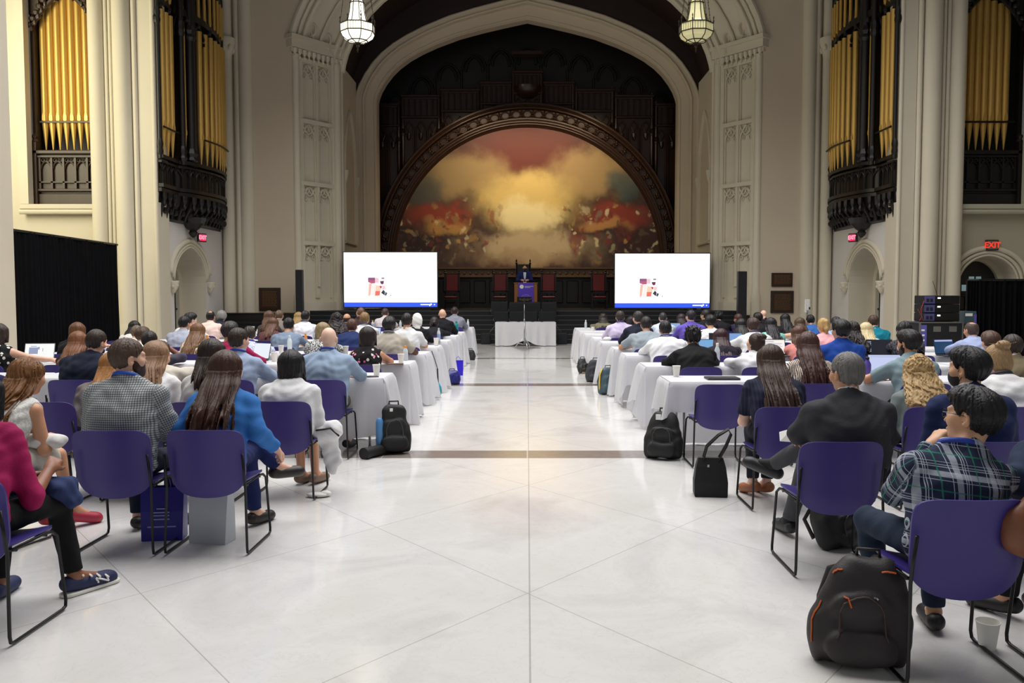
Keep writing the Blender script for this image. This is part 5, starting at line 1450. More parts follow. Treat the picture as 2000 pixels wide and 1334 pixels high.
def seat_fn(u, v):
    a, b = sq(u, v, 5)
    z = .445 - .018 * (1 - a * a) * (1 - .3 * b) - (.05 * max(0, b - .72) / .28 * max(0, b - .72) * 3.2) + .012 * a * a
    return Vector((.232 * a * (1 - .05 * (b < 0) * -b), .02 + .225 * b, z))
_seat = shell(seat_fn, 12, 14, -.012, (0, 0, 1)).me('chair_seat', True)
_back = shell(back_fn, 14, 14, -.012, (0, 1, 0)).me('chair_backrest', True)
for m_ in (_seat, _back): m_.set_sharp_from_angle(angle=math.radians(50))
def rodmesh(s):
    mb = MB(); x = s * .243
    P_ = [(x * .985, -.262, .64), (x, -.235, .5), (x, -.222, .43), (x + s * .012, -.245, .05), (x + s * .012, -.238, .02), (x + s * .012, -.215, .012), (x + s * .012, .2, .012), (x + s * .012, .228, .02), (x + s * .01, .236, .05), (x, .19, .40), (x - s * .01, .165, .425), (x - s * .02, .12, .43), (x - s * .02, -.15, .428)]
    mb.tube(P_, .0085, 8); return mb.me('chair_sled', True)
_rod = {s: rodmesh(s) for s in (-1, 1)}
mb = MB()
for y in (-.12, .13): mb.tube([(-.226, y, .418), (.226, y, .418)], .008, 6)
_bar = mb.me('chair_bar', True)
for m_, mt in ((_seat, PURP), (_back, PURP), (_rod[-1], ROD), (_rod[1], ROD), (_bar, ROD)): m_.materials.append(mt)
CHAIR0 = None
def chair(x, y, rz, label, group='purple plastic chairs'):
    global CHAIR0
    if CHAIR0 is None:
        t = CHAIR0 = thing('stacking_chair', label, 'chair', (x, y, 0), rz, group)
        link('seat', _seat, None, t); link('backrest', _back, None, t); link('sled_leg', _rod[-1], None, t); link('sled_leg', _rod[1], None, t); link('crossbar', _bar, None, t)
    else:
        t = copy_tree(CHAIR0); t.location = (x, y, 0); t.rotation_euler = (0, 0, rz); t['label'] = label
    return t
# ================================================================ tables and cloths
LINEN = M('white_linen', (232, 232, 237), .8, var=.025, vscale=4, bump=.25, bscale=45)
_nt = LINEN.node_tree; _tr = _nt.nodes.new('ShaderNodeBsdfTranslucent'); _tr.inputs[0].default_value = (.85, .85, .88, 1); _mx = _nt.nodes.new('ShaderNodeMixShader'); _mx.inputs[0].default_value = .3
_nt.links.new(_nt.nodes['Principled BSDF'].outputs[0], _mx.inputs[1]); _nt.links.new(_tr.outputs[0], _mx.inputs[2]); _nt.links.new(_mx.outputs[0], _nt.nodes['Material Output'].inputs[0])
def cloth_mesh(x0, x1, y0, y1, near, far, left, right, seed, zt=.752, free=0):
    """tablecloth over a rectangle; drop lengths per side; free ends hang in folds with pointed corners"""
    r = random.Random(seed); mb = MB(); R = .02
    sides = [((x0, y0), (x1, y0), (0, -1), near), ((x1, y0), (x1, y1), (1, 0), right), ((x1, y1), (x0, y1), (0, 1), far), ((x0, y1), (x0, y0), (-1, 0), left)]
    per = []                            # (x, y, outward, drop, flare weight)
    for i, (a, b, n, dr) in enumerate(sides):
        L = math.hypot(b[0] - a[0], b[1] - a[1]); m = max(4, int(L / .05)); n2 = sides[(i + 1) % 4][2]; d2 = sides[(i + 1) % 4][3]
        for k in range(m):
            t = (k + .5) / m; e = min(t, 1 - t) * L
            dr = sides[i][3]
            if i == 0 and free: ee = (1 - t if free > 0 else t) * L; dr = dr + (.70 - dr) * max(0, min(1, (.34 - ee) / .14))
            per.append((a[0] + (b[0] - a[0]) * t, a[1] + (b[1] - a[1]) * t, n, dr, .25 + .75 * math.exp(-e / .2), L * t + i * 3))
        for k in range(7):              # corner: the spare cloth swings out into a cone
            q = (k + .5) / 7 * PI / 2; o = (n[0] * math.cos(q) + n2[0] * math.sin(q), n[1] * math.cos(q) + n2[1] * math.sin(q))
            d1 = .70 if free and ((i == 0 and free > 0)) else sides[i][3]; dq = .70 if free and i == 3 and free < 0 else d2
            dd = d1 + (dq - d1) * (k + .5) / 7
            per.append((b[0], b[1], o, min(dd * (1 + .16 * math.sin(2 * q)), .738), 1.5, L + i * 3 + k * .05))
    ph = [r.uniform(0, 6.28) for _ in range(6)]
    rings = []; K = 11
    for j in range(K + 1):
        t = j / K; row = []
        for x, y, o, dr, fl, s in per:
            w = math.sin(s * 21 + ph[0]) * .7 + math.sin(s * 37 + ph[1]) * .4 + math.sin(s * 8 + ph[2]) * .5
            hem = dr * (1 + .05 * math.sin(s * 5 + ph[3]) * (dr < .7))
            hem = min(hem, zt - .006)
            if j == 0: p = (x - o[0] * .004, y - o[1] * .004, zt)
            else:
                tt = (j - 1) / (K - 1)
                out = R * min(1, tt * 12) + tt * (.012 + .055 * (fl - .25) * (dr > .2)) + w * .036 * (.35 + .65 * fl) * tt ** .8
                p = (x + o[0] * out, y + o[1] * out, zt - .004 - (hem - .004) * tt)
            row.append(p)
        rings.append(row)
    mb.loft(rings)
    mb.add(rings[0], [tuple(range(len(rings[0])))])
    return mb
TAB = {}
def table_proto(w, d):
    if (w, d) in TAB: return TAB[w, d]
    top = MB(); top.box(-w / 2, w / 2, -d / 2, d / 2, .715, .742, .006)
    leg = []
    for sx in (-1, 1):
        for sy in (-1, 1):
            m = MB(); X, Y = sx * (w / 2 - .16), sy * (d / 2 - .1)
            m.tube([(X, Y, .714), (X, Y, .01)], .013, 8); m.lathe([(.018, 0), (.018, .03)], (X, Y, 0), 8); leg.append(m.me('leg', True))
    br = MB()
    for sx in (-1, 1): br.tube([(sx * (w / 2 - .16), -d / 2 + .1, .45), (sx * (w / 2 - .16), d / 2 - .1, .45)], .01, 6); br.tube([(sx * (w / 2 - .16), 0, .45), (sx * (w / 2 - .5), 0, .714)], .01, 6)
    q = (top.me('tabletop'), leg, br.me('brace', True))
    q[0].materials.append(M('table_laminate', (190, 188, 182), .5))
    for m in leg + [q[2]]: m.materials.append(STEEL)
    TAB[w, d] = q
    return q
def table(xc, yc, w, d, lab, near, far, left, right, seed, where, free=0):
    tp, legs, br = table_proto(w, d)
    t = thing('folding_table', 'folding table at the ' + where, 'table', (xc, yc, 0), 0, 'folding tables')
    link('tabletop', tp, None, t)
    for m in legs: link('leg', m, None, t)
    link('brace', br, None, t)
    c = cloth_mesh(xc - w / 2 - .004, xc + w / 2 + .004, yc - d / 2 - .004, yc + d / 2 + .004, near, far, left, right, seed, free=free).build('tablecloth', LINEN, smooth=True)
    tag(c, 'white ' + lab, 'tablecloth', 'white tablecloths')
    return c
ORD = ['nearest', 'second nearest', 'third nearest', 'fourth nearest', 'fifth nearest', 'sixth nearest', 'seventh nearest', 'eighth nearest', 'ninth nearest']
LB = [9.46, 11.23, 13.06, 14.65, 16.48, 18.3, 19.95, 22.9]
RB = [9.10, 10.89, 12.75, 14.21, 15.95, 17.48, 19.09, 20.6, 22.33]
LX = [-1.5, -1.48, -1.5, -1.48, -1.48, -1.47, -1.47, -1.44]
RX = [1.42, 1.43, 1.40, 1.39, 1.34, 1.31, 1.25, 1.22, 1.24]
TD, TW = .64, 1.83
LF = [v - TD for v in LB]; RF = [v - TD for v in RB]
PL = ['aisle end', 'middle', 'wall end']
for side, Bk, Xs in (('left', LB, LX), ('right', RB, RX)):
    s = -1 if side == 'left' else 1
    for k, yb in enumerate(Bk):
        for j in range(3):
            xc = Xs[k] + s * (TW / 2 + j * (TW + .05)); far_ = .735
            near = {('right', 0): .29, ('right', 2): .42, ('left', 0): .62}.get((side, k), .20)
            if j: near = .20
            end = .70 if (side, k) not in (('right', 0), ('right', 1), ('left', 0)) else .34 if k == 0 and s > 0 else .50
            inner, outer = (end, .16) if j == 0 else (.16, .16)
            if j == 2: outer = .6
            l_, r_ = (outer, inner) if s < 0 else (inner, outer)
            table(xc, yb - TD / 2, TW, TD, 'tablecloth on the %s table of the %s row %s of the aisle' % (PL[j], ORD[k], side), near, far_, l_, r_, k * 7 + j + (50 if s > 0 else 0),
                  '%s of the %s row on the %s' % (PL[j], ORD[k], side), (-s if j == 0 and near < .25 else 0))
# the white table before the stage
a, b = PY(963, 640, 27.2), PY(1090, 640, 27.2)
w = b.x - a.x
tp, legs, br = table_proto(1.83, .6)
t = thing('folding_table', 'folding table under the long white cloth before the stage', 'table', ((a.x + b.x) / 2, 27.0, 0), 0, 'folding tables')
link('tabletop', tp, None, t); [link('leg', m, None, t) for m in legs]; link('brace', br, None, t)
xc = (a.x + b.x) / 2
hw = .93
cm = MB(); rr = random.Random(4)
per = []
rows = []
for j in range(13):
    t_ = j / 12; row = []
    for i in range(73):
        u = i / 72; X = -hw - .02 + (2 * hw + .04) * u
        hem = .735 - .16 * math.exp(-((u - .5) / .13) ** 2) - .03 * math.exp(-((u - .36) / .06) ** 2)
        o = .02 + .06 * t_ * math.sin(u * 31 + 2 * math.sin(u * 9)) * (.4 + abs(u - .5)) + .05 * t_
        row.append((xc + X, 26.7 - o, .752 - hem * t_))
    rows.append(row)
cm.loft(rows, closed=False)
cm.add([(xc - hw, 26.68, .752), (xc + hw, 26.68, .752), (xc + hw, 27.32, .752), (xc - hw, 27.32, .752)], [(0, 1, 2, 3)])
for s in (-1, 1):
    cm.loft([[(xc + s * (hw + q * t_), 26.68 + .64 * i / 10 - .06 * t_ * (i == 0), .752 - (.32 - .2 * i / 10 * 0) * t_ * (1 - .0 * i)) for i in range(11)] for t_, q in ((0, 0), (.3, .06), (1, .2))], closed=False)
cm.loft([[(xc - hw + 2 * hw * i / 20, 27.33 + .02 * t_ * math.sin(i), .752 - .25 * t_) for i in range(21)] for t_ in (0, .5, 1)], closed=False)
tag(cm.build('tablecloth', LINEN, smooth=True), 'long white tablecloth with a lifted hem on the table before the stage', 'tablecloth')
# microphone stand in the aisle before it
p = G(1024, 681)
t = thing('microphone_stand', 'straight chrome microphone stand on folding legs before the white front table', 'microphone stand', (p.x, p.y, 0))
mb = MB(); mb.tube([(0, 0, .12), (0, 0, .85)], .018, 8); mb.tube([(0, 0, .85), (0, 0, 1.34)], .011, 8); mb.lathe([(.022, .82), (.026, .85), (.022, .9)], n=10); mb.build('pole', STEEL, t, smooth=True)
for k in range(3):
    q = k * 2 * PI / 3 - PI / 2 + .35; m = MB(); m.tube([(0, 0, .32), (.19 * math.cos(q), .19 * math.sin(q), .16), (.3 * math.cos(q), .3 * math.sin(q), .012)], .013, 8); m.tube([(0, 0, .13), (.19 * math.cos(q), .19 * math.sin(q), .16)], .008, 6); m.build('leg', M('chrome_pale', (206, 208, 212), .25, metal=.8), t, smooth=True)
mb = MB(); mb.tube([(0, 0, 1.34), (0, -.03, 1.44)], .018, 8); mb.ell((0, -.04, 1.47), (.028, .028, .035), 10, 8); mb.build('microphone', BLACKG, t, smooth=True)
mb = MB(); mb.tube([(0.02, 0, 1.38), (.03, .03, 1.1), (.025, .02, .8), (.05, .02, .45), (.03, .05, .2), (.12, .08, .01), (.5, .3, .008)], .005, 5); mb.build('cable', BLACKG, t)
# small desk microphones and cables lying on it
for k, px in enumerate((992, 1013, 1040, 1058)):
    mb = MB(); X = PY(px, 632, 27.0).x; mb.box(X - .05, X + .05, 26.92, 27.0, .7545, .78, .008); mb.tube([(X, 26.97, .78), (X + .02, 26.93, .9 if k in (0, 3) else .82)], .006, 5)
    tag(mb.build('desk_microphone', BLACKG), '%s of the four small black desk microphones on the front table' % ('first from the left', 'second from the left', 'third from the left', 'last')[k], 'microphone', 'desk microphones')

# ================================================================ things on tables
PAPERCUP = M('white_paper_cup', (240, 238, 230), .6)
def lathe_thing(name, label, cat, loc, parts, group=None):
    t = thing(name, label, cat, loc, 0, group)
    for nm, prof, mat in parts: MB().lathe(prof, n=20).build(nm, mat, t, angle=40)
    return t
def cup(loc, label, h=.115, r=.042):
    return lathe_thing('paper_cup', label, 'cup', loc, [('cup', [(r * .68, 0), (r * .7, .004), (r * .97, h - .006), (r * 1.03, h - .004), (r * 1.04, h), (r * .98, h + .002), (r * .94, h - .004), (r * .66, .012)], PAPERCUP)], 'white paper cups')
def bottle(loc, label, glass, cap_, h=.2, r=.032, lab=None, name='bottle'):
    parts = [('bottle_body', [(r * .9, 0), (r, .008), (r, h * .62), (r * .85, h * .72), (r * .45, h * .86), (r * .42, h * .9)], glass), ('cap', [(r * .5, h * .88), (r * .52, h), (r * .4, h + .003)], cap_)]
    if lab: parts.append(('label_band', [(r * 1.015, h * .25), (r * 1.015, h * .55)], lab))
    return lathe_thing(name, label, 'bottle', loc, parts)
CLEAR = M('clear_bottle_plastic', (205, 214, 220), .12, spec=.6)
JUICE = M('orange_juice', (236, 150, 50), .3)
def laptop(loc, rz, label, screen_rgb, w=.32, tilt=20, lid=(60, 62, 68), marks=None, closed=False):
    t = thing('laptop', label, 'laptop', loc, rz)
    d = .22
    mb = MB(); mb.box(-w / 2, w / 2, -d / 2, d / 2, .001, .015, .004); mb.build('keyboard_base', M('laptop_%d' % lid[0], lid, .35, metal=.5), t)
    if closed:
        mb = MB(); mb.box(-w / 2, w / 2, -d / 2, d / 2, .0155, .021, .002); mb.build('lid', M('laptop_%d' % lid[0], lid, .35, metal=.5), t); return t
    mb = MB(); mb.box(-w / 2 + .02, w / 2 - .02, -d / 2 + .09, d / 2 - .02, .015, .0165); mb.build('keys', BLACK, t)
    L = MB(); L.box(-w / 2, w / 2, 0, .007, 0, d, .003); lo_ = L.build('lid', M('laptop_%d' % lid[0], lid, .35, metal=.5), t)
    lo_.location = (0, d / 2, .016); lo_.rotation_euler = (math.radians(-tilt), 0, 0)
    S_ = MB(); S_.box(-w / 2 + .008, w / 2 - .008, -.0025, 0, .014, d - .009); so = S_.build('display', glow(screen_rgb), lo_)
    if marks:
        mb = MB()
        for (u0, u1, v0, v1) in marks: mb.box(-w / 2 + w * u0, -w / 2 + w * u1, -.0035, -.0025, d * v0, d * v1)
        mb.build('page_content', glow((150, 160, 190) if sum(screen_rgb) > 300 else (170, 180, 220)), lo_)
    return t
LINES = [(.1, .5, .82, .86), (.1, .85, .7, .73), (.1, .8, .6, .63), (.1, .86, .5, .53), (.1, .6, .4, .43), (.1, .75, .28, .31)]
TZ = .7535
def onT(px, py): p = G(px, py, TZ); return (p.x, p.y, TZ)
cup(onT(735.5, 733), 'white paper cup on the nearest left table beside a phone')
cup(onT(783, 709), 'white paper cup on the second left row beside an orange capped bottle')
bottle(onT(792, 704), 'clear bottle with an orange cap on the second left row', CLEAR, M('orange_cap', (245, 150, 30), .4), .19, .034)
cup(onT(675.5, 691.5), 'white paper cup left of the woman in the black floral top')
cup(onT(549, 690), 'white paper cup beside the pale bottle on the left tables')
cup(onT(530, 688), 'short white paper cup left of the pale bottle on the left tables', .08, .04)
cup(onT(536, 706), 'white paper cup on the near left table before the crimson sweater', .12, .044)
bottle(onT(566, 686), 'pale white drinking bottle behind the dark bobbed woman', M('frosted_bottle', (214, 226, 228), .35), M('frosted_bottle', (214, 226, 228), .35), .24, .036)
bottle(onT(597, 676), 'orange capped juice bottle right of the man in the blue grey shirt', JUICE, M('orange_cap', (245, 150, 30), .4), .21, .03, WHITEP)
bottle(onT(405, 679), 'orange drink bottle right of the woman with light brown hair', JUICE, M('orange_cap', (245, 150, 30), .4), .2, .034)
cup(onT(852, 675.3), 'white paper cup with a bottle in it at the aisle end of a left row', .13, .045)
bottle(onT(857, 666.3), 'clear bottle with a blue label standing in the left aisle cup', CLEAR, M('pale_cap', (190, 205, 225), .4), .24, .032, M('blue_label', (150, 175, 225), .5))
bottle(onT(891.5, 649), 'teal drinking bottle at the aisle end on the left', M('teal_bottle', (20, 130, 140), .35), M('teal_bottle', (20, 130, 140), .35), .25, .045)
bottle(onT(914, 639.6), 'small clear water bottle on the farthest left table', CLEAR, WHITEP, .21, .032)
bottle(onT(728, 641), 'small white bottle with an orange cap far left of the screen', CLEAR, M('orange_cap', (245, 150, 30), .4), .2, .035, M('blue_label', (150, 175, 225), .5))
bottle(onT(782, 639.8), 'small clear water bottle between the far left heads', CLEAR, WHITEP, .18, .034)
cup(onT(493, 649.8), 'white paper cup on the far left table before the piano', .14, .05)
cup(onT(1321, 735.5), 'white paper cup at the corner of the nearest right table')
bottle(onT(1400.5, 709), 'clear water bottle on the second right row before the plum haired woman', CLEAR, WHITEP, .25, .034, M('pale_bottle_label', (190, 196, 215), .5))
lathe_thing('plastic_tumbler', 'clear plastic tumbler of dark drink beside the man in black', 'cup', onT(1309, 712.5), [('tumbler', [(.03, 0), (.042, .105), (.043, .11), (.038, .105), (.03, .01)], M('clear_tumbler', (210, 212, 218), .15)), ('drink', [(.0325, .002), (.036, .035)], M('dark_cola', (60, 30, 24), .2))])
bottle(onT(1144, 641), 'small clear water bottle on the farthest right table', CLEAR, WHITEP, .21, .032)
cup(onT(1158, 646.9), 'white paper cup on the far right table beside the woman in olive', .1, .042)
cup(onT(1318, 652), 'white paper cup beside the woman left of the purple shirt', .1, .042)
cup(onT(1421, 646), 'tiny white cup far right before the stair cheek', .09, .045)
bottle(onT(1693.5, 737), 'purple bottle with a black cap left of the lavender laptop', M('purple_bottle', (86, 70, 160), .4), BLACKG, .21, .038)
laptop(onT(1410, 740.5), 0, 'closed dark laptop lying on the nearest right table', (0, 0, 0), .33, closed=True)
laptop((PY(1386, 690, 12.0).x, 12.0, TZ), .1, 'open laptop with a blue screen left of the plum haired woman', (110, 170, 220), .24, 15, marks=LINES[:3])
laptop((PY(1408, 672, 13.9).x, 13.9, TZ), 0, 'open laptop with a black screen above the plum haired woman', (14, 15, 20), .34, 8)
laptop((PY(1436, 670, 13.95).x, 13.95, TZ), 0, 'open laptop with a light blue screen beside the black screen laptop', (122, 160, 214), .3, 12)
laptop((PY(1517, 694, 11.95).x, 11.95, TZ), 0, 'open laptop showing a white document left of the salmon top', (248, 240, 232), .32, 14, marks=LINES)
laptop((PY(1722, 694, 11.9).x, 11.9, TZ), -.15, 'open laptop with a dark window of small icons', (20, 22, 34), .36, 14, marks=[(.06 + .05 * i, .09 + .05 * i, .2 + .12 * j, .27 + .12 * j) for i in range(3) for j in range(6)])
laptop((PY(1738, 733, 8.92).x, 8.92, TZ), -.05, 'open laptop with a pale lavender screen before the sage polo man', (196, 204, 240), .36, 14, marks=[(.08, .9, .86, .88)])
laptop((PY(68, 700, 10.98).x, 10.98, TZ), .12, 'open laptop with a bright white page at the far left', (250, 252, 250), .37, 16, marks=[(.15, .45, .35, .75), (.2, .4, .8, .84), (.45, .5, .62, .78), (.6, .62, .5, .7), (.1, .9, .1, .14)], lid=(190, 192, 196))
laptop((PY(496, 700, 11.1).x, 11.1, TZ), -.5, 'open laptop with a white screen behind the crimson sweater', (236, 240, 250), .3, 14)
laptop((PY(726, 655, 16.25).x, 16.25, TZ), -.1, 'open laptop with a pale blue screen right of the navy suit jacket', (190, 206, 250), .28, 14)
laptop((PY(214, 676, 11.1).x, 11.1, TZ), -.4, 'small open laptop with a blue screen before the black drape', (70, 110, 180), .3, 14)
laptop((PY(1318, 640, 18.9).x, 18.9, TZ), 0, 'open laptop with a light blue screen left of the purple shirt', (140, 170, 210), .3, 12)
laptop((PY(1858, 690, 12.0).x, 12.0, TZ), .3, 'open laptop with a dark teal screen before the pale blue shirt', (30, 62, 96), .34, 14, marks=[(.05, .95, .84, .95)])
def slab_thing(name, label, cat, loc, sx, sy, sz, mat, rz=0, kid=None):
    mb = MB(); mb.box(-sx / 2, sx / 2, -sy / 2, sy / 2, 0, sz, min(.004, sz * .3)); o = mb.build(name, mat); o.location = loc; o.rotation_euler = (0, 0, rz); tag(o, label, cat)
    if kid: m = MB(); m.box(-sx / 2 + .005, sx / 2 - .005, -sy / 2 + .005, sy / 2 - .005, sz, sz + .0015); m.build(kid, M('phone_glass', (20, 22, 28), .1), o)
    return o
slab_thing('phone', 'black phone lying beside the cup on the nearest left table', 'phone', onT(724, 736.5), .08, .16, .01, BLACKG, -1.2, 'screen')
slab_thing('phone', 'dark phone on the right table left of the lavender laptop', 'phone', onT(1700, 743), .15, .08, .01, BLACKG, .3, 'screen')
slab_thing('notepad', 'white notepad left of the woman in the floral top', 'paper', onT(668, 697), .3, .22, .008, WHITEP, .2)
slab_thing('notepad', 'dark notebook beside the orange capped bottle cup', 'paper', onT(772, 712), .2, .12, .014, M('brown_cover', (96, 70, 58), .6), .1)
slab_thing('pen', 'black pen on the left table before the beige shirt', 'pen', onT(357, 729), .16, .012, .01, BLACKG, .15)
slab_thing('paper_sheet', 'white papers with violet edge before the salmon top', 'paper', onT(1538, 708), .3, .22, .006, M('lilac_sheet', (226, 226, 244), .7), .1)
mb = MB(); mb.ell((0, 0, .03), (.06, .04, .03), 10, 7); mb.ell((.05, .01, .025), (.04, .035, .025), 8, 6); o = mb.build('pastry', M('baked_crust', (206, 140, 60), .7, var=.25, vscale=40), smooth=True); o.location = onT(1441, 709); tag(o, 'golden pastry on the table left of the bun haired woman', 'food')
mb = MB(); mb.ell((0, 0, .03), (.08, .06, .04), 10, 7); o = mb.build('paper_napkin', WHITEP, smooth=True); o.location = onT(1186, 665); tag(o, 'crumpled white napkin on the right table behind the lilac shirt', 'napkin')
mb = MB(); mb.ell((0, 0, .025), (.03, .03, .025), 10, 7); o = mb.build('fruit', M('red_fruit', (190, 40, 70), .4), smooth=True); o.location = onT(828, 676.5); tag(o, 'small red fruit on the left table by the white shirt', 'food')

# ================================================================ bags
def soft(name, label, cat, loc, rz, lo, hi, h, build, mat, extra=None, group=None):
    f = Field(lo, hi, h); build(f)
    ph = sum(map(ord, label)) % 11
    f.warp(lambda X, Y, Z: .005 * np.sin(X * 31 + ph + 3 * np.sin(Z * 13)) * np.sin(Z * 27 + Y * 19 + ph))
    t = thing(name, label, cat, loc, rz, group)
    link('bag_body', f.nets('bag_body'), mat, t)
    if extra: extra(t)
    return t
NYL = M('black_nylon', (20, 20, 22), .62, var=.3, vscale=9, bump=.3, bscale=90)
from mathutils.bvhtree import BVHTree
def snap(o, pts, off=.003, n=5):
    """lay a polyline on the surface of o (object space of its parent)"""
    me = o.data; bt = BVHTree.FromPolygons([v.co for v in me.vertices], [tuple(p.vertices) for p in me.polygons]); out = []
    pts = [Vector(p) for p in pts]
    for a, b in zip(pts, pts[1:]):
        for k in range(n): out.append(a.lerp(b, k / n))
    out.append(pts[-1]); res = []
    for p in out:
        c, nn, _, _ = bt.find_nearest(p); res.append(c + nn * off)
    return res
def backpack(label, loc, rz, w, d, hgt, mat=NYL, trim=(60, 60, 64), lean=0, kids=(), h=.012, skew=0):
    w2, d2 = w / 2, d / 2
    def bld(f):
        f.cap((-w2 * .55, 0, w2 * .62), (w2 * .55, 0, w2 * .62), w2 * .62, k=.05, S=(1, d / w * 1.25, 1)); f.cap((-w2 * .45 + skew * .5, lean * .5, hgt * .5), (w2 * .45 + skew * .5, lean * .5, hgt * .5), w2 * .62, k=.1, S=(1, d / w * 1.2, 1.1)); f.cap((-w2 * .3 + skew, lean, hgt - w2 * .5), (w2 * .3 + skew, lean, hgt - w2 * .5), w2 * .5, k=.1, S=(1, d / w * 1.05, 1))
        f.cap((-w2 * .4, -d2 * .85, hgt * .22), (w2 * .4, -d2 * .85, hgt * .22), hgt * .16, k=.02, S=(1, .5, 1)); f.cap((-w2 * .35, -d2 * .6, hgt * .58), (w2 * .35, -d2 * .6, hgt * .58), hgt * .12, k=.03, S=(1, .45, 1))
        for s in (-1, 1): f.cap((s * w2 * .95, 0, hgt * .12), (s * w2 * .95, 0, hgt * .38), d2 * .45, k=.03, S=(.5, 1, 1))
        f.plane((0, 0, -1), 0, k=.01)
    def ex(t):
        mb = MB(); mb.tube([(-.05 + skew, lean + .02, hgt - .03), (-.045 + skew, lean + .01, hgt + .03), (.045 + skew, lean + .01, hgt + .03), (.05 + skew, lean + .02, hgt - .03)], .009, 6); mb.build('top_handle', mat, t, smooth=True)
        for s in (-1, 1):
            mb = MB(); mb.tube([(s * w2 * .4, d2 * .4 + lean, hgt - .06), (s * w2 * .55, d2 * 1.3, hgt * .78), (s * w2 * .75, d2 * 1.7, hgt * .45), (s * w2 * .85, d2 * .9, .05)], .016, 6, sx=.5); mb.build('shoulder_strap', mat, t, smooth=True)
        mb = MB(); mb.tube(snap(t.children[0], [(w2 * .62 * math.cos(a), -d2 * 1.3, hgt * .36 + hgt * .42 * math.sin(a)) for a in (PI * i / 12 for i in range(13))], .001, 2), .004, 5); mb.build('zip', M('zip_%d_%d_%d' % trim, trim, .5), t)
        for k in kids: k(t)
    return soft('backpack', label, 'backpack', loc, rz, (-w2 - .12, -d2 - .12, -.02), (w2 + .12, d2 + .15 + abs(lean), hgt + .1), h, bld, mat, ex)
p = G(1662, 1318)
def _orange(t):
    for pts in ([(-.09, -.135, .37), (-.06, -.13, .335), (-.045, -.14, .28)], [(-.17, -.05, .43), (-.13, -.06, .455), (-.09, -.07, .455)], [(.08, -.1, .45), (.12, -.08, .45), (.15, -.05, .43)], [(-.2, -.06, .3), (-.215, -.06, .2), (-.2, -.06, .1)]):
        mb = MB(); mb.tube(snap(t.children[0], pts), .004, 5); mb.build('orange_piping', M('orange_piping', (206, 96, 36), .5), t)
    mb = MB(); mb.tube(snap(t.children[0], [(.06, -.2, .40), (.075, -.2, .36)], .004), .005, 5); mb.build('zip_pull', STEEL, t)
BIGBAG = M('charcoal_nylon', (38, 33, 34), .6, var=.25, vscale=7, bump=.3, bscale=120)
backpack('large black backpack with orange piping on the floor at the lower right', (1.455, 3.68, 0), -.22, .365, .27, .47, BIGBAG, (70, 50, 44), .02, [_orange], .008, .04)
def _bottle(t):
    mb = MB(); mb.lathe([(.035, .08), (.038, .09), (.038, .33), (.03, .36), (.02, .37)], (-.15, -.05, 0), 14); mb.build('water_bottle', M('blue_bottle', (84, 140, 196), .35), t, angle=40)
    mb = MB(); mb.box(-.05, -.02, -.1, -.09, .44, .47); mb.build('white_tag', WHITEP, t)
p = G(767, 888)
backpack('black backpack with a blue bottle in its side pocket beside the nearest left table', (p.x, p.y + .1, 0), .25, .3, .22, .5, NYL, (70, 70, 76), 0, [_bottle], .01)
mb = MB(); mb.tube([(0, 0, .055), (.0, .55, .055)], .055, 18); mb.tube([(0, -.012, .055), (0, .03, .055)], .06, 18); o = mb.build('carrying_tube', BLACK, angle=40); q = G(712, 897); o.location = (q.x, q.y, 0); o.rotation_euler = (0, 0, -.5); tag(o, 'black carrying tube lying by the backpack at the nearest left table', 'tube')
mb = MB(); mb.lathe([(.056, -.004), (.056, 0)], n=18); oo = mb.build('end_cap', BLACKG, o); oo.rotation_euler = (PI / 2, 0, 0); oo.location = (0, -.013, .055)
p = G(1298, 899)
def _tagw(t): mb = MB(); mb.box(-.05, .0, -.125, -.11, .40, .45); mb.build('white_label', WHITEP, t)
backpack('black rucksack with a small white label beside the nearest right table', (p.x, p.y + .1, 0), -.35, .33, .25, .46, NYL, (64, 64, 68), .06, [_tagw], .01)
p = G(1177, 748); backpack('square dark grey backpack at the aisle end of the fifth nearest right table', (p.x - .12, p.y + .12, 0), .1, .32, .22, .42, M('slate_nylon', (44, 46, 54), .6, var=.2, bump=.3), (80, 80, 86))
p = G(1196, 772)
def _yel(t): mb = MB(); mb.tube([(-.16, -.03, .08), (-.17, -.05, .2), (-.16, -.04, .33), (-.11, -.02, .42)], .02, 6, sx=.5); mb.build('yellow_trim', M('yellow_trim', (214, 176, 50), .6), t)
backpack('teal grey backpack with a yellow edge beside the fourth nearest right table', (p.x - .06, p.y + .12, 0), .3, .3, .2, .44, M('teal_grey_nylon', (62, 84, 94), .6, var=.2, bump=.3), (96, 116, 120), 0, [_yel])
p = G(1152, 730); backpack('small black bag with a tan base beside a far right table', (p.x - .1, p.y + .1, 0), .5, .24, .18, .3, NYL, (120, 96, 70), .08, [lambda t: MB().tube([(-.1, -.08, .2), (-.18, -.14, .08), (-.26, -.2, .01)], .008, 5).build('loose_strap', NYL, t), lambda t: MB().box(-.1, .1, -.1, .06, .001, .04, .01).build('tan_base', M('tan_leather', (150, 118, 90), .6), t)])
p = G(1146, 714); backpack('tiny dark bag against the cloth of a far right table', (p.x - .08, p.y + .1, 0), 0, .16, .14, .22)
p = G(879, 752); backpack('dark blue bag slumped at the aisle end on the left', (p.x + .03, p.y + .1, 0), .4, .24, .2, .25, M('navy_bag', (26, 24, 110), .4, var=.2), (60, 60, 120))
p = G(918, 704); backpack('small black bag on the floor at a far left table end', (p.x, p.y + .1, 0), 0, .2, .16, .26)
backpack('black backpack under the chair of the grey suited man', (2.02, 5.42, 0), .6, .34, .22, .34, NYL, (70, 70, 74), .1)
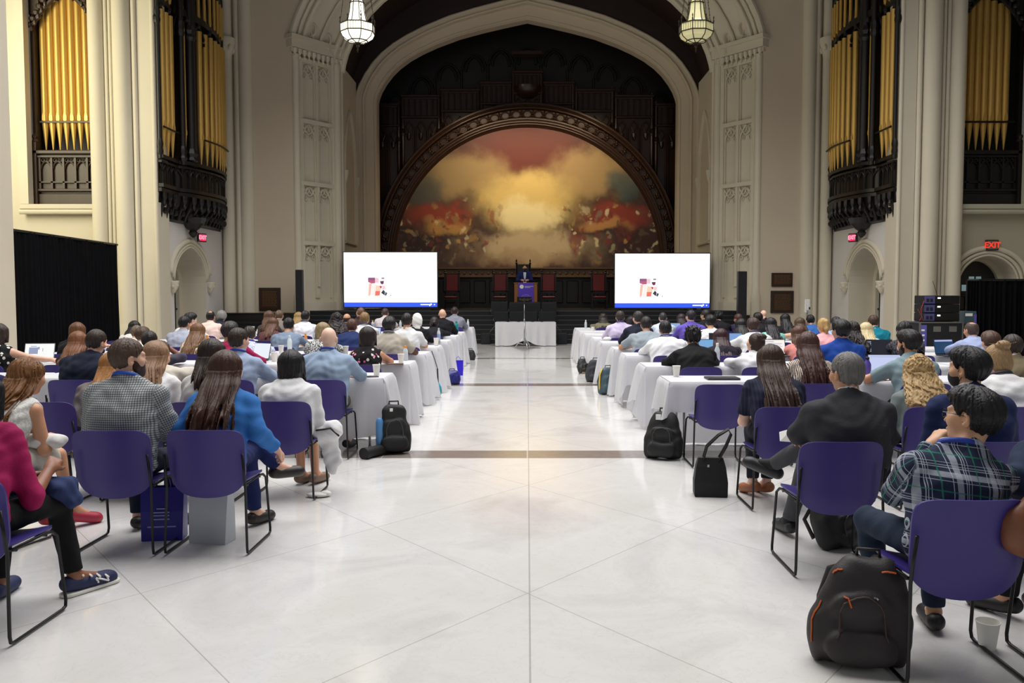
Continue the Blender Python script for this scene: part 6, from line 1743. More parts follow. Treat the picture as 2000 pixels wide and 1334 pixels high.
def paper_bag(label, loc, rz, w, d, hgt, mat, pr=None):
    t = thing('gift_bag', label, 'bag', loc, rz)
    mb = MB(); mb.loft([[(-w / 2 * k, -d / 2 * q, z), (w / 2 * k, -d / 2 * q, z), (w / 2 * k, d / 2 * q, z), (-w / 2 * k, d / 2 * q, z)] for k, q, z in ((.94, 1, .0), (.96, 1, .004), (1, .8, hgt * .55), (1.02, .5, hgt))], closed=True); mb.add([(-w / 2 * .94, -d / 2, .001), (w / 2 * .94, -d / 2, .001), (w / 2 * .94, d / 2, .001), (-w / 2 * .94, d / 2, .001)], [(0, 1, 2, 3)]); mb.build('bag_body', mat, t)
    for s in (-1, 1):
        mb = MB(); mb.tube([(-w * .2, s * d * .22, hgt - .01), (-w * .17, s * d * .2, hgt + .05), (0, s * d * .16, hgt + .08), (w * .17, s * d * .2, hgt + .05), (w * .2, s * d * .22, hgt - .01)], .004, 5); mb.build('cord_handle', mat, t)
    if pr:
        mb = MB()
        for z, a in ((.21, .03), (.185, .05), (.165, .05), (.14, .05), (.09, .09)): mb.box(-a, a, -d / 2 * .93 - .004, -d / 2 * .93, z, z + .008)
        mb.build('printed_lines', M('pale_print', (150, 150, 210), .6), t)
    return t
p = G(312, 1058); paper_bag('royal blue gift bag on the floor under the chairs at lower left', (p.x, p.y + .08, 0), .12, .27, .13, .35, M('royal_blue_bag', (34, 30, 130), .3), 1)
p = G(404, 1066); paper_bag('pale grey gift bag on the floor under the blue blazer woman', (p.x, p.y + .1, 0), -.2, .27, .13, .36, M('pale_grey_bag', (196, 202, 210), .4))
p = G(889, 733); paper_bag('bright blue gift bag at the aisle end on the left', (p.x + .06, p.y, 0), .1, .2, .1, .3, M('bright_blue_bag', (44, 28, 190), .35))
p = G(851, 777)
t = thing('umbrella', 'folded teal umbrella hanging from the left table edge in the aisle', 'umbrella', (p.x + .04, p.y, 0))
mb = MB(); mb.lathe([(.01, .02), (.045, .05), (.06, .1), (.05, .17), (.015, .24)], n=12); mb.build('canopy', M('teal_cloth', (20, 140, 160), .6), t, smooth=True)
mb = MB(); mb.tube([(0, 0, .2), (-.01, 0, .46)], .011, 6); mb.build('shaft', BLACK, t); mb = MB(); mb.tube([(-.01, 0, .46), (-.05, 0, .6), (-.1, 0, .74)], .006, 5); mb.build('wrist_strap', BLACK, t)
# black tote with two long handles
p = G(1391, 972)
t = thing('tote_bag', 'black tote bag with long handles on the floor in the right aisle', 'bag', (p.x, p.y + .08, 0), -.1)
mb = MB(); mb.loft([[(-.13 * k, -.075 * q, z), (.13 * k, -.075 * q, z), (.13 * k, .075 * q, z), (-.13 * k, .075 * q, z)] for k, q, z in ((.95, 1, 0), (1, 1.05, .01), (1.02, .95, .12), (.9, .7, .24), (.75, .35, .31))], cap=True); mb.build('bag_body', BLACK, t)
for s in (-1, 1):
    mb = MB(); mb.tube([(-.06, s * .03, .29), (-.03, s * .03, .40), (.06, s * .025, .49), (.14, s * .02, .54), (.16, s * .02, .50), (.12, s * .03, .40), (.06, s * .03, .29)], .009, 6); mb.build('handle', NYL, t, smooth=True)
mb = MB(); mb.box(-.03, -.015, -.06, -.045, .24, .26); mb.build('metal_stud', STEEL, t)
# cup on the floor at right
p = G(1928, 1266); cup((p.x, p.y, .001), 'white paper cup on the marble floor at the lower right', .125, .052)
# papers on the floor by the left chairs
mb = MB(); mb.ell((0, 0, .02), (.09, .05, .02), 12, 6); mb.ell((.06, .02, .025), (.05, .04, .025), 8, 6); o = mb.build('crumpled_wrap', WHITEP, smooth=True); p = G(620, 971); o.location = (p.x, p.y, 0); tag(o, 'crumpled white wrapper on the floor under the white shirted woman', 'paper')
# ================================================================ the audience
def put(key, label, ref, hx, hy, D, h=None, ch=True, rz=0, chx=0, tilt=0, **kw):
    """seat a person in the row at depth D, head where the sight line through (hx, hy) meets it"""
    fem = kw.get('sex') == 'f'
    T = .47 if fem else .5; off = .12
    for _ in range(3):
        pt = PY(hx, hy, D + off)
        le = kw.get('lean')
        if le is None:
            q = (pt.z - .55 - .243) / T
            le = .06 if q >= 1 else min(math.acos(max(q, .2)), .78)
        off = T * math.sin(le) + .05
    if h is None: h = .007 if D < 6 else .009 if D < 9 else .012 if D < 13 else .0145
    x = pt.x - (math.sin(tilt) * (T + .15)) - kw.get('hoff', 0)
    if rz: x += math.sin(rz) * off
    kw.setdefault('arms', ('table', 'table') if D > 8 else ('lap', 'lap'))
    person(key, label, (x, D, 0), rz, ztop=min(pt.z, 1.40), tilt=tilt, h=h, **kw)
    if ch: CH.append([x + chx, D + .04, rz, 'purple plastic chair under the ' + ref])
CH = []
NAVY, BLUE, WHT = (30, 36, 58), (54, 104, 176), (232, 232, 232)
LAN = (28, 56, 160)
BRN, DBR, BLK, LBR, GRY, BLD = (74, 46, 30), (44, 30, 24), (20, 18, 19), (120, 84, 54), (128, 126, 124), (196, 164, 112)
L = {1: 8.5, 2: 10.27, 3: 12.1, 4: 13.7, 5: 15.5, 6: 17.35, 7: 19.0, 8: 21.95, 'B': 5.4, 'C': 6.78}
R = {1: 8.15, 2: 9.95, 3: 11.8, 4: 13.25, 5: 15.0, 6: 16.5, 7: 18.1, 8: 19.65, 9: 21.4, 'B': 5.0, 'C': 6.5}
# ---- left, nearest
put('magenta', 'person in a magenta top at the left edge with hands clasped and canvas sneakers', 'person in the magenta top', -46, 735, 4.04, tilt=-.2, chx=.04, sk='b', sex='f', hair='bob', hc=BLK, top=cloth((150, 22, 78)), sleeve='roll', collar='tee', pants=(16, 16, 18),
    arm_pts={1: ((.19, .18, .60), (.15, .42, .70)), -1: ((-.24, .14, .66), (.02, .42, .66))}, leg_pts={1: ((.17, .44, .52), (.22, .50, .10), (.33, .68, .035)), -1: ((-.12, .44, .52), (-.14, .42, .09), (-.17, .6, .03))}, shoe=M('navy_canvas', (34, 42, 80), .7), hand_curl=(.9, .8))
put('gingham', 'bearded man in grey gingham shirt looking right with a blue lanyard', 'bearded man in the gingham shirt', 250, 665, L['B'], hair='short', hc=(84, 66, 54), top=cloth((196, 200, 198), 'gingham', (44, 56, 72)), sleeve='long', lan=(36, 84, 190), beard=(54, 36, 28), head=(-.85, 0, 0), eyes=True,
    pants=(24, 30, 50), b=1.06, arms=('lap', 'cross'))
put('auburn', 'woman with long wavy auburn hair and a sleeveless white top', 'woman with wavy auburn hair', 48, 704, 5.42, sex='f', hair='wavy', hc=(126, 84, 46), top=cloth((222, 220, 214), 'mottle', (200, 198, 194)), sleeve='none', collar='none', sk='t', rz=-.25, skirt=True, pants=(206, 202, 190), shoe=(168, 40, 62),
    leg_pts={1: ((.15, .43, .52), (.2, .52, .12), (.26, .66, .03)), -1: ((.0, .44, .52), (.04, .46, .1), (.08, .62, .03))})
put('blazer', 'woman with long brown hair in a bright blue blazer with legs crossed', 'woman in the blue blazer', 441, 689, 5.42, sex='f', hair='longside', hc=(66, 40, 30), top=cloth((52, 112, 182)), sleeve='long', collar='jacket', pants=(26, 36, 84), shoe=(34, 24, 24), head=(-.2, 0, 0),
    arm_pts={1: ((.24, .06, .74), (.30, .24, .60)), -1: ((-.24, .06, .74), (-.12, .30, .62))}, leg_pts={1: ((.06, .42, .53), (.08, .50, .09), (.14, .66, .03)), -1: ((.02, .43, .66), (.24, .56, .40), (.365, .635, .355))})
put('bob', 'woman with a black bob in a loose white shirt, head bowed', 'woman in the loose white shirt', 572, 685, L['C'] + .05, sex='f', hair='mediumw', hc=(24, 22, 24), top=cloth((223, 223, 224)), sleeve='long', skirt=True, pants=(214, 214, 210), b=1.12, sk='t', lean=.32, shoe=(120, 96, 80), head=(.0, -.25, 0),
    leg_pts={1: ((.1, .42, .52), (.12, .40, .09), (.17, .56, .03)), -1: ((-.02, .43, .52), (-.0, .40, .09), (.05, .56, .03))})
put('whitetop', 'woman with dark hair tied back in a white top, left of the blue shirt man', 'woman with dark hair in the white top', 415, 665, L['C'], sex='f', hair='boblong', hc=DBR, top=cloth((225, 223, 220)), sleeve='short', collar='tee', lean=.2)
put('lightbrown', 'woman with straight light brown hair in a white tee beyond the gingham man', 'woman with light brown hair', 303, 670, L['C'], sex='f', hair='straight', hc=(146, 112, 84), top=cloth((227, 227, 228)), collar='tee', head=(-.3, 0, 0))
put('ginger', 'woman with ginger hair mostly hidden behind the gingham man', 'ginger haired woman', 232, 690, L['C'], sex='f', hair='boblong', hc=(176, 122, 70), top=cloth((120, 112, 110)), collar='tee', lean=.45, chx=-.26, tilt=.2)
put('navyedge', 'person in a navy top cut off by the left edge', 'person in navy at the left edge', -34, 672, L['C'], sk='b', hair='short', hc=BLK, top=cloth((30, 30, 70)), sleeve='short', collar='tee')
put('bald', 'bald man in a pale blue shirt with blue lanyard at the nearest left table', 'bald man in the pale blue shirt', 642, 640, L[1], sk='p', hair=None, top=cloth((150, 170, 194)), sleeve='roll', lan=LAN, b=1.12, pants=(122, 116, 92), arms=('table', 'table'), lean=.22, rz=0)
put('blueshirt', 'dark haired man in a blue oxford shirt with lanyard facing right, left of the bob', 'dark haired man in the blue oxford shirt', 466, 643, L[1], hair='short', hc=(50, 38, 30), top=cloth((158, 174, 202)), sleeve='long', lan=LAN, head=(-.45, 0, 0), lean=.15)
put('beige', 'person in a cream polo leaning on the table right of the gingham man', 'person in the cream polo', 316, 668, L[1], hair='short', hc=BRN, top=cloth((206, 198, 184)), sleeve='short', collar='tee', sk='t', lean=.6, b=1.1)
put('navyback', 'broad man in a dark navy shirt resting his cheek on his hand', 'broad man in the dark navy shirt', 187, 646, L[1], hair='short', hc=(54, 42, 36), top=cloth((26, 32, 50)), sleeve='short', b=1.25, tilt=.08, head=(-.3, 0, .15), arms=('table', 'head'), lean=.3)
# ---- left, middle
put('auburnb', 'woman with auburn bob in a black top before the black drape', 'auburn haired woman in black', 150, 632, L[3], sex='f', hair='bob', hc=(104, 66, 40), top=cloth((20, 20, 24)), sleeve='long')
put('gingerb', 'red haired woman just left of the navy shirted man', 'red haired woman by the navy shirt', 155, 649, L[2], sex='f', hair='long', hc=(124, 78, 50), top=cloth((36, 30, 34)), sleeve='long', lean=.35)
put('typist', 'woman in a black and white print top typing at the far left laptop', 'woman typing at the left edge', -2, 634, L[2], sex='f', sk='l', hair='bob', hc=(58, 44, 40), top=cloth((20, 20, 22), 'floral', (225, 222, 218), (200, 200, 200)), sleeve='none', collar='tee', b=1.1, arm_pts={1: ((.30, .24, .84), (.44, .46, .80)), -1: ((-.25, .2, .8), (-.1, .4, .79))})
put('blackl', 'person with long black hair in white beside the left pier', 'black haired person by the left pier', 262, 628, L[5], sex='f', hair='long', hc=BLK, top=cloth((226, 222, 214)), sleeve='short')
put('greybrown', 'man with ash brown hair in a pale shirt before the left pier', 'ash haired man in the pale shirt', 268, 637, L[4], hair='short', hc=(112, 92, 74), top=cloth((226, 224, 216)), collar='tee')
put('brownl', 'man with tousled brown hair left of the man holding his head', 'man with tousled brown hair', 277, 641, L[3], hair='thick', hc=(76, 58, 46), top=cloth((224, 222, 214)), collar='tee', sleeve='short')
put('watch', 'man in a charcoal sweater with a wrist watch holding his head', 'man with the wrist watch', 294, 648, L[2], sk='b', hair='short', hc=(34, 26, 26), top=cloth((72, 72, 84)), sleeve='roll', arms=('table', 'head'), lean=.35, watch=True)
put('checks', 'man in a blue and white checked shirt by the left doorway', 'man in the blue checked shirt', 359, 619, L[4], sk='t', hair='short', hc=BLK, top=cloth((216, 220, 232), 'gingham', (48, 60, 104)), sleeve='long', head=(-.3, 0, 0), h=.0145)
put('masked', 'dark haired man with a white mask behind the checked shirt', 'man with the white mask', 371, 613, L[5], hair='thick', hc=BLK, top=cloth((232, 230, 228)), collar='tee', head=(-.7, 0, 0), mask=(232, 234, 238))
put('pink', 'dark haired man in a pale pink shirt right of the left doorway', 'man in the pale pink shirt', 411, 608, L[6], sk='t', hair='balding', hc=BLK, top=cloth((238, 208, 198)), sleeve='long', b=1.1)
put('greycurl', 'person with curly grey hair beside the pale pink shirt', 'person with curly grey hair', 432, 609, L[7], hair='afro', hc=(134, 132, 130), top=cloth((38, 40, 54)), sleeve='long')
put('lightbr', 'woman with light brown hair and bare shoulders beside an orange drink', 'woman with bare shoulders', 385, 633, L[3], sex='f', sk='t', hair='long', hc=(116, 82, 54), top=cloth((226, 214, 176)), sleeve='none', collar='none')
put('crimson', 'dark haired person in a crimson sweater reaching to the right', 'person in the crimson sweater', 448, 631, L[2], sk='t', hair='thick', hc=(40, 34, 36), top=cloth((158, 30, 78)), sleeve='long', collar='tee', arms=('table', 'wide'), b=1.05)
put('patternl', 'man in a white and blue patterned shirt behind the white laptop screen', 'man in the patterned shirt', 487, 639, L[3], hair='short', hc=(48, 38, 32), top=cloth((216, 220, 232), 'mottle', (150, 158, 190)), sleeve='long', lan=LAN, rz=.25)
put('maroon', 'woman with brown hair in a maroon top near the piano', 'woman in the maroon top', 532, 622, L[5], sex='f', hair='boblong', hc=(92, 60, 42), top=cloth((96, 58, 62)), sleeve='long')
put('brownfar', 'woman with brown hair behind the maroon top', 'brown haired woman behind the maroon top', 526, 608, L[6], sex='f', hair='long', hc=(86, 58, 42), top=cloth((70, 60, 62)), sleeve='long')
put('greyfar', 'man with grey brown hair right of the framed tablet', 'man with grey brown hair', 545, 607, L[7], hair='short', hc=(104, 82, 66), top=cloth((128, 116, 112)), sleeve='long')
put('steel', 'black haired man in a blue grey shirt behind the pale bottle', 'man in the blue grey shirt', 563, 622, L[4], hair='short', hc=BLK, sk='a', top=cloth((122, 138, 160)), sleeve='roll', b=1.05, collar='tee')
put('whitel', 'black haired man in a white shirt by the left column speaker', 'man in white by the left column speaker', 596, 608, L[6], hair='short', hc=BLK, sk='a', top=cloth((228, 228, 238)), sleeve='long', lan=(50, 60, 90))
put('blondfar', 'blond woman peeping out left of the white shirted man', 'blond woman by the column speaker', 583, 611, L[7], sex='f', hair='boblong', hc=(150, 122, 74), top=cloth((40, 38, 40)), sleeve='long')
put('ashbob', 'woman with short ash blond hair in a black and white print', 'woman with short ash blond hair', 630, 632, L[3], sex='f', hair='bob', hc=(146, 126, 92), top=cloth((44, 46, 48), 'mottle', (206, 206, 204)), sleeve='short')
put('navysuit', 'short haired man in a navy suit jacket beyond the bald man', 'man in the navy suit jacket', 687, 624, L[4], hair='short', hc=(84, 56, 44), top=cloth((30, 46, 92)), sleeve='long', collar='jacket', b=1.12, head=(0, -.2, 0))
put('curlyfar', 'woman with long dark curly hair left of the balding man', 'woman with long dark curls', 658, 612, L[5], sex='f', hair='curlylong', hc=(36, 26, 28), top=cloth((34, 30, 36)), sleeve='long')
put('baldingl', 'balding man between the dark curls and the blond man', 'balding man of the far left rows', 677, 613, L[6], sk='t', hair='ring', hc=(50, 40, 38), top=cloth((60, 56, 66)), sleeve='long')
put('tiltbald', 'bald man tilting his head under the left screen', 'bald man under the left screen', 702, 601, L[7], sk='t', hair='buzz', hc=(110, 80, 66), top=cloth((60, 44, 50)), sleeve='long', head=(.5, 0, .25))
put('whitelan', 'light brown haired man in white with a lanyard under the left screen', 'light brown haired man in white', 712, 611, L[5], hair='short', hc=(136, 108, 70), top=cloth((221, 221, 224)), sleeve='long', lan=(40, 46, 70), h=.0145)
put('greyback', 'short haired man in a lilac grey shirt centred under the left screen', 'man in the lilac grey shirt', 752, 603, L[8], hair='short', hc=(66, 54, 54), top=cloth((206, 198, 206)), sleeve='short')
put('floral', 'woman with pinned dark hair in a black floral sleeveless top', 'woman in the black floral top', 718, 640, L[2], sex='f', sk='t', hair='bob', hc=(40, 28, 30), top=cloth((18, 16, 18), 'floral', (208, 96, 140), (240, 200, 210)), sleeve='none', collar='tee', h=.012, head=(0, -.15, 0))
put('taupe', 'black haired man in a taupe tee with his elbow on the table', 'man in the taupe tee', 760, 621, L[3], sk='d', hair='thick', hc=(24, 22, 26), top=cloth((172, 164, 152)), sleeve='short', arms=('table', 'wide'), b=1.12, lan=(120, 124, 140))
put('whitetee', 'black haired man in a plain white tee left of the white headscarf', 'man in the plain white tee', 795, 613, L[4], sk='t', hair='short', hc=(26, 22, 24), top=cloth((225, 225, 226)), sleeve='short', collar='tee', b=1.05)
put('scarf', 'person in a white headscarf and black top', 'person in the white headscarf', 815, 613, L[5], sex='f', hair='cover', hc=(236, 234, 230), top=cloth((22, 22, 26)), sleeve='long')
put('bunl', 'woman with dark hair in a low bun and black top', 'woman with the low dark bun', 848, 620, L[6], sex='f', hair='bun', hc=(38, 28, 30), top=cloth((26, 24, 30)), sleeve='long')
put('baldsuit', 'bald man in a black suit near the left aisle end', 'bald man in the black suit', 864, 604, L[7], sk='l', hair=None, top=cloth((20, 20, 26)), sleeve='long', collar='jacket', h=.0145)
put('greysuitl', 'dark haired man in a light grey suit at the farthest left table', 'man in the light grey suit', 888, 600, L[8], hair='short', hc=DBR, top=cloth((136, 138, 152)), sleeve='long', collar='jacket', h=.0145)
# ---- right, nearest
put('plaid', 'man with glasses in a blue and white plaid shirt, hand at his chin', 'man in the plaid shirt', 1903, 764, 3.64, tilt=.14, hoff=.06, hair='thick', hc=(18, 16, 18), sk='a', top=cloth((34, 42, 66), 'plaid', (196, 202, 214), (40, 128, 104)), sleeve='long', lan=(30, 60, 160), glasses=True, head=(.72, -.1, .1), eyes=True, h=.0075, pants=(34, 46, 66), lean=.12,
    arm_pts={-1: ((-.15, .20, .72), (.055, .30, .915)), 1: ((.36, .08, .80), (.2, .3, .66))}, leg_pts={-1: ((-.17, .44, .53), (-.10, .46, .09), (-.14, .64, .03)), 1: ((.12, .43, .53), (.14, .40, .09), (.18, .58, .03))}, b=1.02, chx=.0)
put('greysuit', 'grey haired man in a charcoal suit with legs crossed and a paper', 'grey haired man in the charcoal suit', 1654, 692, R['B'], lean=.07, chx=-.12, hair='short', hc=(112, 110, 108), sk='t', top=cloth((58, 58, 62)), sleeve='long', collar='jacket', b=1.08, pants=(72, 72, 76), glasses=True, head=(.35, 0, 0), shoe=(34, 34, 38), h=.008,
    arm_pts={-1: ((-.27, .12, .78), (-.18, .36, .72)), 1: ((.27, .12, .76), (.10, .36, .66))}, leg_pts={-1: ((-.11, .44, .53), (-.15, .66, .1), (-.17, .85, .03)), 1: ((-.05, .46, .68), (-.25, .74, .46), (-.40, .80, .475))}, sock=(20, 20, 24))
put('navyblazer', 'black haired man with a face mask in a navy blazer', 'man in the navy blazer', 1890, 684, 5.0, hair='thick', hc=(18, 17, 20), sk='a', top=cloth((34, 44, 84)), sleeve='long', collar='jacket', mask=(40, 40, 44), head=(.62, -.1, 0), eyes=True, h=.008, pants=(36, 58, 110), arms=('lap', 'lap'), lean=.2,
    leg_pts={-1: ((-.18, .43, .53), (-.16, .44, .09), (-.2, .6, .03)), 1: ((.12, .43, .53), (.12, .42, .09), (.15, .6, .03))})
put('edgejacket', 'person in a dark blue jacket cut off by the right edge', 'person in the blue jacket at the right edge', 2074, 752, 3.6, sk='t', hair='short', hc=BLK, top=cloth((34, 48, 74)), sleeve='long', collar='jacket', pants=(20, 20, 22), h=.0085, shoe=(22, 20, 20),
    arm_pts={-1: ((-.33, .10, .80), (-.14, .32, .68)), 1: ((.27, .1, .78), (.1, .34, .66))}, leg_pts={-1: ((-.10, .46, .53), (-.06, .62, .1), (-.15, .78, .03)), 1: ((.12, .46, .53), (.12, .6, .1), (.15, .78, .03))})
put('navytop', 'woman with long brown hair in a navy ribbed top', 'woman in the navy ribbed top', 1506, 677, R['C'], sex='f', hair='straight', hc=(62, 42, 34), top=cloth((24, 28, 48), 'stripe', (36, 42, 66)), sleeve='short', collar='blouse', b=1.12, shoe=(150, 90, 54), h=.010, sk='p',
    leg_pts={-1: ((-.10, .43, .52), (-.12, .30, .11), (-.17, .45, .03)), 1: ((.05, .43, .52), (.0, .34, .1), (-.06, .5, .03))})
put('curlyblond', 'woman with curly dark blond hair held by a clip in a sage top', 'woman with curly blond hair', 1790, 697, R['C'], sex='f', hair='curlylong', hc=(188, 156, 108), top=cloth((122, 132, 132)), sleeve='long', collar='blouse', h=.010, lean=.25)
put('topbun', 'blond woman with a messy top bun in a white tee', 'blond woman with the top bun', 1953, 676, R['C'], sex='f', hair='topbun', hc=(160, 130, 92), top=cloth((223, 223, 224)), sleeve='short', collar='tee', lan=(34, 36, 52), head=(.25, 0, 0), h=.010, b=1.1)
put('knit', 'woman with long straight brown hair in a cream and brown knit', 'woman in the cream knit', 1578, 651, R[1], sex='f', hair='straight', hc=(72, 44, 38), top=cloth((88, 70, 62), 'knit', (218, 208, 196)), sleeve='long', collar='blouse', h=.011)
put('sage', 'dark bearded man in a sage polo shirt at the lavender laptop', 'bearded man in the sage polo', 1776, 648, R[1], hair='thick', hc=(28, 24, 24), sk='t', top=cloth((128, 150, 158)), sleeve='short', beard=(36, 28, 26), head=(.5, 0, 0), arms=('wide', 'table'), lean=.3, h=.010, eyes=True)
put('brownr', 'person with wavy brown hair behind the messy top bun', 'person with wavy brown hair', 1938, 650, R[2], hair='thick', hc=(84, 60, 48), top=cloth((70, 62, 60)), sleeve='long')
put('olive', 'person in an olive tweed jacket at the right edge', 'person in the olive tweed jacket', 1978, 656, R[1], hair='short', hc=(52, 42, 38), top=cloth((112, 100, 78)), sleeve='long', collar='jacket', lean=.42)
put('blacksuit', 'man with spiky black hair in a black suit at the second right row', 'spiky haired man in the black suit', 1354, 641, R[2], hair='spiky', hc=(16, 14, 16), sk='t', top=cloth((18, 18, 20)), sleeve='long', collar='jacket', h=.011)
put('bunr', 'woman with a brown bun bending over in a white shirt', 'woman with the brown bun', 1472, 652, R[2], sex='f', hair='topbun', hc=(56, 40, 30), sk='l', top=cloth((225, 225, 228)), sleeve='long', collar='shirt', head=(.55, -.45, 0), lean=.42, h=.012)
put('royal', 'black haired man in a royal blue shirt with thin glasses', 'man in the royal blue shirt', 1642, 627, R[2], hair='thick', hc=(20, 17, 20), sk='t', top=cloth((26, 66, 150)), sleeve='long', b=1.15, glasses=True, head=(.35, 0, 0), h=.012, rz=0)
put('hiddenw', 'person in a white shirt hidden behind the sage polo man', 'person in white behind the sage polo', 1766, 656, R[2], hair='short', hc=BLK, top=cloth((223, 223, 226)), sleeve='long', b=1.15, lean=.45, chx=0)
put('plum', 'woman with long plum brown hair in a dark top', 'woman with plum brown hair', 1408, 644, R[3], sex='f', hair='long', hc=(56, 30, 36), top=cloth((34, 30, 42)), sleeve='long', b=1.05, h=.012)
put('whitelanr', 'black haired man in a white shirt with blue lanyard on the right', 'man in white with the lanyard', 1300, 628, R[3], hair='short', hc=(20, 18, 20), sk='t', top=cloth((223, 223, 226)), sleeve='long', lan=(56, 66, 130), b=1.15, h=.012)
put('salmon', 'woman with long brown hair in a salmon top beside the white document', 'woman in the salmon top', 1561, 638, R[3], sex='f', hair='long', hc=(84, 54, 40), top=cloth((206, 132, 124)), sleeve='short', collar='tee')
put('darkcurl', 'woman with dark wavy hair just right of the royal blue shirt', 'woman with dark wavy hair', 1665, 630, R[3], sex='f', hair='wavy', hc=(34, 26, 26), top=cloth((58, 48, 46)), sleeve='long')
put('platinum', 'woman with a platinum blond bob in a white shirt', 'woman with the platinum bob', 1692, 632, R[4], sex='f', hair='boblong', hc=(214, 196, 150), top=cloth((226, 230, 242)), sleeve='short')
put('lace', 'woman with dark wavy hair in black tweed sleeves beyond the sage polo', 'woman in black tweed', 1767, 630, R[3], sex='f', hair='wavy', hc=(24, 20, 24), top=cloth((36, 36, 42), 'mottle', (84, 84, 92)), sleeve='long', b=1.1)
put('paleblue', 'balding man in a pale blue shirt before the sound racks', 'balding man in the pale blue shirt', 1900, 630, R[3], sk='t', hair='balding', hc=(78, 62, 56), top=cloth((160, 172, 208)), sleeve='long', b=1.15, head=(.2, 0, 0), arms=('wide', 'table'))
put('greytee', 'dark haired man in a light grey tee with his elbow out', 'man in the light grey tee', 1262, 620, R[4], hair='short', hc=(34, 28, 28), sk='t', top=cloth((150, 160, 168)), sleeve='short', collar='tee', b=1.2, arms=('wide', 'table'), h=.0145)
put('whitebr', 'brown haired man in a white tee with his arm on the table', 'brown haired man in the white tee', 1472, 623, R[4], hair='thick', hc=(62, 46, 38), sk='t', top=cloth((221, 221, 224)), sleeve='short', lan=(60, 70, 110), b=1.1, arms=('wide', 'table'))
put('blondpink', 'woman with blond hair pulled back in a pink top', 'blond woman in the pink top', 1609, 623, R[4], sex='f', hair='pony', hc=(182, 148, 96), top=cloth((236, 172, 176)), sleeve='short', collar='blouse')
put('teal', 'brown haired man in a teal shirt by the right doorway', 'man in the teal shirt', 1707, 617, R[5], hair='short', hc=(72, 48, 38), top=cloth((14, 120, 140)), sleeve='long', b=1.05)
put('whiteblk', 'black haired man in white below the right column speaker', 'man in white right of the black suit', 1388, 617, R[5], hair='thick', hc=(18, 16, 18), sk='a', top=cloth((223, 223, 226)), sleeve='short', collar='tee', b=1.05)
put('mint', 'woman with long straight black hair in a mint top', 'woman in the mint top', 1506, 622, R[5], sex='f', hair='straight', hc=(26, 22, 30), top=cloth((136, 206, 190)), sleeve='short', collar='tee')
put('blackw', 'woman with dark hair in a black top left of the white tee', 'dark haired woman left of the white tee', 1448, 624, R[5], sex='f', hair='long', hc=(26, 22, 24), top=cloth((24, 24, 28)), sleeve='long')
put('ltblue', 'dark haired man in a light blue shirt behind the pink top', 'man in light blue behind the pink top', 1634, 620, R[5], hair='short', hc=(34, 28, 30), sk='t', top=cloth((158, 184, 220)), sleeve='long')
put('navyr', 'dark haired man in a navy suit beside the lilac shirt', 'man in navy beside the lilac shirt', 1246, 609, R[5], hair='short', hc=(48, 42, 42), top=cloth((32, 36, 52)), sleeve='long', collar='jacket', head=(.3, 0, 0))
put('lilac', 'short haired man in a lilac shirt with a dark lanyard', 'man in the lilac shirt', 1211, 608, R[6], hair='short', hc=(50, 42, 38), top=cloth((204, 192, 222)), sleeve='long', lan=(60, 48, 120), b=1.1, h=.0145)
put('purple', 'man with glasses in a purple shirt under the right screen', 'man in the purple shirt', 1349, 607, R[6], hair='short', hc=(34, 30, 40), top=cloth((104, 88, 184)), sleeve='long', b=1.15, glasses=True, head=(.4, 0, 0), h=.0145)
put('brownarm', 'woman with brown hair stretching her bare arm to the left', 'woman with the outstretched arm', 1563, 622, R[6], sex='f', hair='long', hc=(76, 56, 40), top=cloth((220, 196, 176)), sleeve='none', collar='tee', arms=('wide', 'table'))
put('denim', 'short black haired man in a denim blue shirt by the plaques', 'man in the denim blue shirt', 1584, 616, R[7], hair='short', hc=(18, 16, 18), sk='t', top=cloth((54, 98, 164)), sleeve='short')
put('palefar', 'short haired man in a pale shirt between grey tee and purple shirt', 'man in the pale shirt far right', 1295, 611, R[7], hair='buzz', hc=(52, 48, 52), top=cloth((196, 206, 222)), sleeve='short', lan=(50, 56, 90))
put('blackhair', 'woman with long black hair in a black top below the plaques', 'woman in black below the plaques', 1534, 614, R[7], sex='f', hair='long', hc=(18, 17, 20), top=cloth((20, 20, 24)), sleeve='long', b=1.05)
put('dark19', 'dark haired person in black left of the bald man far right', 'person in black left of the bald man', 1481, 612, R[7], hair='thick', hc=(36, 28, 30), top=cloth((28, 26, 30)), sleeve='long')
put('reddish', 'short haired man in dark purple at the right stair cheek', 'man in dark purple by the stairs', 1443, 614, R[8], sk='t', hair='short', hc=(70, 44, 38), top=cloth((44, 38, 66)), sleeve='long', head=(.5, 0, 0))
put('spikyfar', 'dark spiky haired person in black under the right screen corner', 'spiky haired person far right', 1404, 610, R[8], hair='spiky', hc=(20, 18, 22), top=cloth((24, 22, 28)), sleeve='long')
put('womanfar', 'woman with dark hair in a dark top left of the purple shirt', 'dark haired woman by the purple shirt', 1331, 614, R[8], sex='f', hair='boblong', hc=(44, 32, 36), top=cloth((44, 36, 50)), sleeve='long')
put('suitglass', 'man with glasses in a black suit right of the purple shirt', 'man in the black suit far right', 1378, 606, R[7], hair='short', hc=(28, 24, 26), sk='a', top=cloth((22, 22, 26)), sleeve='long', collar='jacket', glasses=True, head=(.6, 0, 0))
put('hiddenr', 'dark haired woman half hidden between lilac shirt and navy suit', 'half hidden woman by the lilac shirt', 1232, 619, R[8], sex='f', hair='bob', hc=(30, 26, 30), top=cloth((30, 28, 34)), sleeve='long')
put('oliveg', 'woman with long dark hair in an olive top at the farthest right table', 'woman in the olive top', 1178, 613, R[9], sex='f', hair='long', hc=(40, 34, 30), top=cloth((120, 114, 92)), sleeve='long', h=.0145)
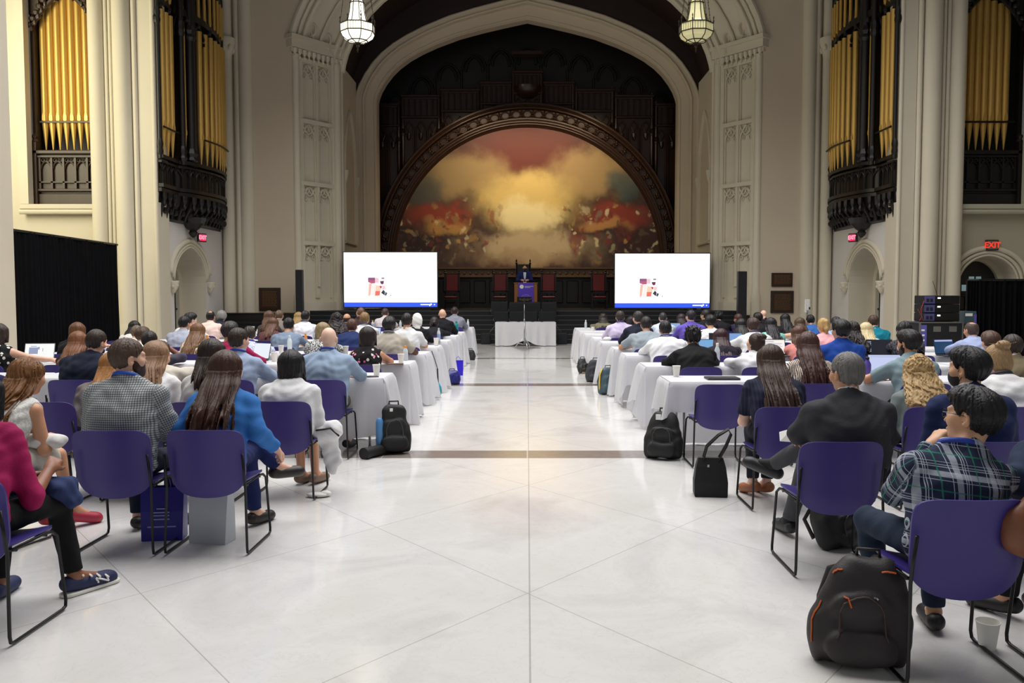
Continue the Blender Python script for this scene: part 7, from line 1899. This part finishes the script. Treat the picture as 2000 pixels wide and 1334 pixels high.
put('baldfar', 'bald man in black far right before the wall', 'bald man in black far right', 1492, 606, R[9], sk='p', hair=None, top=cloth((24, 22, 26)), sleeve='long')
# the speaker at the lectern
pt = PY(1025, 516.5, 32.35)
person('speaker', 'bearded man in a navy suit and tie speaking at the lectern', (pt.x, 32.35, 1.05), PI, ztop=pt.z - 1.05, sk='t', hair='short', hc=(30, 22, 20), top=cloth((24, 36, 90)), sleeve='long', collar='jacket', pants=(24, 32, 74), beard=(40, 28, 24), stand=True, arms=('lectern', 'lectern'), lan=None, eyes=True, h=.010, lean=.05, seat=.0)
s_ = PEOPLE['speaker']
mb = MB(); mb.prism([(-.05, 1.42), (.05, 1.42), (.035, 1.2), (0, 1.12), (-.035, 1.2)], lambda p: (p[0], .128, p[1] - .02), lambda p: (p[0], .14, p[1] - .02)); mb.build('shirt_front', WHITEP, s_)
mb = MB(); mb.prism([(-.014, 1.41), (.014, 1.41), (.024, 1.16), (0, 1.1), (-.024, 1.16)], lambda p: (p[0], .139, p[1] - .02), lambda p: (p[0], .15, p[1] - .02)); mb.build('necktie', M('pale_tie', (170, 180, 205), .6), s_)
mb = MB(); mb.box(-.06, .06, .15, .156, .95, 1.04); mb.build('name_badge', WHITEP, s_)

# ---- chairs: one under each sitter, kept apart along each row, and the empty ones
CH.append([G(1412, 900).x * 0 + 1.80, 8.12, 0, 'empty purple plastic chair at the nearest right table left of the navy top'])
EXTRA = len(CH) - 1
rows = {}
for c in CH: rows.setdefault((c[0] > 0, round(c[1] / .5)), []).append(c)
for rw in rows.values():
    rw.sort(key=lambda c: c[0])
    for _ in range(40):
        for a_, b_ in zip(rw, rw[1:]):
            if abs(a_[1] - b_[1]) < .45 and b_[0] - a_[0] < .525:
                m_ = (.525 - (b_[0] - a_[0])) / 2; a_[0] -= m_; b_[0] += m_
for x, y, rz, lab in CH: chair(x, y, rz, lab)
# ---- things held by people in the near rows
def local(key, v): return PEOPLE[key].matrix_basis @ Vector(v)
p = local('magenta', (.12, .42, .60)); mb = MB()
f = Field((-.3, -.25, -.25), (.35, .3, .16), .01)
f.cap((-.12, 0, 0), (.10, .02, -.0), .055, k=.04, S=(1, 1.6, 1)); f.cap((.08, .0, -.02), (.14, .02, -.07), .045, .04, k=.04, S=(1, 1.5, 1))
f.warp(lambda X, Y, Z: .007 * np.sin(X * 37 + 3 * np.sin(Y * 21)) * np.sin(Y * 30 + Z * 41))
o = link('folded_jacket', f.nets('folded_jacket'), cloth((46, 58, 98)), None); o.location = p; tag(o, 'folded navy jacket on the lap of the person in magenta', 'jacket')
f = Field((-.2, -.2, -.5), (.25, .2, .16), .009)
f.cap((-.04, 0, 0), (.06, 0, .02), .085, k=.04); f.cap((.0, 0, -.05), (.05, .0, -.30), .06, .045, k=.05, S=(1, .6, 1)); f.cap((.05, .02, -.1), (.1, .02, -.24), .045, .03, k=.03)
f.warp(lambda X, Y, Z: .008 * np.sin(X * 51 + 3 * np.sin(Z * 17)) * np.sin(Z * 33 + Y * 21))
p = PY(636, 845, 6.95); o = link('folded_jacket', f.nets('folded_jacket'), cloth((225, 225, 226)), None); o.location = p; tag(o, 'bundled white jacket hanging beside the woman in the loose white shirt', 'jacket')
mb = MB(); mb.tube([(-.06, -.08, .03), (.06, -.09, .05), (.12, -.05, -.02)], .008, 5); mb.build('dark_strap', BLACK, o)
f = Field((-.22, -.2, -.12), (.22, .2, .12), .009)
f.cap((-.1, 0, 0), (.1, .05, 0), .06, k=.03, S=(1, 1.4, .8)); f.warp(lambda X, Y, Z: .008 * np.sin(X * 47) * np.sin(Y * 39 + Z * 20))
p = local('auburn', (.16, .25, .64)); o = link('folded_jacket', f.nets('folded_jacket'), cloth((222, 220, 216)), None); o.location = p; tag(o, 'white garment folded on the lap of the woman with auburn hair', 'jacket')
p = PY(1538, 852, 5.62); mb = MB(); mb.add([(-.055, -.02, -.03), (.04, .0, -.04), (.045, .05, .04), (-.045, .03, .02), (-.055, -.016, -.027), (.04, .004, -.037), (.045, .054, .043), (-.045, .034, .023)], [(0, 1, 2, 3), (7, 6, 5, 4), (0, 4, 5, 1), (1, 5, 6, 2), (2, 6, 7, 3), (3, 7, 4, 0)])
o = mb.build('paper_sheet', WHITEP); o.location = p; tag(o, 'white sheet of paper held by the man in the charcoal suit', 'paper')
# brown leather bag of the person at the right edge
p = PY(2050, 1012, 3.42)
f = Field((-.26, -.2, -.24), (.26, .2, .24), .01)
f.cap((-.08, 0, -.05), (.1, 0, -.05), .12, k=.05, S=(1, .6, 1)); f.cap((-.02, 0, .05), (.1, 0, .07), .08, k=.06, S=(1, .6, 1)); f.warp(lambda X, Y, Z: .005 * np.sin(X * 41) * np.sin(Z * 33))
LEATH = M('brown_leather', (120, 72, 44), .5, var=.35, vscale=12, bump=.3)
t = thing('shoulder_bag', 'brown leather bag beside the person at the right edge', 'bag', p)
link('bag_body', f.nets('bag_body'), LEATH, t)
mb = MB(); mb.tube([(-.12, -.03, .0), (-.06, -.02, .22), (.08, .0, .30), (.2, .02, .22), (.18, .02, .0)], .011, 6); mb.build('strap', NYL, t, smooth=True)
mb = MB(); mb.ell((-.04, -.1, -.13), (.02, .01, .02), 8, 6); mb.build('buckle', STEEL, t, smooth=True)
# hair clip, watch, sneaker trim
h = PEOPLE['curlyblond']; hc = h['_hc']
mb = MB()
for s in (-1, 1): mb.tube([(s * .012, -.105, .02), (s * .03, -.125, .0), (s * .028, -.125, -.035), (s * .01, -.11, -.05)], .006, 6)
mb.box(-.012, .012, -.13, -.11, -.01, .02, .003); o = mb.build('hair_clip', M('pearl_clip', (214, 208, 196), .25), h, smooth=True); o.location = hc
h = PEOPLE['magenta']
mb = MB()
for q in (0, 1, 2, 3): mb.tube([(.235 + .03 * q, .53 + .03 * q, .105 - .012 * q), (.27 + .03 * q, .50 + .03 * q, .10 - .012 * q)], .006, 5)
mb.build('laces', WHITEP, h)
sh_ = [c for c in h.children if c.name.startswith('shoe')][-1]
mb = MB()
for a_, b_ in (((.34, .55, .03), (.33, .545, .085)), ((.33, .545, .085), (.375, .60, .03)), ((.375, .60, .03), (.365, .595, .085))): mb.tube(snap(sh_, [a_, b_], .002, 3), .005, 5)
mb.build('side_mark', WHITEP, h)
f = Field((.1, .4, -.02), (.48, .8, .08), .008); f.cap((.205, .47, .015), (.33, .68, .015), .05, .046, k=.01, S=(1, 1, .55)); f.plane((0, 0, -1), 0, k=.002); f.plane((0, 0, 1), .022, k=.003)
link('rubber_sole', f.nets('rubber_sole'), M('white_rubber', (232, 230, 222), .6), h)
for o in bpy.data.objects:
    if '_hc' in o: del o['_hc']
